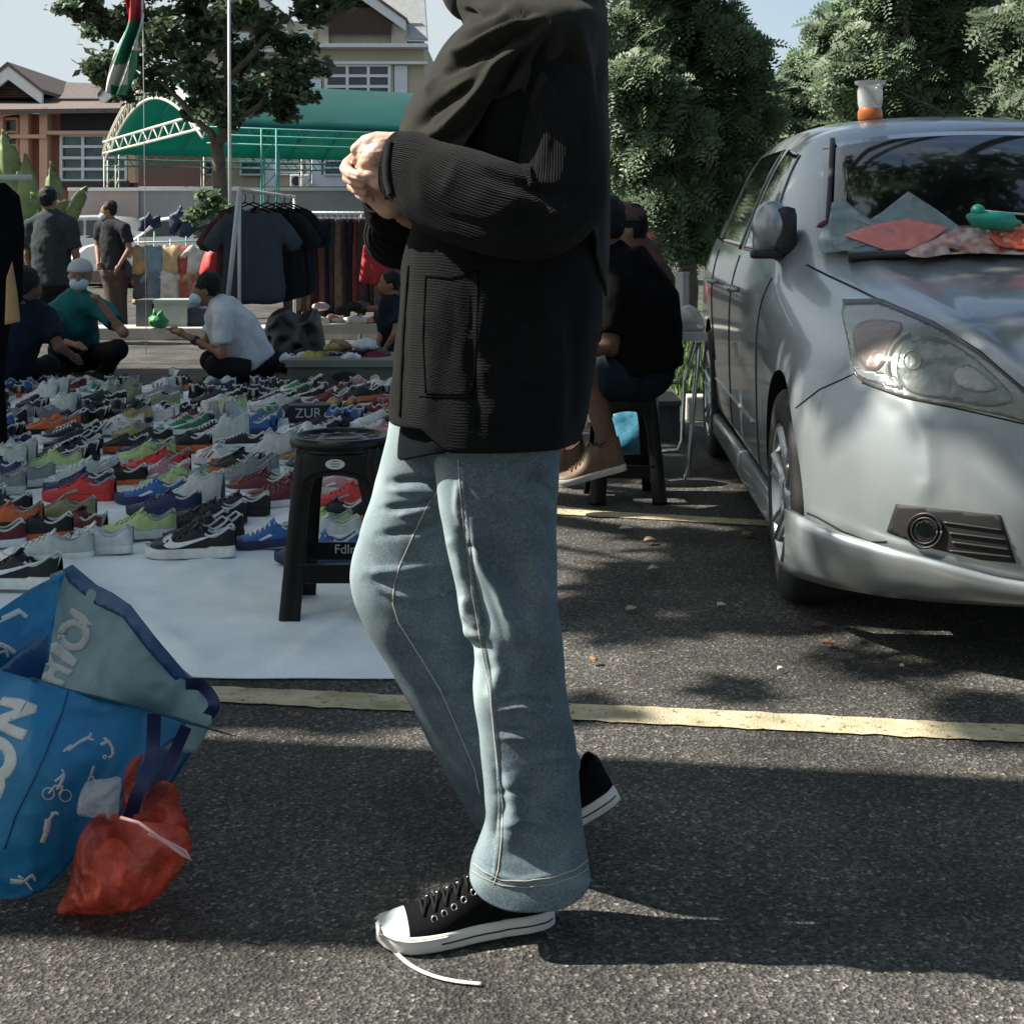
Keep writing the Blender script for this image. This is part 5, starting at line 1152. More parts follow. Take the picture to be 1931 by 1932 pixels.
# ---------------------------------------------------------------- buildings behind
WALL = M('cream_wall', (.43,.38,.27), .85, var=.12, vs=.8, bump=.15, bs=12); WALLg = M('grey_wall', (.40,.42,.43), .85, var=.12, vs=.8); WHT = M('white_trim', (.66,.68,.68), .6, var=.06); WHP = M('pale_panel', (.60,.64,.68), .7, var=.08, vs=2)
ROOF = M('brown_tiles', (.13,.10,.085), .85, var=.25, vs=9); LOUV = M('dark_brown_louvre', (.055,.033,.024), .8, var=.2); BRK = M('brick', (.33,.15,.10), .85, var=.25, vs=16, bump=.2, bs=60); ORG = M('salmon_column', (.62,.36,.25), .7, var=.08)
WGL = M('window_glass', (.02,.05,.055), .12, var=.5, vs=1.5, rgb2=(.07,.15,.15)); WGD = M('window_glass_dark', (.03,.038,.045), .15, var=.4, vs=2); SLAT = M('roof_metal', (.30,.31,.31), .5, var=.15)
def boxpx(mb, u0, v0, u1, v1, D, depth, m=0, zbot=None):
    a, b = P(u0, v0, D), P(u1, v1, D); zb = b.z if zbot is None else zbot; c = ((a.x+b.x)/2, D+depth/2, (a.z+zb)/2); return mb.box(c, (abs(b.x-a.x), depth, abs(a.z-zb)), m=m)
def part(name, mat, par, *boxes, D=45, depth=.3, zbot=None, smooth=False):
    mb = MB()
    for b in boxes: boxpx(mb, *b[:4], b[4] if len(b) > 4 else D, b[5] if len(b) > 5 else depth, zbot=zbot)
    return mb.build(name, mat, par, smooth)
def window(par, u0, v0, u1, v1, D, nx, ny, glass=WGD, fr=.06, name='window', frame=WHT):
    f = MB(); a, b = P(u0, v0, D), P(u1, v1, D); w, h = b.x-a.x, a.z-b.z
    for i in range(nx+1): f.box((a.x+w*i/nx, D-.05, (a.z+b.z)/2), (fr, .1, h+fr))
    for j in range(ny+1): f.box((a.x+w/2, D-.053, b.z+h*j/ny), (w+fr, .1, fr))
    o = f.build(name, frame, par); g_ = MB(); g_.box((a.x+w/2, D+.02, (a.z+b.z)/2), (w, .04, h)); g_.build('pane', glass, o); return o
DB = 45; B1 = E('building', (P(700,440,DB).x, DB, 0), 0, 'cream two storey building with twin dark gables behind the green canopy', 'building')
part('wall', WALL, B1, (355,78,800,440), D=DB, depth=9, zbot=0)
part('upper_wall', M('cream_wall_upper', (.47,.43,.34), .85, var=.1, vs=.8), B1, (612,44,796,90,DB-.05,.5), (470,40,600,90,DB-.05,.5)); part('ledge', WHT, B1, (590,82,806,89,DB-.5,.7), (596,116,806,121,DB-.3,.4), (360,92,596,98,DB-.3,.6))
def gable(par, ul, ur, vb, up, vp, D, sink=.35, fin=.0, over=28):
    s = D/F; l, r, p = P(ul, vb, D), P(ur, vb, D), P(up, vp, D); g_ = MB(); g_.prism([(ul-up, vb-vp), (0, 0), (ur-up, vb-vp)], P(up, vp, D+.2), (s,0,0), (0,0,-s), (0,.3,0)); g_.build('gable', LOUV, par)
    sl = MB()
    for k in range(9):
        t = (k+.7)/9.6; hw = (ur-ul)/2*t*s; sl.box(((l.x+r.x)/2+(p.x-(l.x+r.x)/2)*(1-t), D+.15, p.z+(l.z-p.z)*t), (2*hw*.96, .12, .05))
    sl.build('louvre', LOUV, par)
    bb = MB()
    for q in (l, r):
        d = (q-p); q2 = q+d.normalized()*over*s; bb.add([p+Vector((0,-.25,.22)), q2+Vector((0,-.25,.22)), q2+Vector((0,-.25,-.10)), p+Vector((0,-.25,-.14)), p+Vector((0,-.12,.22)), q2+Vector((0,-.12,.22)), q2+Vector((0,-.12,-.10)), p+Vector((0,-.12,-.14))], [(0,1,2,3),(4,7,6,5),(0,4,5,1),(3,2,6,7),(1,5,6,2)])
    bb.build('bargeboard', WHT, par)
    rf = MB()
    for q in (l, r):
        d = (q-p).normalized(); q2 = q+d*(over+3)*s; a, b = p+Vector((0,-.3,.23)), q2+Vector((0,-.3,.23)); rf.add([a, b, b+Vector((0,9,0)), a+Vector((0,9,0)), a+Vector((0,0,.1)), b+Vector((0,0,.1)), b+Vector((0,9,.1)), a+Vector((0,9,.1))], [(0,1,2,3),(4,7,6,5),(0,4,5,1),(1,5,6,2)])
    rf.build('roof', ROOF, par)
gable(B1, 592, 752, 44, 672, -14, DB-.35, over=18); gable(B1, 398, 532, 40, 465, -14, DB-.35, over=14)
part('gable_panel', LOUV, B1, (620,16,738,64,DB-.42,.08)); part('gable_panel', LOUV, B1, (434,22,496,58,DB-.42,.08)); part('gable_wall', M('cream_wall_upper', (.47,.45,.38)), B1, (600,40,620,84,DB-.3,.2)); part('gable_wall', M('cream_wall_upper', (.47,.45,.38)), B1, (738,44,768,84,DB-.3,.2))
rf = MB(); a, b, c, d = P(672,-12,DB+1), P(800,-14,DB+1), P(806,78,DB-.3), P(770,78,DB-.3); rf.add([a,b,c,d], [(0,1,2,3)]); o = rf.build('roof', SLAT, B1); solid(o, .1); ed = MB()
for k in range(12): t = k/11; p0 = P(690+110*t, -13, DB+.95); p1 = P(772+34*t, 78, DB-.36); ed.tube([p0, p1], .03, 4)
ed.build('roof_rib', WHT, B1)
part('pilaster', WALL, B1, (608,122,616,232,DB-.1,.2)); part('pilaster', WALL, B1, (736,122,742,300,DB-.1,.2)); part('pale_panel', WHP, B1, (744,124,768,440,DB-.12,.2), (577,150,606,440,DB-.12,.2), (372,62,470,92,DB-.4,.3), (520,60,590,86,DB-.4,.3), zbot=None)
window(B1, 616, 124, 735, 204, DB-.1, 3, 4, WGD, .09)
window(B1, 430, 124, 560, 200, DB-.1, 3, 4, WGD, .09)
for u in (366, 455, 613): window(B1, u, 304, u+44, 330, DB-.1, 1, 2, WGL, .05)
lv = MB()
for u in (300, 520):
    for k in range(7): boxpx(lv, u, 304+k*4, u+52, 306.5+k*4, DB-.2, .1)
lv.build('louvre_screen', WHT, B1); part('pale_panel', WHP, B1, (496,300,520,440,DB-.11,.2), (590,330,700,356,DB-.11,.2)); part('lower_wall', M('tan_wall', (.33,.28,.22), .85, var=.15), B1, (548,362,760,440,DB-.3,.3), zbot=0)
ac = MB(); c = P(567,342,DB-.5); ac.box(c, (.62,.35,.42), bev=.04); o = ac.build('air_conditioner', WHT, B1)
fn = MB(); q = c+Vector((-.1,-.18,0)); fn.tube([q, q+Vector((0,-.02,0))], .15, 24); fn.build('fan_grille', M('fan_dark', (.05,.05,.055), .6, var=0), o)
# brick and salmon building on the left
DL = 36; B2 = E('building', (P(90,440,DL).x, DL, 0), 0, 'brick building with salmon columns and brown tiled roof at the far left', 'building')
part('wall', BRK, B2, (-160,215,262,440), D=DL, depth=8, zbot=0); part('dark_band', M('near_black_band',(.03,.03,.032),.8,var=.1), B2, (115,208,262,250,DL-.1,.2))  # near-black band above the teal window
part('column', ORG, B2, (38,213,54,440,DL-.4,.4), zbot=0); part('column', ORG, B2, (75,207,90,440,DL-.4,.4), zbot=0); part('column', ORG, B2, (0,220,6,440,DL-.4,.4), zbot=0); part('column', ORG, B2, (242,250,256,345,DL-.3,.3))
part('beam', ORG, B2, (90,247,240,254,DL-.45,.3)); mb = MB(); a, b = P(-60,222,DL-.6), P(88,203,DL-.6); mb.add([a, b, b+Vector((0,0,-.09)), a+Vector((0,0,-.09)), a+Vector((0,.5,0)), b+Vector((0,.5,0))], [(0,1,2,3),(0,4,5,1)]); mb.build('fascia', ORG, B2)
part('beam', ORG, B2, (-20,254,88,261,DL-.5,.3)); window(B2, 118, 256, 240, 341, DL-.12, 3, 4, WGL, .07); window(B2, -30, 225, 36, 300, DL-.12, 2, 3, WGD, .07, frame=ORG); part('sill', M('sill_dark',(.05,.04,.035),.8,var=.1), B2, (112,342,245,353,DL-.3,.3))
def slope(name, mat, par, quad, D0, D1):
    mb = MB(); q = [P(quad[0][0], quad[0][1], D0), P(quad[1][0], quad[1][1], D0), P(quad[2][0], quad[2][1], D1), P(quad[3][0], quad[3][1], D1)]; mb.add(q+[v+Vector((0,0,-.12)) for v in q], [(0,1,2,3),(7,6,5,4),(0,4,5,1),(1,5,6,2),(2,6,7,3),(3,7,4,0)]); return mb.build(name, mat, par)
slope('roof', ROOF, B2, [(-160,208),(262,204),(262,186),(-160,184)], DL-.8, DL+3)
slope('roof', M('brown_tiles_dark', (.10,.082,.075), .85, var=.25, vs=9), B2, [(70,186),(200,186),(185,158),(55,152)], DL+2, DL+6)
gable(B2, -30, 78, 186, 22, 142, DL+1.5, over=10); gable(B2, 196, 244, 196, 220, 172, DL+1.5, over=4)
# low pinkish boundary wall
W1 = E('boundary_wall', (P(250,400,30).x, 30, 0), 0, 'low pinkish grey boundary wall in front of the buildings', 'wall'); part('wall', M('pinkish_wall', (.36,.30,.29), .85, var=.15, vs=1.2), W1, (130,358,262,440), D=30, depth=.2, zbot=0); part('wall', M('grey_wall_low', (.30,.32,.34), .85, var=.15, vs=1.2), W1, (262,352,780,440), D=30.1, depth=.2, zbot=0); part('coping', WHT, W1, (128,354,782,360,29.9,.35))
# ---------------------------------------------------------------- green arched canopy
GCL = M('green_polycarbonate', (.008,.105,.09), .35, var=.25, vs=1.5, trans=.0, spec=.6); TRS = M('cream_steel', (.55,.54,.46), .5, var=.1); TRG = M('green_steel', (.05,.28,.22), .5, var=.1)
def canopy():
    K = 1.3; N1 = Vector((-4.31*K, 19.5*K, 0)); F1 = Vector((-7.7*K, 26*K, 0)); ax = Vector((.886,.463,0)); ze = 1.08+1.5*K; rise = .98*K; span = F1-N1; L = 8.0; nb = 17; e = E('arched_canopy', tuple((N1+F1)/2), 0, 'long arched canopy of translucent green sheeting on steel trusses', 'canopy')
    def A(q, t, dz=0): # q in 0..1 across, t along
        b = N1+span*q+ax*t; return Vector((b.x, b.y, ze+rise*math.sin(math.pi*q)**.85+dz))
    vs = []; fs = []; n = 28
    for j in range(nb+1):
        for i in range(n+1): vs.append(A(i/n, L*j/nb, .03*math.sin(j*math.pi)**2))
    for j in range(nb):
        for i in range(n): k = j*(n+1)+i; fs.append((k, k+1, k+n+2, k+n+1))
    o = mesh('sheeting', vs, fs, GCL, e); solid(o, .02)
    nt = GCL.node_tree; b_ = nt.nodes['Principled BSDF']; tr = nt.nodes.new('ShaderNodeBsdfTranslucent'); tr.inputs[0].default_value = (.02,.33,.27,1); mx = nt.nodes.new('ShaderNodeMixShader'); mx.inputs[0].default_value = .45; out = [x for x in nt.nodes if x.type == 'OUTPUT_MATERIAL'][0]
    nt.links.new(b_.outputs[0], mx.inputs[1]); nt.links.new(tr.outputs[0], mx.inputs[2]); nt.links.new(mx.outputs[0], out.inputs[0])
    for j in range(0, nb+1, 2):
        mb = MB(); t = L*j/nb; mb.tube([A(i/20, t, -.06) for i in range(21)], .035, 6); mb.build('rib', TRG if j else TRS, e, True)
    # end arch lattice and tie truss
    mb = MB(); m = 22; up_ = [A(i/m, 0, .02) for i in range(m+1)]; lo = [A(.03+.94*i/m, .0, -.36) for i in range(m+1)]; mb.tube(up_, .035, 6); mb.tube(lo, .03, 6)
    for i in range(m): mb.tube([up_[i], lo[i+1]], .016, 5); mb.tube([lo[i], up_[i]], .014, 5)
    mb.build('end_arch', TRS, e, True)
    mb = MB(); a0, a1 = A(.0,0), A(1,0); m = 20; 
    U = [a0.lerp(a1, i/m)+Vector((0,0,.28)) for i in range(m+1)]; Lw = [a0.lerp(a1, i/m) for i in range(m+1)]; mb.tube(U, .03, 6); mb.tube(Lw, .03, 6)
    for i in range(m): mb.tube([U[i], Lw[i+1]] if i % 2 else [Lw[i], U[i+1]], .016, 5)
    mb.build('tie_truss', TRS, e, True)
    for q in (0, 1):
        mb = MB(); 
        for dz in (.0, -.14, -.30): mb.tube([A(q, 0, dz), A(q, L, dz)], .022, 6)
        for k in range(32): t = L*k/32; mb.tube([A(q, t, 0), A(q, t+L/32, -.30)], .012, 4)
        mb.build('eave_truss', TRG, e, True)
    for q, ts in ((0, (1.2, 4.4, 7.6)), (1, (.2, 2.6, 5.2, 7.8))):
        for t in ts:
            mb = MB(); c = A(q, t); r = .14
            for dx, dy in ((-r,-r),(r,-r),(r,r),(-r,r)): mb.tube([(c.x+dx, c.y+dy, 0), (c.x+dx, c.y+dy, ze)], .018, 5)
            k = 0; z = .1
            while z < ze-.3: mb.tube([(c.x-r, c.y-r, z), (c.x+r, c.y-r, z+.3)], .010, 4); mb.tube([(c.x+r, c.y-r, z), (c.x+r, c.y+r, z+.3)], .010, 4); z += .3
            mb.build('lattice_post', TRS if q else TRG, e, True)
canopy()
# tall thin poles
for u0, v0, u1, v1, D, r, lb in ((432,0,434,350,16.5,.020,'tall pale pole rising through the dark tree'), (268,-80,272,200,12.2,.0035,'thin pole that carries the striped flag')):
    mb = MB(); a = P(u0, v0-120, D); b = P(u1, v1, D); d = (a-b); b2 = b-d*(b.z/d.z); mb.tube([b2, a], r, 12); o = mb.build('pole', M('pale_pole', (.50,.52,.50), .5, var=.1), None, True); T(o, lb, 'pole')
# flag hanging in folds
def flag():
    D = 12.0; e = E('flag', P(262,0,D), 0, 'hanging flag with red, white, black and green areas beside the dark tree', 'flag')
    Lf = [(-40,236,268),(0,236,270),(40,238,272),(90,222,262),(140,208,252),(175,203,240)]; n = 60; m = 26; vs = []; fs = []; mi = []
    for j in range(n+1):
        v = -40+215*j/n; a, b = cr(Lf, v)
        for i in range(m+1): t = i/m; q = P(a+(b-a)*t, v+7*math.sin(t*3)*(j/n), D); q.y += .07*math.sin(t*9+v*.03)+.03*math.sin(t*21+v*.05); vs.append(q)
    for j in range(n):
        for i in range(m):
            k = j*(m+1)+i; fs.append((k, k+1, k+m+2, k+m+1)); v = -40+215*(j+.5)/n; t = (i+.5)/m
            dg = v-(1-t)*0
            if v < 34-10*t+12*(1-t): c = 0
            elif t > .90 and v < 95: c = 1
            elif v < 88+42*(1-t): c = 2
            elif v < 158: c = 1 if t < .86 else 2
            else: c = 2 if t > .15 else 1
            if t < .10 and 60 < v < 130: c = 1
            mi.append(c)
    o = mesh('cloth', vs, fs, [M('flag_red', (.52,.03,.035), .7, var=.1), M('flag_white', (.58,.58,.55), .7, var=.08), M('flag_green', (.02,.19,.10), .7, var=.15)], e, mi=mi); solid(o, .004); mb = MB(); mb.tube([P(270,-60,D-.01), P(268,60,D-.01)], .010, 6); mb.build('sleeve_rope', WHT, e, True)
flag()
# ---------------------------------------------------------------- banana plants
BNL = M('banana_leaf', (.11,.17,.05), .5, var=.25, vs=3, rgb2=(.24,.31,.13)); BNS = M('banana_stem', (.12,.17,.05), .6, var=.3, vs=5)
def banana(label, u, D, spec, seed):
    b = P(u, 600, D); b.z = 0; e = E('banana_plant', b, 0, label, 'plant', 'banana plants by the brick building'); mb = MB(); mb.tube([b, b+Vector((0,0,1.2))], [.10,.06], 12); mb.build('stem', BNS, e, True)
    for (u0, v0, u1, v1, w, cv) in spec:
        p0, p1 = P(u0, v0, D), P(u1, v1, D); mid = (p0+p1)/2+Vector((0,0,cv)); n = 16; vs = []; fs = []; mx_ = w*1.15*D/F
        for i in range(n+1):
            t = i/n; p = p0*(1-t)**2+mid*2*t*(1-t)+p1*t*t; d = ((mid-p0)*(1-t)+(p1-mid)*t).normalized(); s = d.cross(Vector((0,1,0))).normalized(); ww = mx_*math.sin(math.pi*min(1, .08+t*.92))**.6
            vs += [p-s*ww+Vector((0,.10*ww/mx_,-.02)), p-s*ww*.5+Vector((0,.05,0)), p+Vector((0,-.03,.0)), p+s*ww*.5+Vector((0,.05,0)), p+s*ww+Vector((0,.10,-.02))]
        for i in range(n):
            for k in range(4): a = i*5+k; fs.append((a, a+1, a+6, a+5))
        fs = [f for k, f in enumerate(fs) if not (k % 4 in (0,3) and (k//4) % 5 == 3)]
        o = mesh('leaf', vs, fs, BNL, e); solid(o, .006)
banana('banana plant with broad yellow-green leaves at the left edge', 40, 15.5, ((20,480,5,245,24,.3),(35,470,48,290,22,.1),(45,470,-40,300,26,.4),(40,480,130,380,16,.25),(30,480,-10,380,22,.2)), 1)
banana('banana plant with one upright green leaf behind the standing man', 105, 16.0, ((100,470,96,305,17,.1),(110,470,165,352,12,.28),(110,470,160,372,10,.3),(105,470,125,420,14,.1),(95,470,50,360,15,.3)), 2)
sb = [blob(395,375,16,24), blob(385,400,16,26), blob(410,395,16,24), blob(370,415,16,22)]
e = E('shrub', (sb[0][0][0], 16, 0), 0, 'pale green shrub left of the hanging grey shirts', 'shrub'); leaf_cloud('foliage', sb, 900, .10, e, 11, 0, .1, wts=(.1,.4,.5)); mb = MB(); mb.tube([(sb[1][0][0],16,0),(sb[1][0][0],16,1.2)], .02, 6); mb.build('stem', BARK, e, True)
# red market roofs seen under the trees on the right
def awning(label, u0, u1, v0, v1, D, col, depth=2.0):
    e = E('market_awning', (P((u0+u1)/2,0,D).x, D, 0), 0, label, 'awning'); a, b = P(u0,v0,D+depth), P(u1,v0,D+depth); c, d = P(u0-12,v1,D), P(u1+12,v1,D); mb = MB(); mb.add([a,b,d,c,c-Vector((0,0,.18)),d-Vector((0,0,.18))], [(0,1,2,3),(3,2,5,4)]); o = mb.build('canvas', M('awning_%d' % int(col[0]*100+col[2]*10), col, .7, var=.15, vs=3), e, False); solid(o, .01)
    for q in (c, d, a, b): mb = MB(); mb.tube([(q.x,q.y,0), q], .02, 6); mb.build('pole', TRS, e, True)
    return e
awning('red market awning behind the slim tree trunks', 1195, 1290, 352, 388, 19, (.50,.10,.09)); awning('dark red awning right of the other one under the trees', 1300, 1375, 366, 402, 21, (.32,.06,.05)); awning('small red awning low behind the seated people', 1205, 1240, 405, 428, 16.5, (.45,.10,.08), 1.2)
# ---------------------------------------------------------------- other people
SK2 = M('brown_skin', (.24,.125,.075), .55, var=.15, vs=25, spec=.3); SK3 = M('dark_skin', (.13,.07,.045), .6, var=.15, vs=25, spec=.3); HAIR = M('black_hair', (.006,.006,.006), .6, var=.3, vs=60, bump=.5, bs=180, spec=.25)
def figure(label, J, D0, clothes, skin=SK2, face=-1, hair=True, group=None, mask=None, cap=None, vox=.016, sc=1.0, legs_skin=False):
    """J: joints given as (u, v, D); one continuous body, clothing and hair as its parts"""
    Q = {k: P(*p) for k, p in J.items()}; pel = Q['pel']; base = Vector((pel.x, pel.y, 0)); e = E('person', base, 0, label, 'person', group); h = Q['head']; f = Vector(face).normalized() if not isinstance(face, (int, float)) else Vector((face, -.35, 0)).normalized(); r = .098*sc
    b = MB(); up = Vector((0,0,1)); side = f.cross(up).normalized()
    Rh = Matrix((side, f, up)).transposed()
    b.ball(h, (r*.80, r*1.0, r*1.18), 14, rot=Rh); b.ball(h+f*r*.62-up*r*.45, (r*.5, r*.45, r*.5), 10, rot=Rh); b.ball(h+f*r*1.03-up*r*.18, (r*.13, r*.2, r*.2), 8, rot=Rh)
    for s in (1,-1): b.ball(h+side*s*r*.83-up*r*.1-f*r*.05, (r*.08, r*.2, r*.28), 8, rot=Rh)
    b.ball(h+f*r*.80-up*r*.75, (r*.25, r*.12, r*.08), 8, rot=Rh)
    nk = Q['neck']; ch = Q['chest']; b.tube([h-up*r*.6-f*r*.15, nk], [.055*sc, .062*sc], 12); b.tube([nk, ch, pel], [.09*sc, .135*sc, .13*sc], 16); b.tube([Q['sl'], nk, Q['sr']], [.055*sc, .075*sc, .055*sc], 12); b.ball(pel, (.15*sc,.14*sc,.12*sc), 12)
    for s in 'lr':
        if 'e'+s in Q: b.tube([Q['s'+s], Q['e'+s], Q['h'+s]], [.050*sc, .040*sc, .026*sc], 10); b.ball(Q['s'+s], .055*sc, 8); b.ball(Q['e'+s], .042*sc, 8)
        if 'h'+s in Q:   # palm and fingers
            hd = Q['h'+s]; d = (hd-Q['e'+s]).normalized(); w = d.cross(up if abs(d.z) < .8 else Vector((1,0,0))).normalized(); b.ball(hd+d*.045*sc, .034*sc, 8)
            for k in range(4): o = w*(k-1.5)*.017*sc; b.tube([hd+d*.06*sc+o, hd+d*(.10-.006*abs(k-1.5))*sc+o*1.1-up*.008, hd+d*(.125-.008*abs(k-1.5))*sc+o*1.1-up*.03*sc], [.011*sc,.010*sc,.008*sc], 6)
            b.tube([hd+d*.02*sc-w*.03*sc, hd+d*.06*sc-w*.05*sc], [.012*sc,.009*sc], 6)
        if 'k'+s in Q: b.tube([Q['p'+s], Q['k'+s], Q['a'+s]], [.085*sc, .058*sc, .040*sc], 12); b.ball(Q['k'+s], .06*sc, 8); b.ball(Q['a'+s], .042*sc, 8)
    o = remesh(b.build('body', skin, e, True), vox*.75, 3)
    for c in clothes:
        kind, mat = c[0], (c[1] if len(c) > 1 else None); g_ = MB(); ex = c[2] if len(c) > 2 else 1.0
        if kind == 'shirt':
            g_.tube([nk+Vector((0,0,-.01)), ch, pel+Vector((0,0,.0))], [.11*sc*ex, .168*sc*ex, .165*sc*ex], 18); g_.tube([Q['sl'], nk.lerp(ch,.1), Q['sr']], [.078*sc, .095*sc, .078*sc], 12)
            ln = c[3] if len(c) > 3 else .55
            for s in 'lr':
                if 'e'+s in Q:
                    if ln <= 1: g_.tube([Q['s'+s], Q['s'+s].lerp(Q['e'+s], ln)], [.078*sc, .072*sc], 12); g_.ball(Q['s'+s], .08*sc, 8)
                    else: g_.tube([Q['s'+s], Q['e'+s], Q['e'+s].lerp(Q['h'+s], .85)], [.078*sc, .06*sc, .045*sc], 12); g_.ball(Q['s'+s], .08*sc, 8)
            ob = remesh(g_.build('shirt', mat, e, True), vox, 4); t = bpy.data.textures.new('folds', 'CLOUDS'); t.noise_scale = .09; m = ob.modifiers.new('folds', 'DISPLACE'); m.texture = t; m.strength = .03; m.mid_level = .5; m.texture_coords = 'GLOBAL'
        elif kind == 'trousers':
            ln = c[2] if len(c) > 2 else 1.0; g_.ball(pel, (.175*sc,.165*sc,.13*sc), 12)
            for s in 'lr':
                if 'k'+s in Q:
                    if ln < 1: g_.tube([Q['p'+s], Q['p'+s].lerp(Q['k'+s], ln)], [.105*sc, .098*sc], 12)
                    else: g_.tube([Q['p'+s], Q['k'+s], Q['k'+s].lerp(Q['a'+s], .93)], [.105*sc, .082*sc, .070*sc], 12); g_.ball(Q['k'+s], .084*sc, 8)
            remesh(g_.build('trousers', mat, e, True), vox, 4)
        elif kind == 'shoes':
            for s in 'lr':
                if 'a'+s in Q:
                    a = Q['a'+s]; t = Q.get('t'+s, a+f*.16); d = (t-a); d.z = 0; d.normalize(); z = max(.0, a.z-.09*sc); yv = up.cross(d); st = c[2] if len(c) > 2 else 10
                    put_shoe(STY[st][1], (a.x-d.x*.07, a.y-d.y*.07, z), math.atan2(d.y, d.x), parent=e, name='shoe', scale=.95*sc)
    if hair:
        g_ = MB(); g_.ball(h-f*r*.16+up*r*.26, (r*.92, r*1.0, r*1.08), 14, rot=Rh); g_.ball(h-f*r*.5+up*r*.0, (r*.78, r*.6, r*.85), 12, rot=Rh); ob = remesh(g_.build('hair', HAIR, e, True), .011, 2); t = bpy.data.textures.new('strands', 'CLOUDS'); t.noise_scale = .03; m = ob.modifiers.new('strands', 'DISPLACE'); m.texture = t; m.strength = .022; m.texture_coords = 'GLOBAL'
    if mask:
        g_ = MB(); g_.ball(h+f*r*.52-up*r*.52, (r*.72, r*.68, r*.56), 12, rot=Rh); remesh(g_.build('face_mask', mask, e, True), .010, 2); g2 = MB(); 
        g2.tube([h+f*r*.6-up*r*.25+side*r*.6, h+side*r*.9, h-f*r*.1-up*r*.1+side*r*.9], .003, 5); g2.build('mask_strap', mask, e, True)
    if cap:
        g_ = MB(); g_.ball(h+up*r*.38-f*r*.02, (r*.96, r*1.10, r*.95), 14, rot=Rh); ob = g_.build('cap', cap, e, True); bm = bmesh.new(); bm.from_mesh(ob.data); bmesh.ops.delete(bm, geom=[v for v in bm.verts if (world_of(ob) @ v.co).z < h.z+r*.22], context='VERTS'); bm.to_mesh(ob.data); bm.free(); solid(ob, .006)
    return e, Q, Rh, f
GT = M('grey_green_tee', (.030,.040,.042), .85, var=.2, vs=12, spec=.15); GT2 = M('charcoal_tee', (.022,.024,.028), .85, var=.2, vs=12, spec=.15); DK = M('dark_trousers', (.010,.011,.014), .85, var=.2, spec=.15); NV = M('navy_shirt', (.008,.014,.024), .85, var=.2, spec=.15)
TEAL = M('teal_tee', (.01,.11,.12), .8, var=.12, vs=10, spec=.2); GREY = M('grey_tee', (.50,.53,.56), .85, var=.12, vs=9, bump=.2, bs=300, spec=.2); MSK = M('surgical_mask', (.42,.56,.60), .7, var=.08); CAPW = M('grey_white_cap', (.40,.43,.44), .8, var=.1); BRN = M('brown_trousers', (.05,.034,.028), .85, var=.2)
JNS = M('dark_jeans', (.012,.022,.032), .85, var=.2, spec=.15); BKT = M('black_tee', (.0035,.0035,.004), .9, var=.2, spec=.1)
# two men standing at the left, seen from behind
D = 13.5
figure('man with short dark hair in grey-green tee, back turned, before the banana plants', dict(head=(92,376,D), neck=(96,402,D), chest=(97,455,D), pel=(100,540,D), sl=(60,425,D+.05), sr=(134,425,D-.03), el=(52,480,D+.05), hl=(62,530,D+.15), er=(144,480,D+.0), hr=(150,520,D+.2), pl=(84,560,D), pr=(116,560,D), kl=(84,620,D), kr=(116,620,D), al=(84,645,D+.02), ar=(116,645,D)), D, [('shirt', GT, 1.12, .8), ('trousers', DK), ('shoes',)], SK2, (.2,1,0))
D = 15.0
figure('man in charcoal tee and brown trousers looking down, standing on the pale kerb', dict(head=(205,398,D), neck=(208,418,D), chest=(214,458,D), pel=(216,515,D), sl=(190,428,D+.1), sr=(236,432,D-.12), el=(184,465,D+.1), hl=(186,495,D-.1), er=(245,470,D-.12), hr=(226,500,D-.2), pl=(208,525,D), pr=(226,525,D), kl=(214,575,D-.05), kr=(228,572,D), al=(208,618,D), ar=(232,618,D)), D, [('shirt', GT2, .95, .7), ('trousers', BRN), ('shoes',)], SK2, (-1,-.2,-.2), mask=MSK, sc=.88)
# squatting man in a teal tee with a light cap and mask
D = 10.3
e, Q, Rh, f = figure('squatting man in teal tee, pale cap and blue mask, elbow on knee', dict(head=(152,520,D), neck=(146,556,D), chest=(142,600,D+.05), pel=(150,672,D+.35), sl=(104,588,D+.0), sr=(196,585,D-.05), el=(96,640,D-.25), hl=(140,650,D-.35), er=(234,628,D-.25), hr=(190,572,D-.22), pl=(130,675,D+.25), pr=(176,675,D+.25), kl=(112,660,D-.25), kr=(222,660,D-.25), al=(118,712,D-.05), ar=(190,715,D-.1), tl=(112,735,D-.35), tr=(186,735,D-.35)), D, [('shirt', TEAL, 1.0, .6), ('trousers', DK), ('shoes',)], SK2, (.15,-1,-.12), hair=False, mask=MSK, cap=CAPW)
mb = MB(); hh = Q['head']; 
for s in (1,-1): mb.ball(hh+Rh @ Vector((s*.032,.088,.008)), (.012,.008,.005), 8)
mb.build('eyes', M('dark_eye', (.01,.008,.006), .3, var=0), e, True)
# squatting man in navy at the left edge, seen from behind
D = 9.2
figure('squatting man in dark navy shirt with his back turned at the left edge', dict(head=(52,538,D), neck=(42,568,D), chest=(30,625,D), pel=(0,705,D+.1), sl=(88,598,D+.1), sr=(-20,600,D-.1), el=(112,655,D-.05), hl=(138,672,D+.15), er=(-40,660,D), hr=(-10,690,D+.2), pl=(30,705,D+.15), pr=(-10,705,D), kl=(92,690,D+.35), kr=(30,690,D+.4), al=(60,742,D+.25), ar=(10,745,D+.3)), D, [('shirt', NV, 1.15, .75), ('trousers', DK), ('shoes',)], SK3, (.6,.8,0))
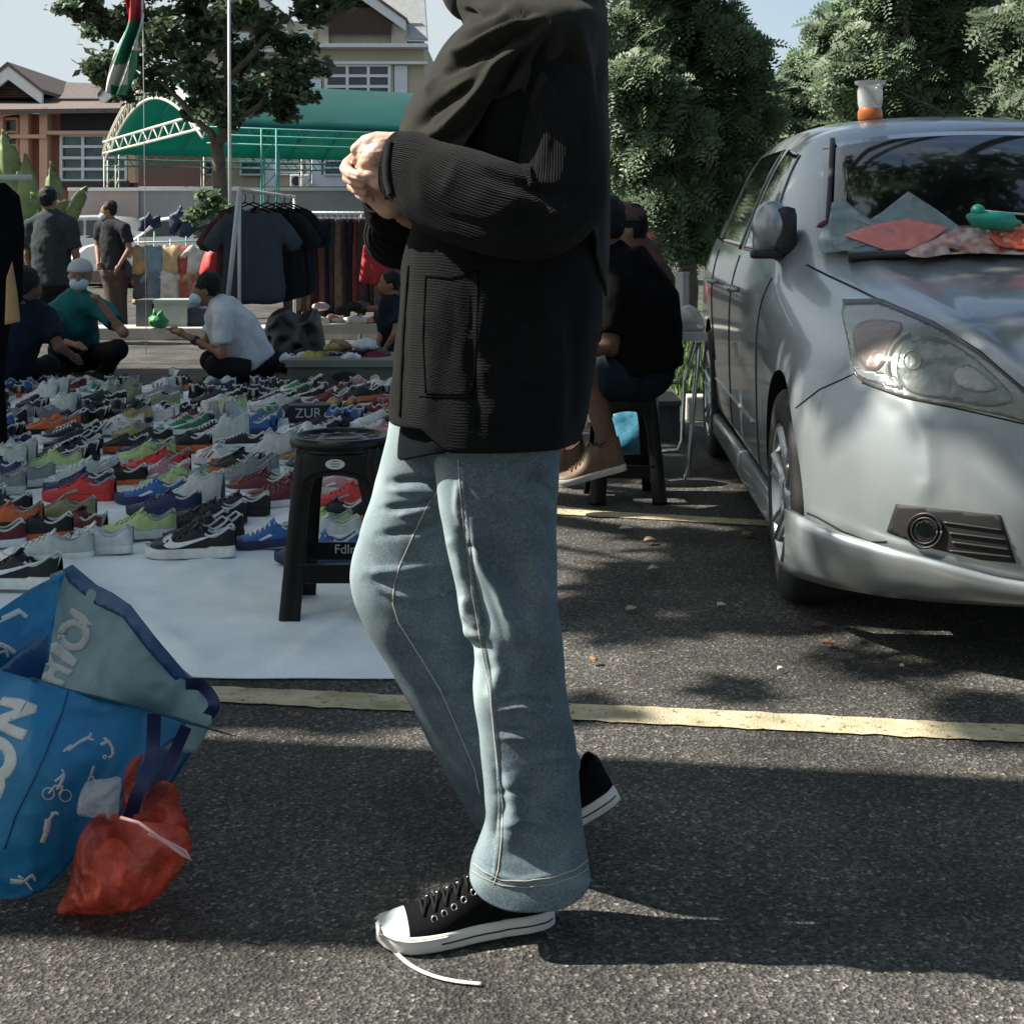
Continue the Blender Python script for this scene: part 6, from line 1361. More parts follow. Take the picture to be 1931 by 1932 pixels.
# squatting man in a light grey tee seen from the side
D = 9.9
e, Q, Rh, f = figure('squatting man in light grey tee and blue mask, holding out a shoe', dict(head=(388,546,D), neck=(410,572,D+.02), chest=(440,622,D+.05), pel=(478,690,D+.1), sl=(425,588,D+.22), sr=(422,596,D-.18), el=(384,650,D+.15), hl=(340,628,D+.05), er=(418,668,D-.25), hr=(350,632,D-.15), pl=(470,695,D+.18), pr=(468,700,D-.05), kl=(398,680,D+.2), kr=(408,690,D-.15), al=(432,728,D+.15), ar=(440,732,D-.1), tl=(408,740,D+.15), tr=(415,742,D-.12)), D, [('shirt', GREY, 1.12, .75), ('trousers', DK), ('shoes',)], SK2, (-1,-.1,-.15), mask=MSK)
mb = MB(); c = Q['er'].lerp(Q['hr'], .72); d = (Q['hr']-Q['er']).normalized(); mb.tube([c-d*.02, c+d*.02], .034, 14); mb.build('wristwatch', M('watch', (.01,.01,.01), .3, var=0), e, True)
put_shoe(STY[19][1], (Q['hr'].x-.03, Q['hr'].y-.02, Q['hr'].z-.25), math.radians(170), 'white shoe held up by the squatting man in the grey tee', 'shoe', tilt=(0, math.radians(68)), scale=.9, mirror=1)
# man seated on the right hand stool, mostly behind the walking person
D = 5.55
figure('man in black tee and jean shorts seated on a stool behind the walking person', dict(head=(1128,425,D), neck=(1148,480,D), chest=(1178,570,D), pel=(1192,700,D), sl=(1155,535,D+.2), sr=(1165,545,D-.17), el=(1120,650,D+.2), hl=(1075,690,D+.05), er=(1150,655,D-.2), hr=(1112,665,D-.3), pl=(1180,705,D+.1), pr=(1180,705,D-.1), kl=(1060,705,D+.15), kr=(1110,715,D-.18), al=(1085,850,D+.1), ar=(1150,845,D-.2)), D, [('shirt', BKT, 1.3, .8), ('trousers', JNS, 1.0)] if 0 else [('shirt', BKT, 1.32, .8), ('trousers', JNS, .95)], SK3, (-1,-.1,-.1), mask=M('black_mask', (.01,.01,.01), .8, var=0))
bt = put_shoe(('high',(.125,.078,.042),(.45,.43,.38),(.09,.055,.03),(.09,.055,.03),None,(.2,.1,.05),(.125,.078,.042)), (P(1180,868,D-.25).x, D-.25, P(1180,885,D-.25).z), math.radians(186), 'tan suede ankle boot resting on the stool rung', 'shoe', tilt=(0, math.radians(13)), scale=1.03)
bt2 = put_shoe(('high',(.12,.07,.05),(.50,.48,.42),(.14,.08,.04),(.14,.08,.05),None,(.2,.1,.05),(.12,.07,.05)), (P(1105,880,D+.1).x, D+.1, P(1105,893,D+.1).z), math.radians(186), 'farther brown boot half hidden behind the walking person', 'shoe', tilt=(0, math.radians(6)), scale=1.0)
s2, st2, h2 = stool((P(1180,960,5.55).x, 5.62, 0), 0.04, 'black plastic stool carrying the seated man right of the walking person', zs=.90)
D = 6.6
figure('person in a brown headscarf sitting behind the seated man', dict(head=(1178,432,D), neck=(1190,462,D), chest=(1212,535,D), pel=(1205,640,D), sl=(1180,500,D+.1), sr=(1222,505,D-.1), el=(1150,570,D), hl=(1130,600,D), er=(1190,590,D-.1), hr=(1150,600,D-.2), pl=(1195,640,D), pr=(1195,640,D-.1), kl=(1110,650,D), kr=(1110,655,D-.15), al=(1110,745,D), ar=(1115,750,D-.15)), D, [('shirt', M('brown_scarf', (.085,.04,.03), .85, var=.15), 1.0, .9), ('trousers', DK)], SK2, (-1,-.2,0), cap=M('brown_scarf', (.085,.04,.03), .85))
# ---------------------------------------------------------------- clothes on rails
def garment(name, label, loc, ax, scale, outline, mat, par=None, th=.035, fold=.012, seed=0, cat='garment', group=None, fr=26):
    ph = seed*1.7; ax = Vector(ax).normalized(); nrm = ax.cross(Vector((0,0,1)))
    def folds(x, y): return fold*math.sin(x*fr+ph+y*2)*min(1, max(0, (-y)-.05)*2.5)+.5*fold*math.sin(x*fr*2.1+ph*2)
    poly = [(a*scale, b*scale) for a, b in outline]
    o = pillow(name, poly, (loc, ax, (0,0,1), -nrm), th, mat, par, .035, .03, .006, 9, folds)
    if label: T(o, label, cat, group)
    return o
TEE = smooth_poly([(-.10,0),(-.06,-.035),(0,-.05),(.06,-.035),(.10,0),(.22,-.05),(.40,-.28),(.30,-.36),(.235,-.27),(.24,-.5),(.25,-.76),(0,-.775),(-.25,-.76),(-.24,-.5),(-.235,-.27),(-.30,-.36),(-.40,-.28),(-.22,-.05)], 2)
TRO = [(-.20,0),(.20,0),(.22,-.30),(.20,-.95),(.03,-.95),(0,-.36),(-.03,-.95),(-.20,-.95),(-.22,-.30)]
def hanger(loc, ax, par=None, mat=None):
    ax = Vector(ax).normalized(); mb = MB(); c = Vector(loc); mb.tube([c+ax*-.20+Vector((0,0,-.06)), c+Vector((0,0,.02)), c+ax*.20+Vector((0,0,-.06))], .007, 6); mb.tube([c+Vector((0,0,.02)), c+Vector((.01,0,.06)), c+Vector((.0,0,.085))], .004, 6); return mb.build('hanger', mat or BKT, par, True)
D = 10.9; TS = M('blue_grey_tee', (.050,.064,.075), .85, var=.15, vs=5, spec=.2)
cols = [TS, M('tee_dark_red', (.05,.012,.014), .85, var=.2), M('tee_black', (.008,.008,.009), .85, var=.2, spec=.15), M('tee_charcoal', (.016,.018,.02), .85, var=.2, spec=.15), M('tee_black2', (.006,.006,.008), .85, var=.2, spec=.15), M('tee_navy', (.008,.01,.02), .85, var=.2, spec=.15)]
nms = ['front blue-grey tee hanging behind the squatting man, facing us', 'dark red tee peeping out behind the front grey tee', 'black tee just behind the grey one on the rail', 'charcoal tee third from the back of the shirt rail', 'black tee second from the back of the shirt rail', 'navy tee hanging last on the shirt rail']
rk = E('clothes_rail', (P(480,600,D).x, D+.6, 0), 0, 'steel clothes rail carrying dark tees behind the squatting man', 'clothes rail')
mb = MB(); a = P(452,358,D-.1); b = P(556,372,D+1.3); mb.tube([a, b], .014, 8); mb.build('rail', TRS, rk, True)
for q in (a, b): mb = MB(); mb.tube([Vector((q.x,q.y,0)), q], .014, 8); mb.build('post', TRS, rk, True)
for i in range(6):
    k = (0, -.04, .30, .58, .85, 1.12)[i]; q = a.lerp(b, max(0,(k+.1))/1.4); ax = (1,.28+.06*i,0) if i != 1 else (1,.2,0); x0 = P((478,462,505,522,536,548)[i], 392, D+k)
    o = garment('tee_shirt', nms[i], (x0.x, D+k+(.07 if i == 1 else 0), x0.z), ax, .98, TEE, cols[i], seed=i, cat='shirt', group='tees on the rail'); h_ = hanger((x0.x, D+k, x0.z+.02), ax, o)
pp = MB(); pp.tube([P(436,440,10.2)*1.0 if 0 else P(429,575,10.25), P(452,362,10.45)], .019, 8); b0_ = P(429,575,10.25); pp.tube([b0_, Vector((b0_.x-.08, b0_.y-.05, 0))], .019, 8); o = pp.build('tent_pole', M('pale_pole2', (.42,.45,.45), .45, var=.08), None, True); T(o, 'leaning pale pole crossing the hanging grey tee', 'pole')
# long rail of trousers
D = 12.6; tr_ = E('clothes_rail', (P(650,600,D).x, D, 0), 0, 'long clothes rail with a row of dark trousers, left of the walking person', 'clothes rail'); mb = MB(); a, b = P(556,402,D), P(800,404,D+.5); mb.tube([a, b], .016, 8); mb.build('rail', WHT, tr_, True)
for q in (a, a.lerp(b,.5), b): mb = MB(); mb.tube([Vector((q.x,q.y,0)), q], .016, 8); mb.build('post', WHT, tr_, True)
rr = random.Random(5); cl = [(.012,.012,.013),(.06,.015,.015),(.03,.012,.012),(.10,.08,.07),(.022,.02,.018),(.05,.045,.04),(.008,.01,.016),(.04,.018,.014),(.11,.10,.09),(.015,.015,.012)]
ordn = ['first','second','third','fourth','fifth','sixth','seventh','eighth','ninth','tenth','eleventh','twelfth','thirteenth','fourteenth','fifteenth','sixteenth','seventeenth','eighteenth','nineteenth','twentieth','twenty-first','twenty-second']
for i in range(22):
    q = a.lerp(b, (i+.4)/23); c = cl[rr.randrange(10)]; m = M('trouser_%d_%d' % (int(c[0]*999), int(c[2]*999)), c, .85, var=.25, vs=(22 if i % 3 else 60), spec=.15, rgb2=tuple(q*(3.5 if i % 3 == 0 else 1.4)+.01 for q in c)); ax = (.62,1,0)
    o = garment('trousers', 'dark trousers, %s from the left on the long rail' % ordn[i], (q.x, q.y, q.z-.05), ax, .92+rr.uniform(-.04,.04), TRO, m, seed=i, th=.05, fold=.02, cat='trousers', group='trousers on the long rail')
    mb = MB(); mb.tube([q+Vector((0,0,.02)), q+Vector((0,-.01,-.05))], .006, 5); mb.box(q+Vector((0,-.02,-.06)), (.05,.03,.045), bev=.008); mb.build('clip_hanger', WHT, o, False)
m = M('red_garment', (.42,.03,.035), .8, var=.2, vs=8)
o = garment('skirt', 'red pleated cloth hanging under the far sleeve', P(712,462,12.0), (1,.1,0), 1, [(-.12,0),(.20,-.03),(.26,-.28),(-.02,-.36),(-.16,-.32)], m, fold=.02, fr=60, cat='garment')
# black coat hanging close by at the left edge
D = 6.4
cb_ = E('clothes_rail', (P(-40,600,D).x, D, 0), 0, 'clothes stand with long black coats at the left edge', 'clothes rail'); mb = MB(); mb.tube([P(-160,335,D), P(60,335,D)], .014, 8); mb.build('rail', TRS, cb_, True)
for u in (-150,): mb = MB(); q = P(u,335,D); mb.tube([Vector((q.x,q.y,0)), q], .014, 8); mb.build('post', TRS, cb_, True)
garment('coat', 'long black coat at the left edge with one sleeve hanging free', P(-22,345,D), (1,.15,0), 1, [(-.10,0),(.08,0),(.14,-.06),(.165,-.22),(.15,-.55),(.10,-.62),(.075,-.9),(.10,-1.36),(-.12,-1.38),(-.2,-.6),(-.18,-.08)], BKT, th=.10, fold=.015, cat='coat')
pp = pillow('ochre_cloth', [(-9,-40),(2,-72),(12,-10),(17,42),(-12,48)], pxframe(22,565,D-.25), .02, M('ochre_cloth', (.36,.22,.10), .8, var=.15), None, 6); T(pp, 'narrow ochre cloth hanging before the black coat', 'cloth')
# ---------------------------------------------------------------- tables and heaps of goods behind
def crumple(name, c, r, mat, par, seed, n=12):
    """one crumpled piece of cloth: a flattened lump thrown into ridged folds"""
    mb = MB(); mb.ball(c, r, n); o = mb.build(name, mat, par, True); off_ = Vector((seed*3.1, seed*1.7, seed)); mx = max(r)
    for v in o.data.vertices:
        p = v.co; d = (p-Vector(c)); dn = d.normalized() if d.length > 1e-6 else Vector((0,0,1)); k = .55*noise.noise(p*(1.3/mx)+off_)+.45*ridge(p*(1.6/mx)+off_)-.25; v.co = p+dn*min(r)*k*.9+Vector((0,0,-.1*mx*abs(k)))
    o.data.update(); return o
def heap(label, poly, D, cols_, th=.14, seed=0, par=None, cat='clothes pile', name='clothes_pile', n=None, zb=None):
    rr2 = random.Random(seed); us = [p[0] for p in poly]; vs_ = [p[1] for p in poly]; e = E(name, (P(sum(us)/len(us),0,D).x, D, 0), 0, label, cat); s = D/F; n = n or len(cols_)*2
    for i in range(n):
        c = cols_[i % len(cols_)]; t = rr2.random(); v = vs_[1]+(vs_[0]-vs_[1])*t*t if i > n*.5 else vs_[1]-(vs_[1]-vs_[0])*.15; u = us[0]+(us[1]-us[0])*(i*.618 % 1); w = (us[1]-us[0])*s*rr2.uniform(.07,.13)
        m = M('cloth_%d_%d_%d' % tuple(int(q*99) for q in c), c, .85, var=.3, vs=14, spec=.2)
        q = P(u, v, D+rr2.uniform(-.15,.2)); crumple('folded_cloth', q, (w, w*.8, min(w*.5, th*.5)), m, e, i+seed*7)
    return e
GRB = M('grey_board', (.10,.11,.10), .8, var=.15, vs=4)
t1 = E('low_platform', (P(640,710,9.9).x, 9.9, 0), 0, 'low grey platform with an oval hand hole behind the shoes', 'platform'); part('side', GRB, t1, (542,694,760,738,9.7,.04), zbot=None); part('top', M('platform_top', (.12,.14,.12), .8, var=.1), t1, (538,680,765,693,9.66,.7)); mb = MB(); q = P(652,711,9.68); mb.tube([q, q+Vector((0,-.012,0))], .095, 24); o = mb.build('hand_hole', M('hole', (.01,.01,.01), .8, var=0), t1, False)
for v in o.data.vertices: v.co.z = q.z+(v.co.z-q.z)*.36
heap('heap of folded shirts on the low grey platform, white one at left', [(545,648),(735,680)], 9.95, [(.45,.52,.58),(.50,.54,.56),(.30,.28,.08),(.16,.02,.04),(.02,.02,.02),(.28,.07,.04),(.08,.09,.07),(.22,.13,.09),(.03,.03,.035),(.45,.5,.52)], .16, 3)
t2 = E('trestle_table', (P(640,640,12).x, 12, 0), 0, 'pale trestle table of folded clothes in the sun', 'table'); part('top', M('pale_board', (.45,.40,.34), .8, var=.1), t2, (560,612,790,630,11.8,.9)); part('leg', GRB, t2, (580,630,590,672,11.9,.05)); part('leg', GRB, t2, (770,630,780,672,11.9,.05))  # table top in one plain pale board colour
heap('pile of white and pink clothes on the pale trestle table', [(600,575),(760,612)], 12.0, [(.50,.48,.46),(.45,.22,.18),(.5,.5,.5),(.02,.02,.02),(.5,.42,.38),(.25,.10,.08),(.04,.03,.03),(.55,.53,.5),(.10,.08,.07)], .18, 8)
figure('person in dark clothes crouching at the right end of the clothes heap', dict(head=(735,535,11), neck=(738,562,11), chest=(742,605,11), pel=(748,665,11.1), sl=(730,585,11.1), sr=(756,588,10.9), el=(722,625,11), hl=(712,650,10.9), er=(745,632,10.8), hr=(728,655,10.8), pl=(745,668,11.1), pr=(750,668,11), kl=(712,670,11), kr=(718,675,10.8), al=(735,700,11), ar=(738,703,10.9)), 11, [('shirt', NV, .95, .6), ('trousers', DK), ('shoes',)], SK2, (-1,-.2,0), sc=.85)
bgk = pillow('black_sack', smooth_poly([(-50,-40),(-20,-60),(10,-46),(42,-58),(55,-10),(60,50),(20,62),(-45,60),(-58,10)], 3), pxframe(556,640,10.8), .45, M('black_sack', (.006,.007,.008), .5, var=.2, vs=6, bump=.3, bs=12), None, 5, 16, .10, 5, crk=.05, cs=3.5); T(bgk, 'big black sack behind the man in the grey tee', 'sack')
heap('jumble of toys, hats and cloth on the sunlit far stall', [(262,520),(420,575)], 15.6, [(.40,.30,.14),(.30,.22,.10),(.14,.22,.26),(.45,.12,.10),(.40,.38,.34),(.05,.05,.05),(.30,.20,.12),(.50,.48,.42),(.10,.16,.20),(.36,.24,.10),(.28,.05,.05),(.45,.44,.4)], .30, 15, cat='goods', name='stall_goods', n=44)
fr_ = E('market_stall', (P(335,600,15.2).x, 15.2, 0), 0, 'bare steel stall frame hung with small tan, blue and red garments', 'stall')
for u in (262, 292, 322, 352, 392, 418):
    mb = MB(); q = P(u, 452-(u % 7)*3, 15.1+(u % 3)*.3); mb.tube([Vector((q.x,q.y,0)), q], .010, 6); mb.build('post', TRS if u % 4 else TRG, fr_, True)
for v in (458, 505, 560): mb = MB(); mb.tube([P(255,v,15.1), P(425,v-4,15.5)], .010, 6); mb.build('rail', TRS, fr_, True)
hc = [(.36,.24,.12),(.15,.24,.29),(.42,.30,.16),(.30,.05,.05),(.45,.43,.40),(.40,.27,.13),(.05,.05,.06),(.12,.17,.22),(.50,.48,.44),(.32,.08,.07),(.30,.20,.10),(.20,.26,.28)]
hn = ['tan','blue-grey','light brown','dark red','cream','ochre','black','slate blue','white','red','brown','grey-blue']
for i in range(12):
    lo = i >= 6; c = hc[i]; q = P(268+(i % 6)*26, 462 if not lo else 509, 15.0); o = garment('small_garment', hn[i]+' small garment on the %s rail of the far stall frame' % ('lower' if lo else 'upper'), q, (1,.3*math.sin(i*2),0), .42, TEE, M('hang_%d' % i, c, .85, var=.3, vs=10), seed=i, th=.05, fold=.01, cat='garment', group='small garments on the far stall')
pr_ = pillow('red_bag', smooth_poly([(-22,10),(-10,-25),(14,-28),(22,5),(16,28),(-18,26)], 3), pxframe(400,497,11.6), .2, M('bright_red', (.60,.05,.05), .6, var=.1), None, 4, 10, .02, 9); T(pr_, 'bright red bag left of the hanging grey tee', 'bag')
for nm, u, v, w, h, D, c, lb in (('white_box', 322,594,62,50,14.15,(.30,.36,.34),'pale plastic box under the market goods, left of the squatting man'), ('crate', 272,594,30,50,14.15,(.08,.09,.10),'dark crate beside the pale plastic box'), ('navy_box', 372,602,50,34,14.2,(.015,.02,.05),'navy box directly left of the mask of the man in grey')):
    mb = MB(); boxpx(mb, u-w/2, v-h/2, u+w/2, v+h/2, D, .35); boxpx(mb, u-w/2-2, v-h/2-3, u+w/2+2, v-h/2+4, D-.02, .39); o = mb.build(nm, M('mat_'+nm, c, .6, var=.12), None, False); T(o, lb, 'box')
gb = pillow('green_bag', [(-18,14),(-20,-2),(-12,-8),(-10,-20),(-2,-12),(6,-18),(10,-6),(20,4),(16,15),(0,17)], pxframe(300,602,13.97), .12, M('green_bag', (.02,.20,.06), .5, var=.15), None, 3, 8, .03, 9, crk=.04, cs=9); T(gb, 'green plastic bag before the pale plastic box', 'bag')
for i, (u, v, w, h) in enumerate(((283,412,22,20),(342,408,24,30),(372,418,34,26))):
    o = pillow('blue_tarp', [(-w,h*.9),(-w*.9,-h*.3),(-w*.3,-h*.55),(0,-h),(w*.2,-h*.4),(w*.9,-h*.6),(w,h*.5),(w*.4,h*.7),(0,h*.4),(-w*.5,h)], pxframe(u, v+6, 22), .12, M('blue_tarp', (.012,.026,.07), .6, var=.2), None, 4, 6, .10, 4, crk=.06, cs=3); T(o, ('blue tarpaulin behind the looking-down man', 'blue tarpaulin between the lattice posts', 'dark blue tarpaulin nearest the pale shrub')[i], 'tarpaulin')
# distant parked cars
def far_car(label, u, v, D, col, L=4.2):
    p = P(u, v, D); e = E('parked_car', (p.x, D, 0), 0, label, 'car'); m = M('car_%d' % int(col[0]*100+col[2]*10), col, .3, .2, var=.05, coat=.5)
    bp = [(-2.1,.35),(-2.12,.75),(-1.75,.88),(-1.1,.95),(-.55,1.38),(.7,1.42),(1.35,1.02),(2.0,.92),(2.1,.6),(2.08,.32)]; mb = MB(); bpn = smooth_poly(bp, 3); n = len(bpn)
    for k, (y, s) in enumerate(((-.80,.96),(-.72,1.0),(.72,1.0),(.80,.96))): 
        mb.v += [Vector((p.x+x*s, D+y*(1 if z < .95 else .85)+.8, .3+(z-.3)*s)) for x, z in bpn]
    for k in range(3):
        for i in range(n): a = k*n+i; b = k*n+(i+1) % n; mb.f.append((a, b, b+n, a+n)); mb.m.append(0)
    mb.f += [tuple(range(n)), tuple(range(3*n, 4*n))[::-1]]; mb.m += [0,0]; o = mb.build('body', m, e, True); auto_smooth(o, 40)
    for pl in ([(-.95,.98),(-.48,1.32),(.05,1.34),(.05,.98)], [(.12,.98),(.12,1.34),(.65,1.35),(1.1,1.0)]):
        w_ = MB(); w_.prism([(x, z) for x, z in pl], (p.x, D-.02+.09, 0), (1,0,0), (0,0,1), (0,.02,0)); w_.build('window', GLS, e)
    for x in (-1.35, 1.35): t = MB(); t.tube([(p.x+x, D-.02, .31), (p.x+x, D+.2, .31)], .31, 24); w2 = t.build('wheel', RUB, e, False); t = MB(); t.tube([(p.x+x, D-.035, .31), (p.x+x, D, .31)], .19, 20); t.build('rim', ALY, w2, False)
    return e
far_car('white car parked behind the stalls left of the hanging shirts', 352, 440, 27, (.55,.56,.56)); far_car('silver car far left behind the standing men', 150, 440, 28, (.35,.36,.37))
# folding table on the right and goods on it
D = 5.75; tb = E('folding_table', (P(1290,640,D).x, D+.3, 0), 0, 'white topped folding table with tubular legs beside the silver car', 'table')
part('top', M('table_top', (.52,.53,.50), .5, var=.08), tb, (1205,628,1334,644,D,.62)); STL = M('tube_steel', (.60,.62,.62), .25, .9, var=0)
def tubepx(mb, pts, D, r): mb.tube([P(u, v, D) if len(q) == 0 else P(u, v, q[0]) for u, v, *q in pts], r, 8)
mb = MB(); tubepx(mb, [(1318,646),(1308,760),(1298,880),(1290,905),(1270,907),(1225,906)], D+.02, .010); tubepx(mb, [(1232,646),(1232,800),(1230,906)], D+.02, .009); mb.build('leg', STL, tb, True)
mb = MB(); tubepx(mb, [(1312,646,),(1290,720),(1286,830),(1278,850),(1240,852)], D+.55, .010); tubepx(mb, [(1235,646),(1240,852)], D+.55, .009); mb.build('leg', STL, tb, True)
mb = MB(); tubepx(mb, [(1286,722),(1226,722)], D+.5, .008); mb.build('brace', STL, tb, True)
part('support', STL, tb, (1300,760,1306,800,D-.0,.02))
mb = MB(); q = P(1286,627,D+.25); mb.tube([q, q+Vector((0,0,.255))], .030, 4); mb.tube([q+Vector((.0,0,.25)), q+Vector((0,0,.262))], .033, 4); o = mb.build('paper_stack', M('white_paper', (.58,.54,.54), .7, var=.06, vs=30), None, False); T(o, 'tall white stack of paper cups on the folding table', 'cups')
pb = pillow('clear_bag', smooth_poly([(-34,20),(-28,-8),(-8,-26),(10,-32),(30,-16),(36,20)], 3), pxframe(1290,607,D+.1), .13, M('clear_plastic', (.62,.60,.58), .25, var=.2, vs=25, alpha=.75, bump=.4, bs=30), None, 4, 10, .02, 14); T(pb, 'clear plastic bag of food on the folding table', 'bag')
bg2 = pillow('blue_bag', smooth_poly([(-44,-42),(0,-50),(40,-44),(52,30),(40,48),(-30,50),(-50,20)], 2), pxframe(1188,815,5.95), .2, M('blue_film', (.02,.17,.30), .35, var=.35, vs=12, bump=.5, bs=18, rgb2=(.10,.34,.46)), None, 6, 14, .03, 9); T(bg2, 'blue plastic bag under the seated man', 'bag')
bg3 = pillow('blue_bag', smooth_poly([(-26,-8),(0,-32),(24,-20),(30,25),(-24,30)], 2), pxframe(1082,882,5.85), .14, M('blue_film', (.02,.17,.30), .35), None, 5, 10, .03, 9); T(bg3, 'small blue bag just right of the jacket hem', 'bag')
bx = MB(); boxpx(bx, 1238, 765, 1282, 835, 7.2, .35); boxpx(bx, 1234, 757, 1286, 766, 7.15, .45); o = bx.build('storage_box', M('grey_box', (.06,.07,.075), .5, var=.1), None, False); T(o, 'grey storage box behind the folding table', 'box')
ck = MB(); boxpx(ck, 1236, 602, 1262, 632, 9.0, .3); o = ck.build('white_tub', M('tub', (.45,.46,.44), .5, var=.1), None, False); T(o, 'white tub behind the seated man, beyond the table', 'tub')
rd_ = pillow('red_parcel', smooth_poly([(-16,22),(-18,-10),(0,-24),(16,-12),(18,22)], 2), pxframe(1254,548,9.2), .2, M('red_goods', (.30,.03,.04), .6, var=.3, vs=20), None, 4, 8, .02, 9); T(rd_, 'red parcel left of the white stack', 'parcel')
# ---------------------------------------------------------------- blue shopping bags in the foreground
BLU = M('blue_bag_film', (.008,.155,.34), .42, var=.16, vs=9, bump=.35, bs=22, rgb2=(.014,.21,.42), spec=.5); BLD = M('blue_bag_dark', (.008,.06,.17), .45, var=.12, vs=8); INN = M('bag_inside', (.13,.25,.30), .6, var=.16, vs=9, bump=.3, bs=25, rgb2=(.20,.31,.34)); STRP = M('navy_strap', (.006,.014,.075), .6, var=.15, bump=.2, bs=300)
PRT = M('white_print', (.55,.57,.56), .55, var=.06, vs=20); PRI = M('faded_print', (.38,.42,.42), .6, var=.08, vs=20)
bag = E('shopping_bag', (P(120,1700,2.3).x, 2.35, 0), 0, 'blue woven shopping bag with white print slumped at the left edge', 'bag')
def D1(u, v): return 2.235+.07*max(0, (1700-v)/420)+.00055*max(0, u-60)+.018*math.sin(u*.017)*math.cos(v*.011)-.035*math.exp(-((u-80)**2+(v-1500)**2)/16000)
fp = sheet('front_panel', [(-130,1235),(-60,1252),(0,1265),(60,1280),(130,1302),(200,1318),(285,1340),(352,1362),(338,1392),(300,1415),(268,1445),(245,1480),(225,1510),(200,1545),(160,1590),(125,1640),(85,1678),(40,1700),(0,1714),(-130,1725)], D1, BLU, bag, 9, .0012, .02, 5, crk=.007)
def D2(u, v): return 2.56+.10*((1400-v)/330)+.03*math.sin(u*.02+v*.01)-.0006*(u-150)
bp_ = sheet('back_panel', [(95,1085),(135,1068),(180,1105),(245,1140),(292,1200),(345,1262),(392,1300),(400,1360),(370,1420),(200,1420),(60,1340),(78,1240),(90,1150)], D2, INN, bag, 9, .0012, .02, 6, crk=.008)
sheet('rim_band', [(118,1075),(137,1065),(182,1103),(212,1118),(247,1142),(292,1200),(345,1265),(372,1300),(352,1305),(318,1270),(275,1222),(232,1165),(180,1140),(130,1098)], lambda u, v: D2(u, v)-.012, BLD, bag, 8, .0012, .01, 8, crk=.004)
def D3(u, v): return 2.46+.05*((1300-v)/200)+.0004*u+.01*math.sin(v*.03)
fl = sheet('side_flap', [(-120,1250),(-120,1210),(0,1150),(60,1110),(125,1078),(112,1120),(100,1190),(92,1250),(40,1262),(0,1262)], D3, BLU, bag, 9, .0012, .02, 7, crk=.006)
sheet('fold_shadow_panel', [(0,1262),(40,1230),(92,1197),(90,1240),(76,1290),(40,1280),(-20,1275)], lambda u, v: 2.42, BLD, bag, 10, .002, .01, 8).name = 'fold_shadow_sheet'  # dark blue sheet standing in for the shadow inside the fold
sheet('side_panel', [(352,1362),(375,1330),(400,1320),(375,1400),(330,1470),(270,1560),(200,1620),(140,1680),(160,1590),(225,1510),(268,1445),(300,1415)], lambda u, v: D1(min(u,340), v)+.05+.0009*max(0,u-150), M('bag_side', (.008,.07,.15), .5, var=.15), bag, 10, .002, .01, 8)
# mouth edge, a dark stiff rod-like hem and the straps
mb = MB(); mb.tube([P(60,1280,D1(60,1280)-.004), P(130,1302,D1(130,1302)-.004), P(285,1340,D1(285,1340)-.006), P(360,1364,2.40), P(445,1389,2.44)], [.004,.004,.005,.005,.0015], 8, flat=.6); mb.build('rim_hem', M('dark_teal_hem', (.006,.06,.08), .5, var=.1), bag, True)
def strap(pts, w, D, name='strap'):
    q = smooth_poly(pts, 8, False); vs = []; fs = []
    for i, (u, v) in enumerate(q):
        a = q[max(0,i-1)]; b = q[min(len(q)-1,i+1)]; dx, dy = b[0]-a[0], b[1]-a[1]; L = math.hypot(dx,dy)+1e-6; Dq = D+.03*math.sin(i*.2); vs += [P(u-dy/L*w/2, v+dx/L*w/2, Dq), P(u+dy/L*w/2, v-dx/L*w/2, Dq-.006)]
        if i: k = 2*i; fs.append((k-2, k-1, k+1, k))
    o = mesh(name, vs, fs, STRP, bag, False); solid(o, .0012); return o
strap([(292,1345),(290,1400),(282,1450),(260,1500),(245,1545)], 26, 2.27); strap([(352,1370),(330,1420),(300,1480),(272,1530),(250,1550)], 22, 2.30); strap([(350,1290),(378,1292),(398,1312),(405,1332),(392,1352),(378,1368)], 22, 2.44)
bvf = bvh_of([fp]); bvb = bvh_of([bp_]); bvl = bvh_of([fl])
z1 = lambda pts: [(x/5.4, 1047.3+y/5.4) for x, y in pts]; z2 = lambda pts: [(x/2.521, 1021.7+y/2.521) for x, y in pts]
def pp_(nm, poly, bv, m, par, st=6): return patch(nm, poly, bv, m, par, .0006, st, .0002)
pp_('letter', z1([(40,1440),(215,1460),(385,1530),(375,1605),(75,1705),(290,1785),(240,1890),(130,1850),(110,1840),(-40,1760),(-60,1650),(160,1570),(-20,1520)]), bvf, PRT, fp)
def ringpoly(cx, cy, r1, r2, a0=0, a1=6.283, sy=1.0, n=26): o_ = [(cx+r1*math.cos(a0+(a1-a0)*k/n), cy+sy*r1*math.sin(a0+(a1-a0)*k/n)) for k in range(n+1)]; i_ = [(cx+r2*math.cos(a0+(a1-a0)*k/n), cy+sy*r2*math.sin(a0+(a1-a0)*k/n)) for k in range(n, -1, -1)]; return o_+i_
pp_('letter', ringpoly(-12,1432,45,22,-1.55,1.55), bvf, PRT, fp); pp_('letter', [(-30,1480),(10,1466),(12,1482),(4,1505),(-20,1530)], bvf, PRT, fp)
pp_('letter', ringpoly(140.7,1199,31,15.5,-3.0,3.2), bvb, PRI, bp_); pp_('letter', z1([(590,880),(810,1075),(750,1155),(505,985),(520,900)]), bvb, PRI, bp_)
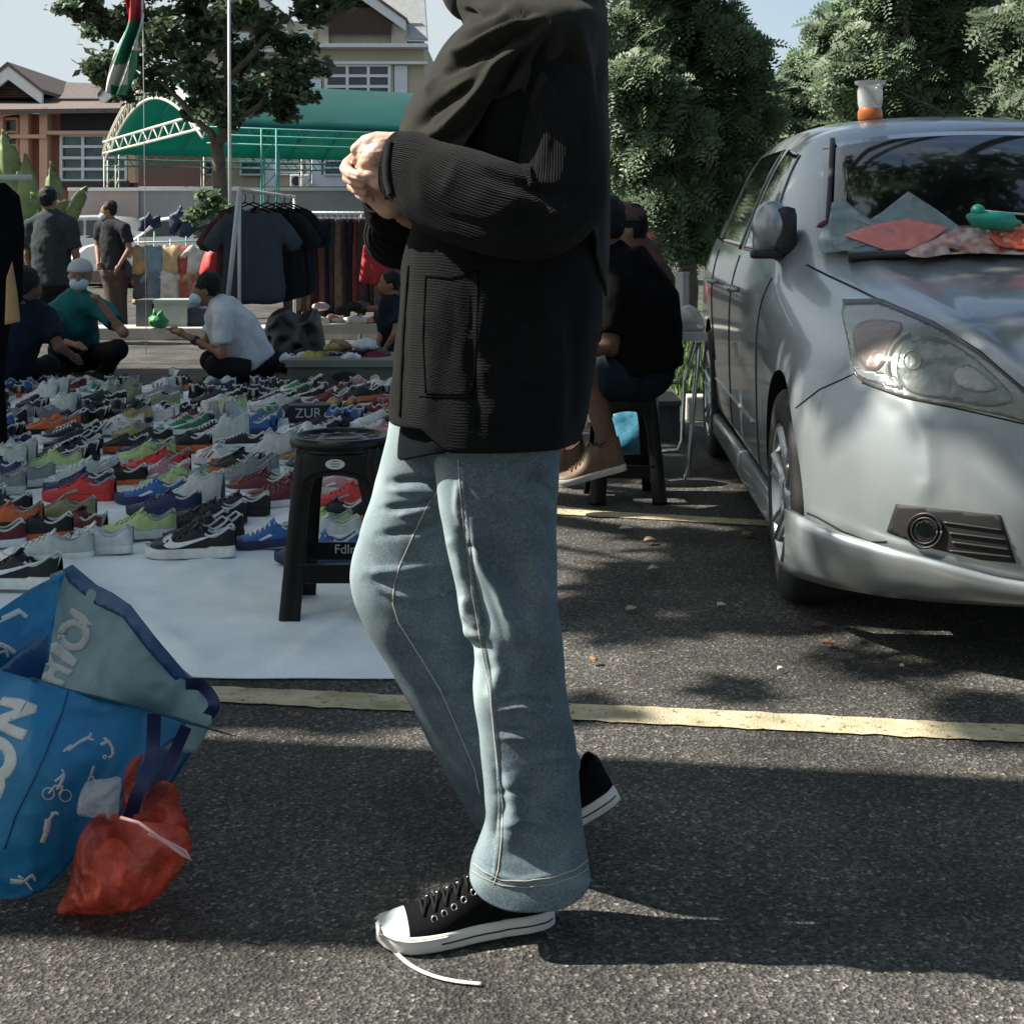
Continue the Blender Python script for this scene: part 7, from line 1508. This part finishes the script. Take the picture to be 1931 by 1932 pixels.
pp_('letter', z1([(430,1040),(530,1000),(560,1090),(760,1180),(710,1240),(590,1185),(560,1240),(680,1290),(650,1350),(420,1260),(400,1220),(500,1180),(520,1130),(440,1120)]), bvb, PRI, bp_); pp_('letter', z1([(740,530),(880,620),(960,720),(860,740),(700,600)]), bvb, PRI, bp_)
def circ(cx, cy, r, w=3, n=18): return (w, [(cx+r*math.cos(6.283*k/n), cy+r*math.sin(6.283*k/n)) for k in range(n+1)])
strokes('cyclist_print', [circ(92,1497,11,2.5), circ(124,1501,11,2.5), (4, [(92,1497),(104,1482),(120,1484)]), (6, [(108,1490),(118,1472),(122,1460)]), (5, [(122,1460),(112,1468),(104,1474)]), (5, [(112,1478),(118,1490),(112,1500)]), (9, [(118,1456),(121,1454)])], 3, bvf, PRT, fp, .0006, 3, .0002)
strokes('golfer_print', [(13, [(92,1545),(88,1570)]), (10, [(88,1570),(80,1590)]), (6, [(92,1548),(105,1532),(112,1536)]), (9, [(98,1537),(102,1534)])], 3, bvf, PRT, fp, .0006, 3, .0002)
strokes('diver_print', [(6, [(128,1416),(150,1400),(172,1388)]), (5, [(120,1418),(135,1405)]), (4, [(160,1392),(178,1396)]), (7, [(170,1386),(174,1384)])], 3, bvf, PRT, fp, .0006, 3, .0002)
strokes('footballer_print', [(6, [(190,1405),(205,1398),(212,1410),(214,1424)]), (5, [(205,1398),(196,1392)]), (5, [(214,1424),(205,1430)]), circ(198,1428,3,3)], 3, bvf, PRT, fp, .0006, 3, .0002)
strokes('gymnast_print', [(5, [(178,1445),(172,1462),(180,1475)]), (4, [(172,1462),(165,1478)])], 3, bvf, PRT, fp, .0006, 3, .0002)
strokes('rower_print', [(10, [(20,1662),(45,1664)]), (6, [(45,1664),(62,1650),(68,1662)]), (4, [(50,1664),(62,1680)]), (5, [(35,1652),(45,1658)])], 3, bvf, PRT, fp, .0006, 3, .0002)
strokes('swimmer_print', [(11, [(5,1168),(22,1160),(38,1152)]), (8, [(34,1150),(52,1164)]), (4, [(0,1174),(14,1166)])], 3, bvl, PRT, fl, .0006, 3, .0002); strokes('runner_print', [(9, [(0,1215),(16,1222),(30,1232)]), (6, [(10,1218),(16,1240)]), (5, [(0,1232),(10,1228)])], 3, bvl, PRT, fl, .0006, 3, .0002)
strokes('seam', [(3, [(130,1302),(118,1345),(100,1390),(84,1430),(60,1480),(30,1540),(10,1600)])], 3, bvf, BLD, fp, .0015, 5, .001)
# translucent red carrier bags
RDP = bpy.data.materials.new('red_film'); RDP.use_nodes = True; nt = RDP.node_tree; b_ = nt.nodes['Principled BSDF']; b_.inputs['Base Color'].default_value = (.70,.12,.07,1); b_.inputs['Roughness'].default_value = .25; b_.inputs['Coat Weight'].default_value = .3
tr = nt.nodes.new('ShaderNodeBsdfTransparent'); tr.inputs[0].default_value = (1,.50,.42,1); mx = nt.nodes.new('ShaderNodeMixShader'); out = [x for x in nt.nodes if x.type == 'OUTPUT_MATERIAL'][0]; nz = nt.nodes.new('ShaderNodeTexNoise'); nz.inputs['Scale'].default_value = 22; nz.inputs['Detail'].default_value = 5; tc = nt.nodes.new('ShaderNodeTexCoord')
nt.links.new(tc.outputs['Object'], nz.inputs['Vector']); mr = nt.nodes.new('ShaderNodeMapRange'); mr.inputs['From Min'].default_value = .35; mr.inputs['From Max'].default_value = .65; mr.inputs['To Min'].default_value = .10; mr.inputs['To Max'].default_value = .55; nt.links.new(nz.outputs['Fac'], mr.inputs['Value']); nt.links.new(mr.outputs[0], mx.inputs[0]); nt.links.new(tr.outputs[0], mx.inputs[1]); nt.links.new(b_.outputs[0], mx.inputs[2]); nt.links.new(mx.outputs[0], out.inputs[0])
bm_ = nt.nodes.new('ShaderNodeBump'); bm_.inputs['Strength'].default_value = .6; bm_.inputs['Distance'].default_value = .01; nt.links.new(nz.outputs['Fac'], bm_.inputs['Height']); nt.links.new(bm_.outputs[0], b_.inputs['Normal'])
rb = E('plastic_bag', (P(220,1710,2.22).x, 2.2, 0), 0, 'tied red translucent plastic bag beside the blue shopping bag', 'bag')
R1 = smooth_poly([(196,1532),(172,1548),(150,1580),(140,1620),(126,1680),(107,1722),(160,1722),(215,1722),(262,1714),(300,1690),(330,1655),(352,1620),(362,1590),(345,1560),(300,1552),(250,1548),(222,1538)], 3)
o = pillow('bag_body', rel(R1, 235, 1640), pxframe(235,1640,2.175), .12, RDP, rb, 4.5, 34, .012, 9, crk=.012, cs=11)
wrinkle(o, [([(115,1710),(200,1680),(300,1600)], 5, .006), ([(125,1700),(190,1640),(200,1560)], 4, .005), ([(200,1540),(250,1600),(320,1640)], 4, .005), ([(200,1540),(215,1640),(180,1715)], 4, .005), ([(230,1700),(300,1660),(345,1600)], 5, -.005), ([(150,1600),(175,1650),(165,1700)], 4, .004)])
R2 = smooth_poly([(255,1478),(270,1430),(262,1425),(240,1445),(232,1500),(240,1560),(290,1560),(345,1572),(358,1560),(340,1520),(336,1490),(310,1472)], 3)
o2 = pillow('bag_behind', rel(R2, 290, 1520), pxframe(290,1520,2.30), .09, RDP, rb, 5, 26, .012, 9, crk=.012, cs=13)
kn = pillow('knotted_top', smooth_poly([(-42,28),(-44,8),(-30,-28),(10,-36),(36,-34),(34,6),(28,40),(0,34)], 2), pxframe(192,1505,2.19), .05, M('clear_film', (.48,.50,.51), .3, var=.3, vs=40, alpha=.42, bump=.5, bs=60), rb, 3.5, 10, .008, 20, crk=.008, cs=26)
mb = MB(); mb.tube([P(u, v, D) for u, v, D in ((228,1542,2.11),(262,1552,2.10),(300,1580,2.10),(345,1612,2.11),(360,1622,2.115),(350,1606,2.115),(320,1590,2.11),(280,1572,2.10))], .0026, 6); mb.build('tie_string', M('pink_tie', (.60,.34,.33), .5, var=0), rb, True)
cn_ = pillow('contents', smooth_poly([(-40,40),(-35,-20),(0,-50),(35,-20),(45,35),(0,50)], 3), pxframe(215,1630,2.185), .05, M('wrapped_food', (.40,.18,.13), .6, var=.4, vs=20), rb, 6, 20, .03, 14)
# ---------------------------------------------------------------- things on the bonnet
FLM = M('grey_film', (.26,.33,.34), .3, var=.2, vs=9, alpha=.62, bump=.35, bs=22); RF = M('red_film_flat', (.62,.20,.18), .4, var=.15, vs=12, bump=.3, bs=30); MXF = M('red_white_film', (.58,.20,.15), .4, var=.3, vs=12, bump=.5, bs=30, rgb2=(.55,.50,.48)); ORF = M('orange_film', (.68,.13,.06), .4, var=.15, vs=12, bump=.3, bs=30)
hb_ = bvh_of([cb, ws_])
def onhood(label, poly, mat, off, bulge, nm='plastic_bag', nz=.02, k=2, nzs=11, crk=.0):
    """a sheet lying against the glass and bonnet: its plane is fitted to the surface behind it"""
    pl = smooth_poly(poly, k) if k > 1 else poly; us = [p[0] for p in pl]; vs_ = [p[1] for p in pl]; A = []; B = []
    for u in np.linspace(min(us), max(us), 12):
        for v in np.linspace(min(vs_), max(vs_), 10):
            if inside((u, v), pl):
                h, n = cast(hb_, u, v)
                if h is not None: A.append([1, (u-1750)/100, (v-440)/100]); B.append(h.y)
    A = np.array(A); B = np.array(B); c = np.linalg.lstsq(A, B, rcond=None)[0]; c[2] = min(max(c[2], -1.6), -.1)
    c[0] = np.mean(B-A[:,1]*c[1]-A[:,2]*c[2]); sh = np.percentile(A@c-B, 96)
    o = sheet(nm, pl, lambda u, v: c[0]+c[1]*(u-1750)/100+c[2]*(v-440)/100-max(0, sh)-off, mat, None, 6, .0015, nz, nzs, crk=crk); T(o, label, 'plastic bag'); return o
onhood('flat grey plastic bag standing against the windscreen, peaked top', [(1620,425),(1660,402),(1712,361),(1765,395),(1812,430),(1820,458),(1760,470),(1640,470),(1600,440)], FLM, .01, .01, 'plastic_sheet', .02, 1, crk=.01)
onhood('smaller grey plastic bag overlapping it at the screen corner', [(1568,382),(1588,374),(1625,405),(1672,430),(1700,448),(1640,480),(1575,470),(1560,430)], FLM, .03, .01, 'plastic_sheet', .02, 1, crk=.012)
onhood('crumpled clear film over the near wing edge of the bonnet', [(1548,430),(1590,405),(1640,425),(1650,455),(1600,472),(1548,478),(1540,455)], FLM, .03, .015, 'plastic_sheet', .02, 1, crk=.012)
onhood('flat coral red plastic bag lying on the bonnet', [(1588,443),(1640,425),(1712,412),(1790,428),(1760,450),(1720,470),(1692,480),(1640,462)], RF, .05, .01, 'plastic_bag', .012, 1, crk=.006)
onhood('crumpled red and clear plastic bag in the middle of the bonnet', [(1705,478),(1760,452),(1800,432),(1850,430),(1900,436),(1945,430),(1990,440),(1990,478),(1850,478),(1780,480),(1745,486)], MXF, .06, .02, 'plastic_bag', .04, crk=.03)
onhood('orange-red plastic bag at the right edge of the bonnet', [(1865,430),(1931,422),(2010,430),(2010,472),(1930,470),(1880,462)], ORF, .08, .02, 'plastic_bag', .03, crk=.025)
h_, n_ = cast(hb_, 1845, 418); gr = MB(); a = P(1822,408,h_.y-.16); gr.tube([a, a+Vector((.02,.0,-.005)), a+Vector((.05,0,-.012)), a+Vector((.14,0,-.02)), a+Vector((.155,0,-.022)), a+Vector((.17,0,-.023))], [.006,.022,.030,.030,.012,.009], 16); gr.ball(a+Vector((.035,0,.016)), .022, 10); o = gr.build('spray_bottle', M('green_plastic', (.01,.26,.17), .35, var=.15), None, True); T(o, 'small green plastic bottle lying on the bonnet', 'bottle')
mb = MB(); mb.tube([a+Vector((.04,.02,.018)), a+Vector((.36,.03,-.008))], .004, 6); mb.build('spout', M('pale_tube', (.55,.56,.55), .4, var=0), o, True)
h_, n_ = cast(hb_, 1552, 424); ht = pillow('purple_tag', smooth_poly([(-14,5),(0,-8),(14,-4),(10,6)], 2), pxframe(1552,424,h_.y-.05), .02, M('purple', (.09,.01,.05), .5, var=.2), None, 3, 4); T(ht, 'small dark purple wrapper at the windscreen corner', 'wrapper')
# jar with an orange base on the roof
q = P(1640,212,5.7); h_ = hb_.ray_cast(Vector((q.x,q.y,3)), Vector((0,0,-1))); q.z = h_[0].z-.003; jr_ = MB(); jr_.lathe(q, [(.0,0),(.045,0),(.05,.01),(.05,.035),(.045,.05)], 20); jb = jr_.build('plastic_jar', M('amber', (.45,.12,.03), .3, var=.2), None, True); T(jb, 'upturned plastic jar with orange contents on the car roof', 'jar')
jr2 = MB(); jr2.lathe(q, [(.045,.05),(.05,.07),(.052,.12),(.046,.145),(.062,.150),(.062,.162),(0,.165)], 20); jr2.build('clear_part', M('jar_clear', (.55,.56,.55), .15, var=.15, vs=30, alpha=.55), jb, True)
# dry leaves and scraps on the asphalt
LFB = M('dry_leaf', (.24,.14,.08), .8, var=.3, vs=30); LFG = M('pale_leaf', (.34,.34,.24), .8, var=.3, vs=30); PAP = M('paper_scrap', (.55,.53,.48), .8, var=.1)
for i, (u, v, s, a, m, lb) in enumerate(((1545,1187,26,.2,LFB,'curled dark brown leaf in front of the car'),(1560,1222,22,-.6,LFB,'small orange-brown leaf below the curled one'),(1233,1082,24,.1,LFG,'pale dry leaf on the shaded asphalt'),(1190,1157,24,.4,LFG,'grey-green leaf right of the jeans'),(1360,1150,16,0,PAP,'small white scrap left of the front tyre'),(1225,1028,26,.1,LFB,'brown leaf near the far yellow line'),(1180,1003,24,0,PAP,'white scrap close to the far yellow line'),(1410,1015,26,.5,LFB,'dark dry twiggy leaf near the tyre'),(1120,1255,20,.7,LFB,'brown leaf beside the jeans above the near yellow line'),(1470,1270,10,.2,PAP,'tiny pale chip on the asphalt'),(560,1362,18,.3,LFB,'small brown leaf just below the yellow line at the left'),(1355,1148,8,.6,PAP,'tiny white chip beside the scrap'),(1700,1265,9,.2,PAP,'tiny pale chip in front of the bumper'))):
    p = G(u, v); L = s*p.y/F; n = 8; vs = []; fs = []
    for j in range(n+1):
        t = j/n; w = L*.26*math.sin(math.pi*(.06+.9*t)); x = (t-.5)*L; z = .008+.18*L*math.sin(t*math.pi)*(.3+.7*(i % 3)/2); c, s_ = math.cos(a), math.sin(a)
        for y, dz in ((-w,.006),(0,0),(w,.008)): vs.append((p.x+x*c-y*s_*1.6, p.y+x*s_+y*c*1.6, z+dz))
    for j in range(n):
        for k in range(2): q = j*3+k; fs.append((q, q+1, q+4, q+3))
    o = mesh('leaf_litter' if m is not PAP else 'paper_scrap', vs, fs, m, None, True); solid(o, .001); T(o, lb, 'leaf' if m is not PAP else 'scrap')
# dark shoe box with pale outlined letters among the shoes, green bag
bxx = MB(); p = P(585,808,7.75); bxx.box((p.x, 7.75, .075), (.24,.13,.09), rot=.15, bev=.006); bxo = bxx.build('shoe_box', M('black_box', (.008,.008,.010), .6, var=.1), None, False); T(bxo, 'black box with pale outlined letters behind the stool', 'box')
text_obj('ZUR', (p.x, 7.75-.068, .075), (math.radians(90),0,.15), .075, M('outline_white', (.45,.47,.46), .6, var=0), bxo)
bpy.context.view_layer.update()
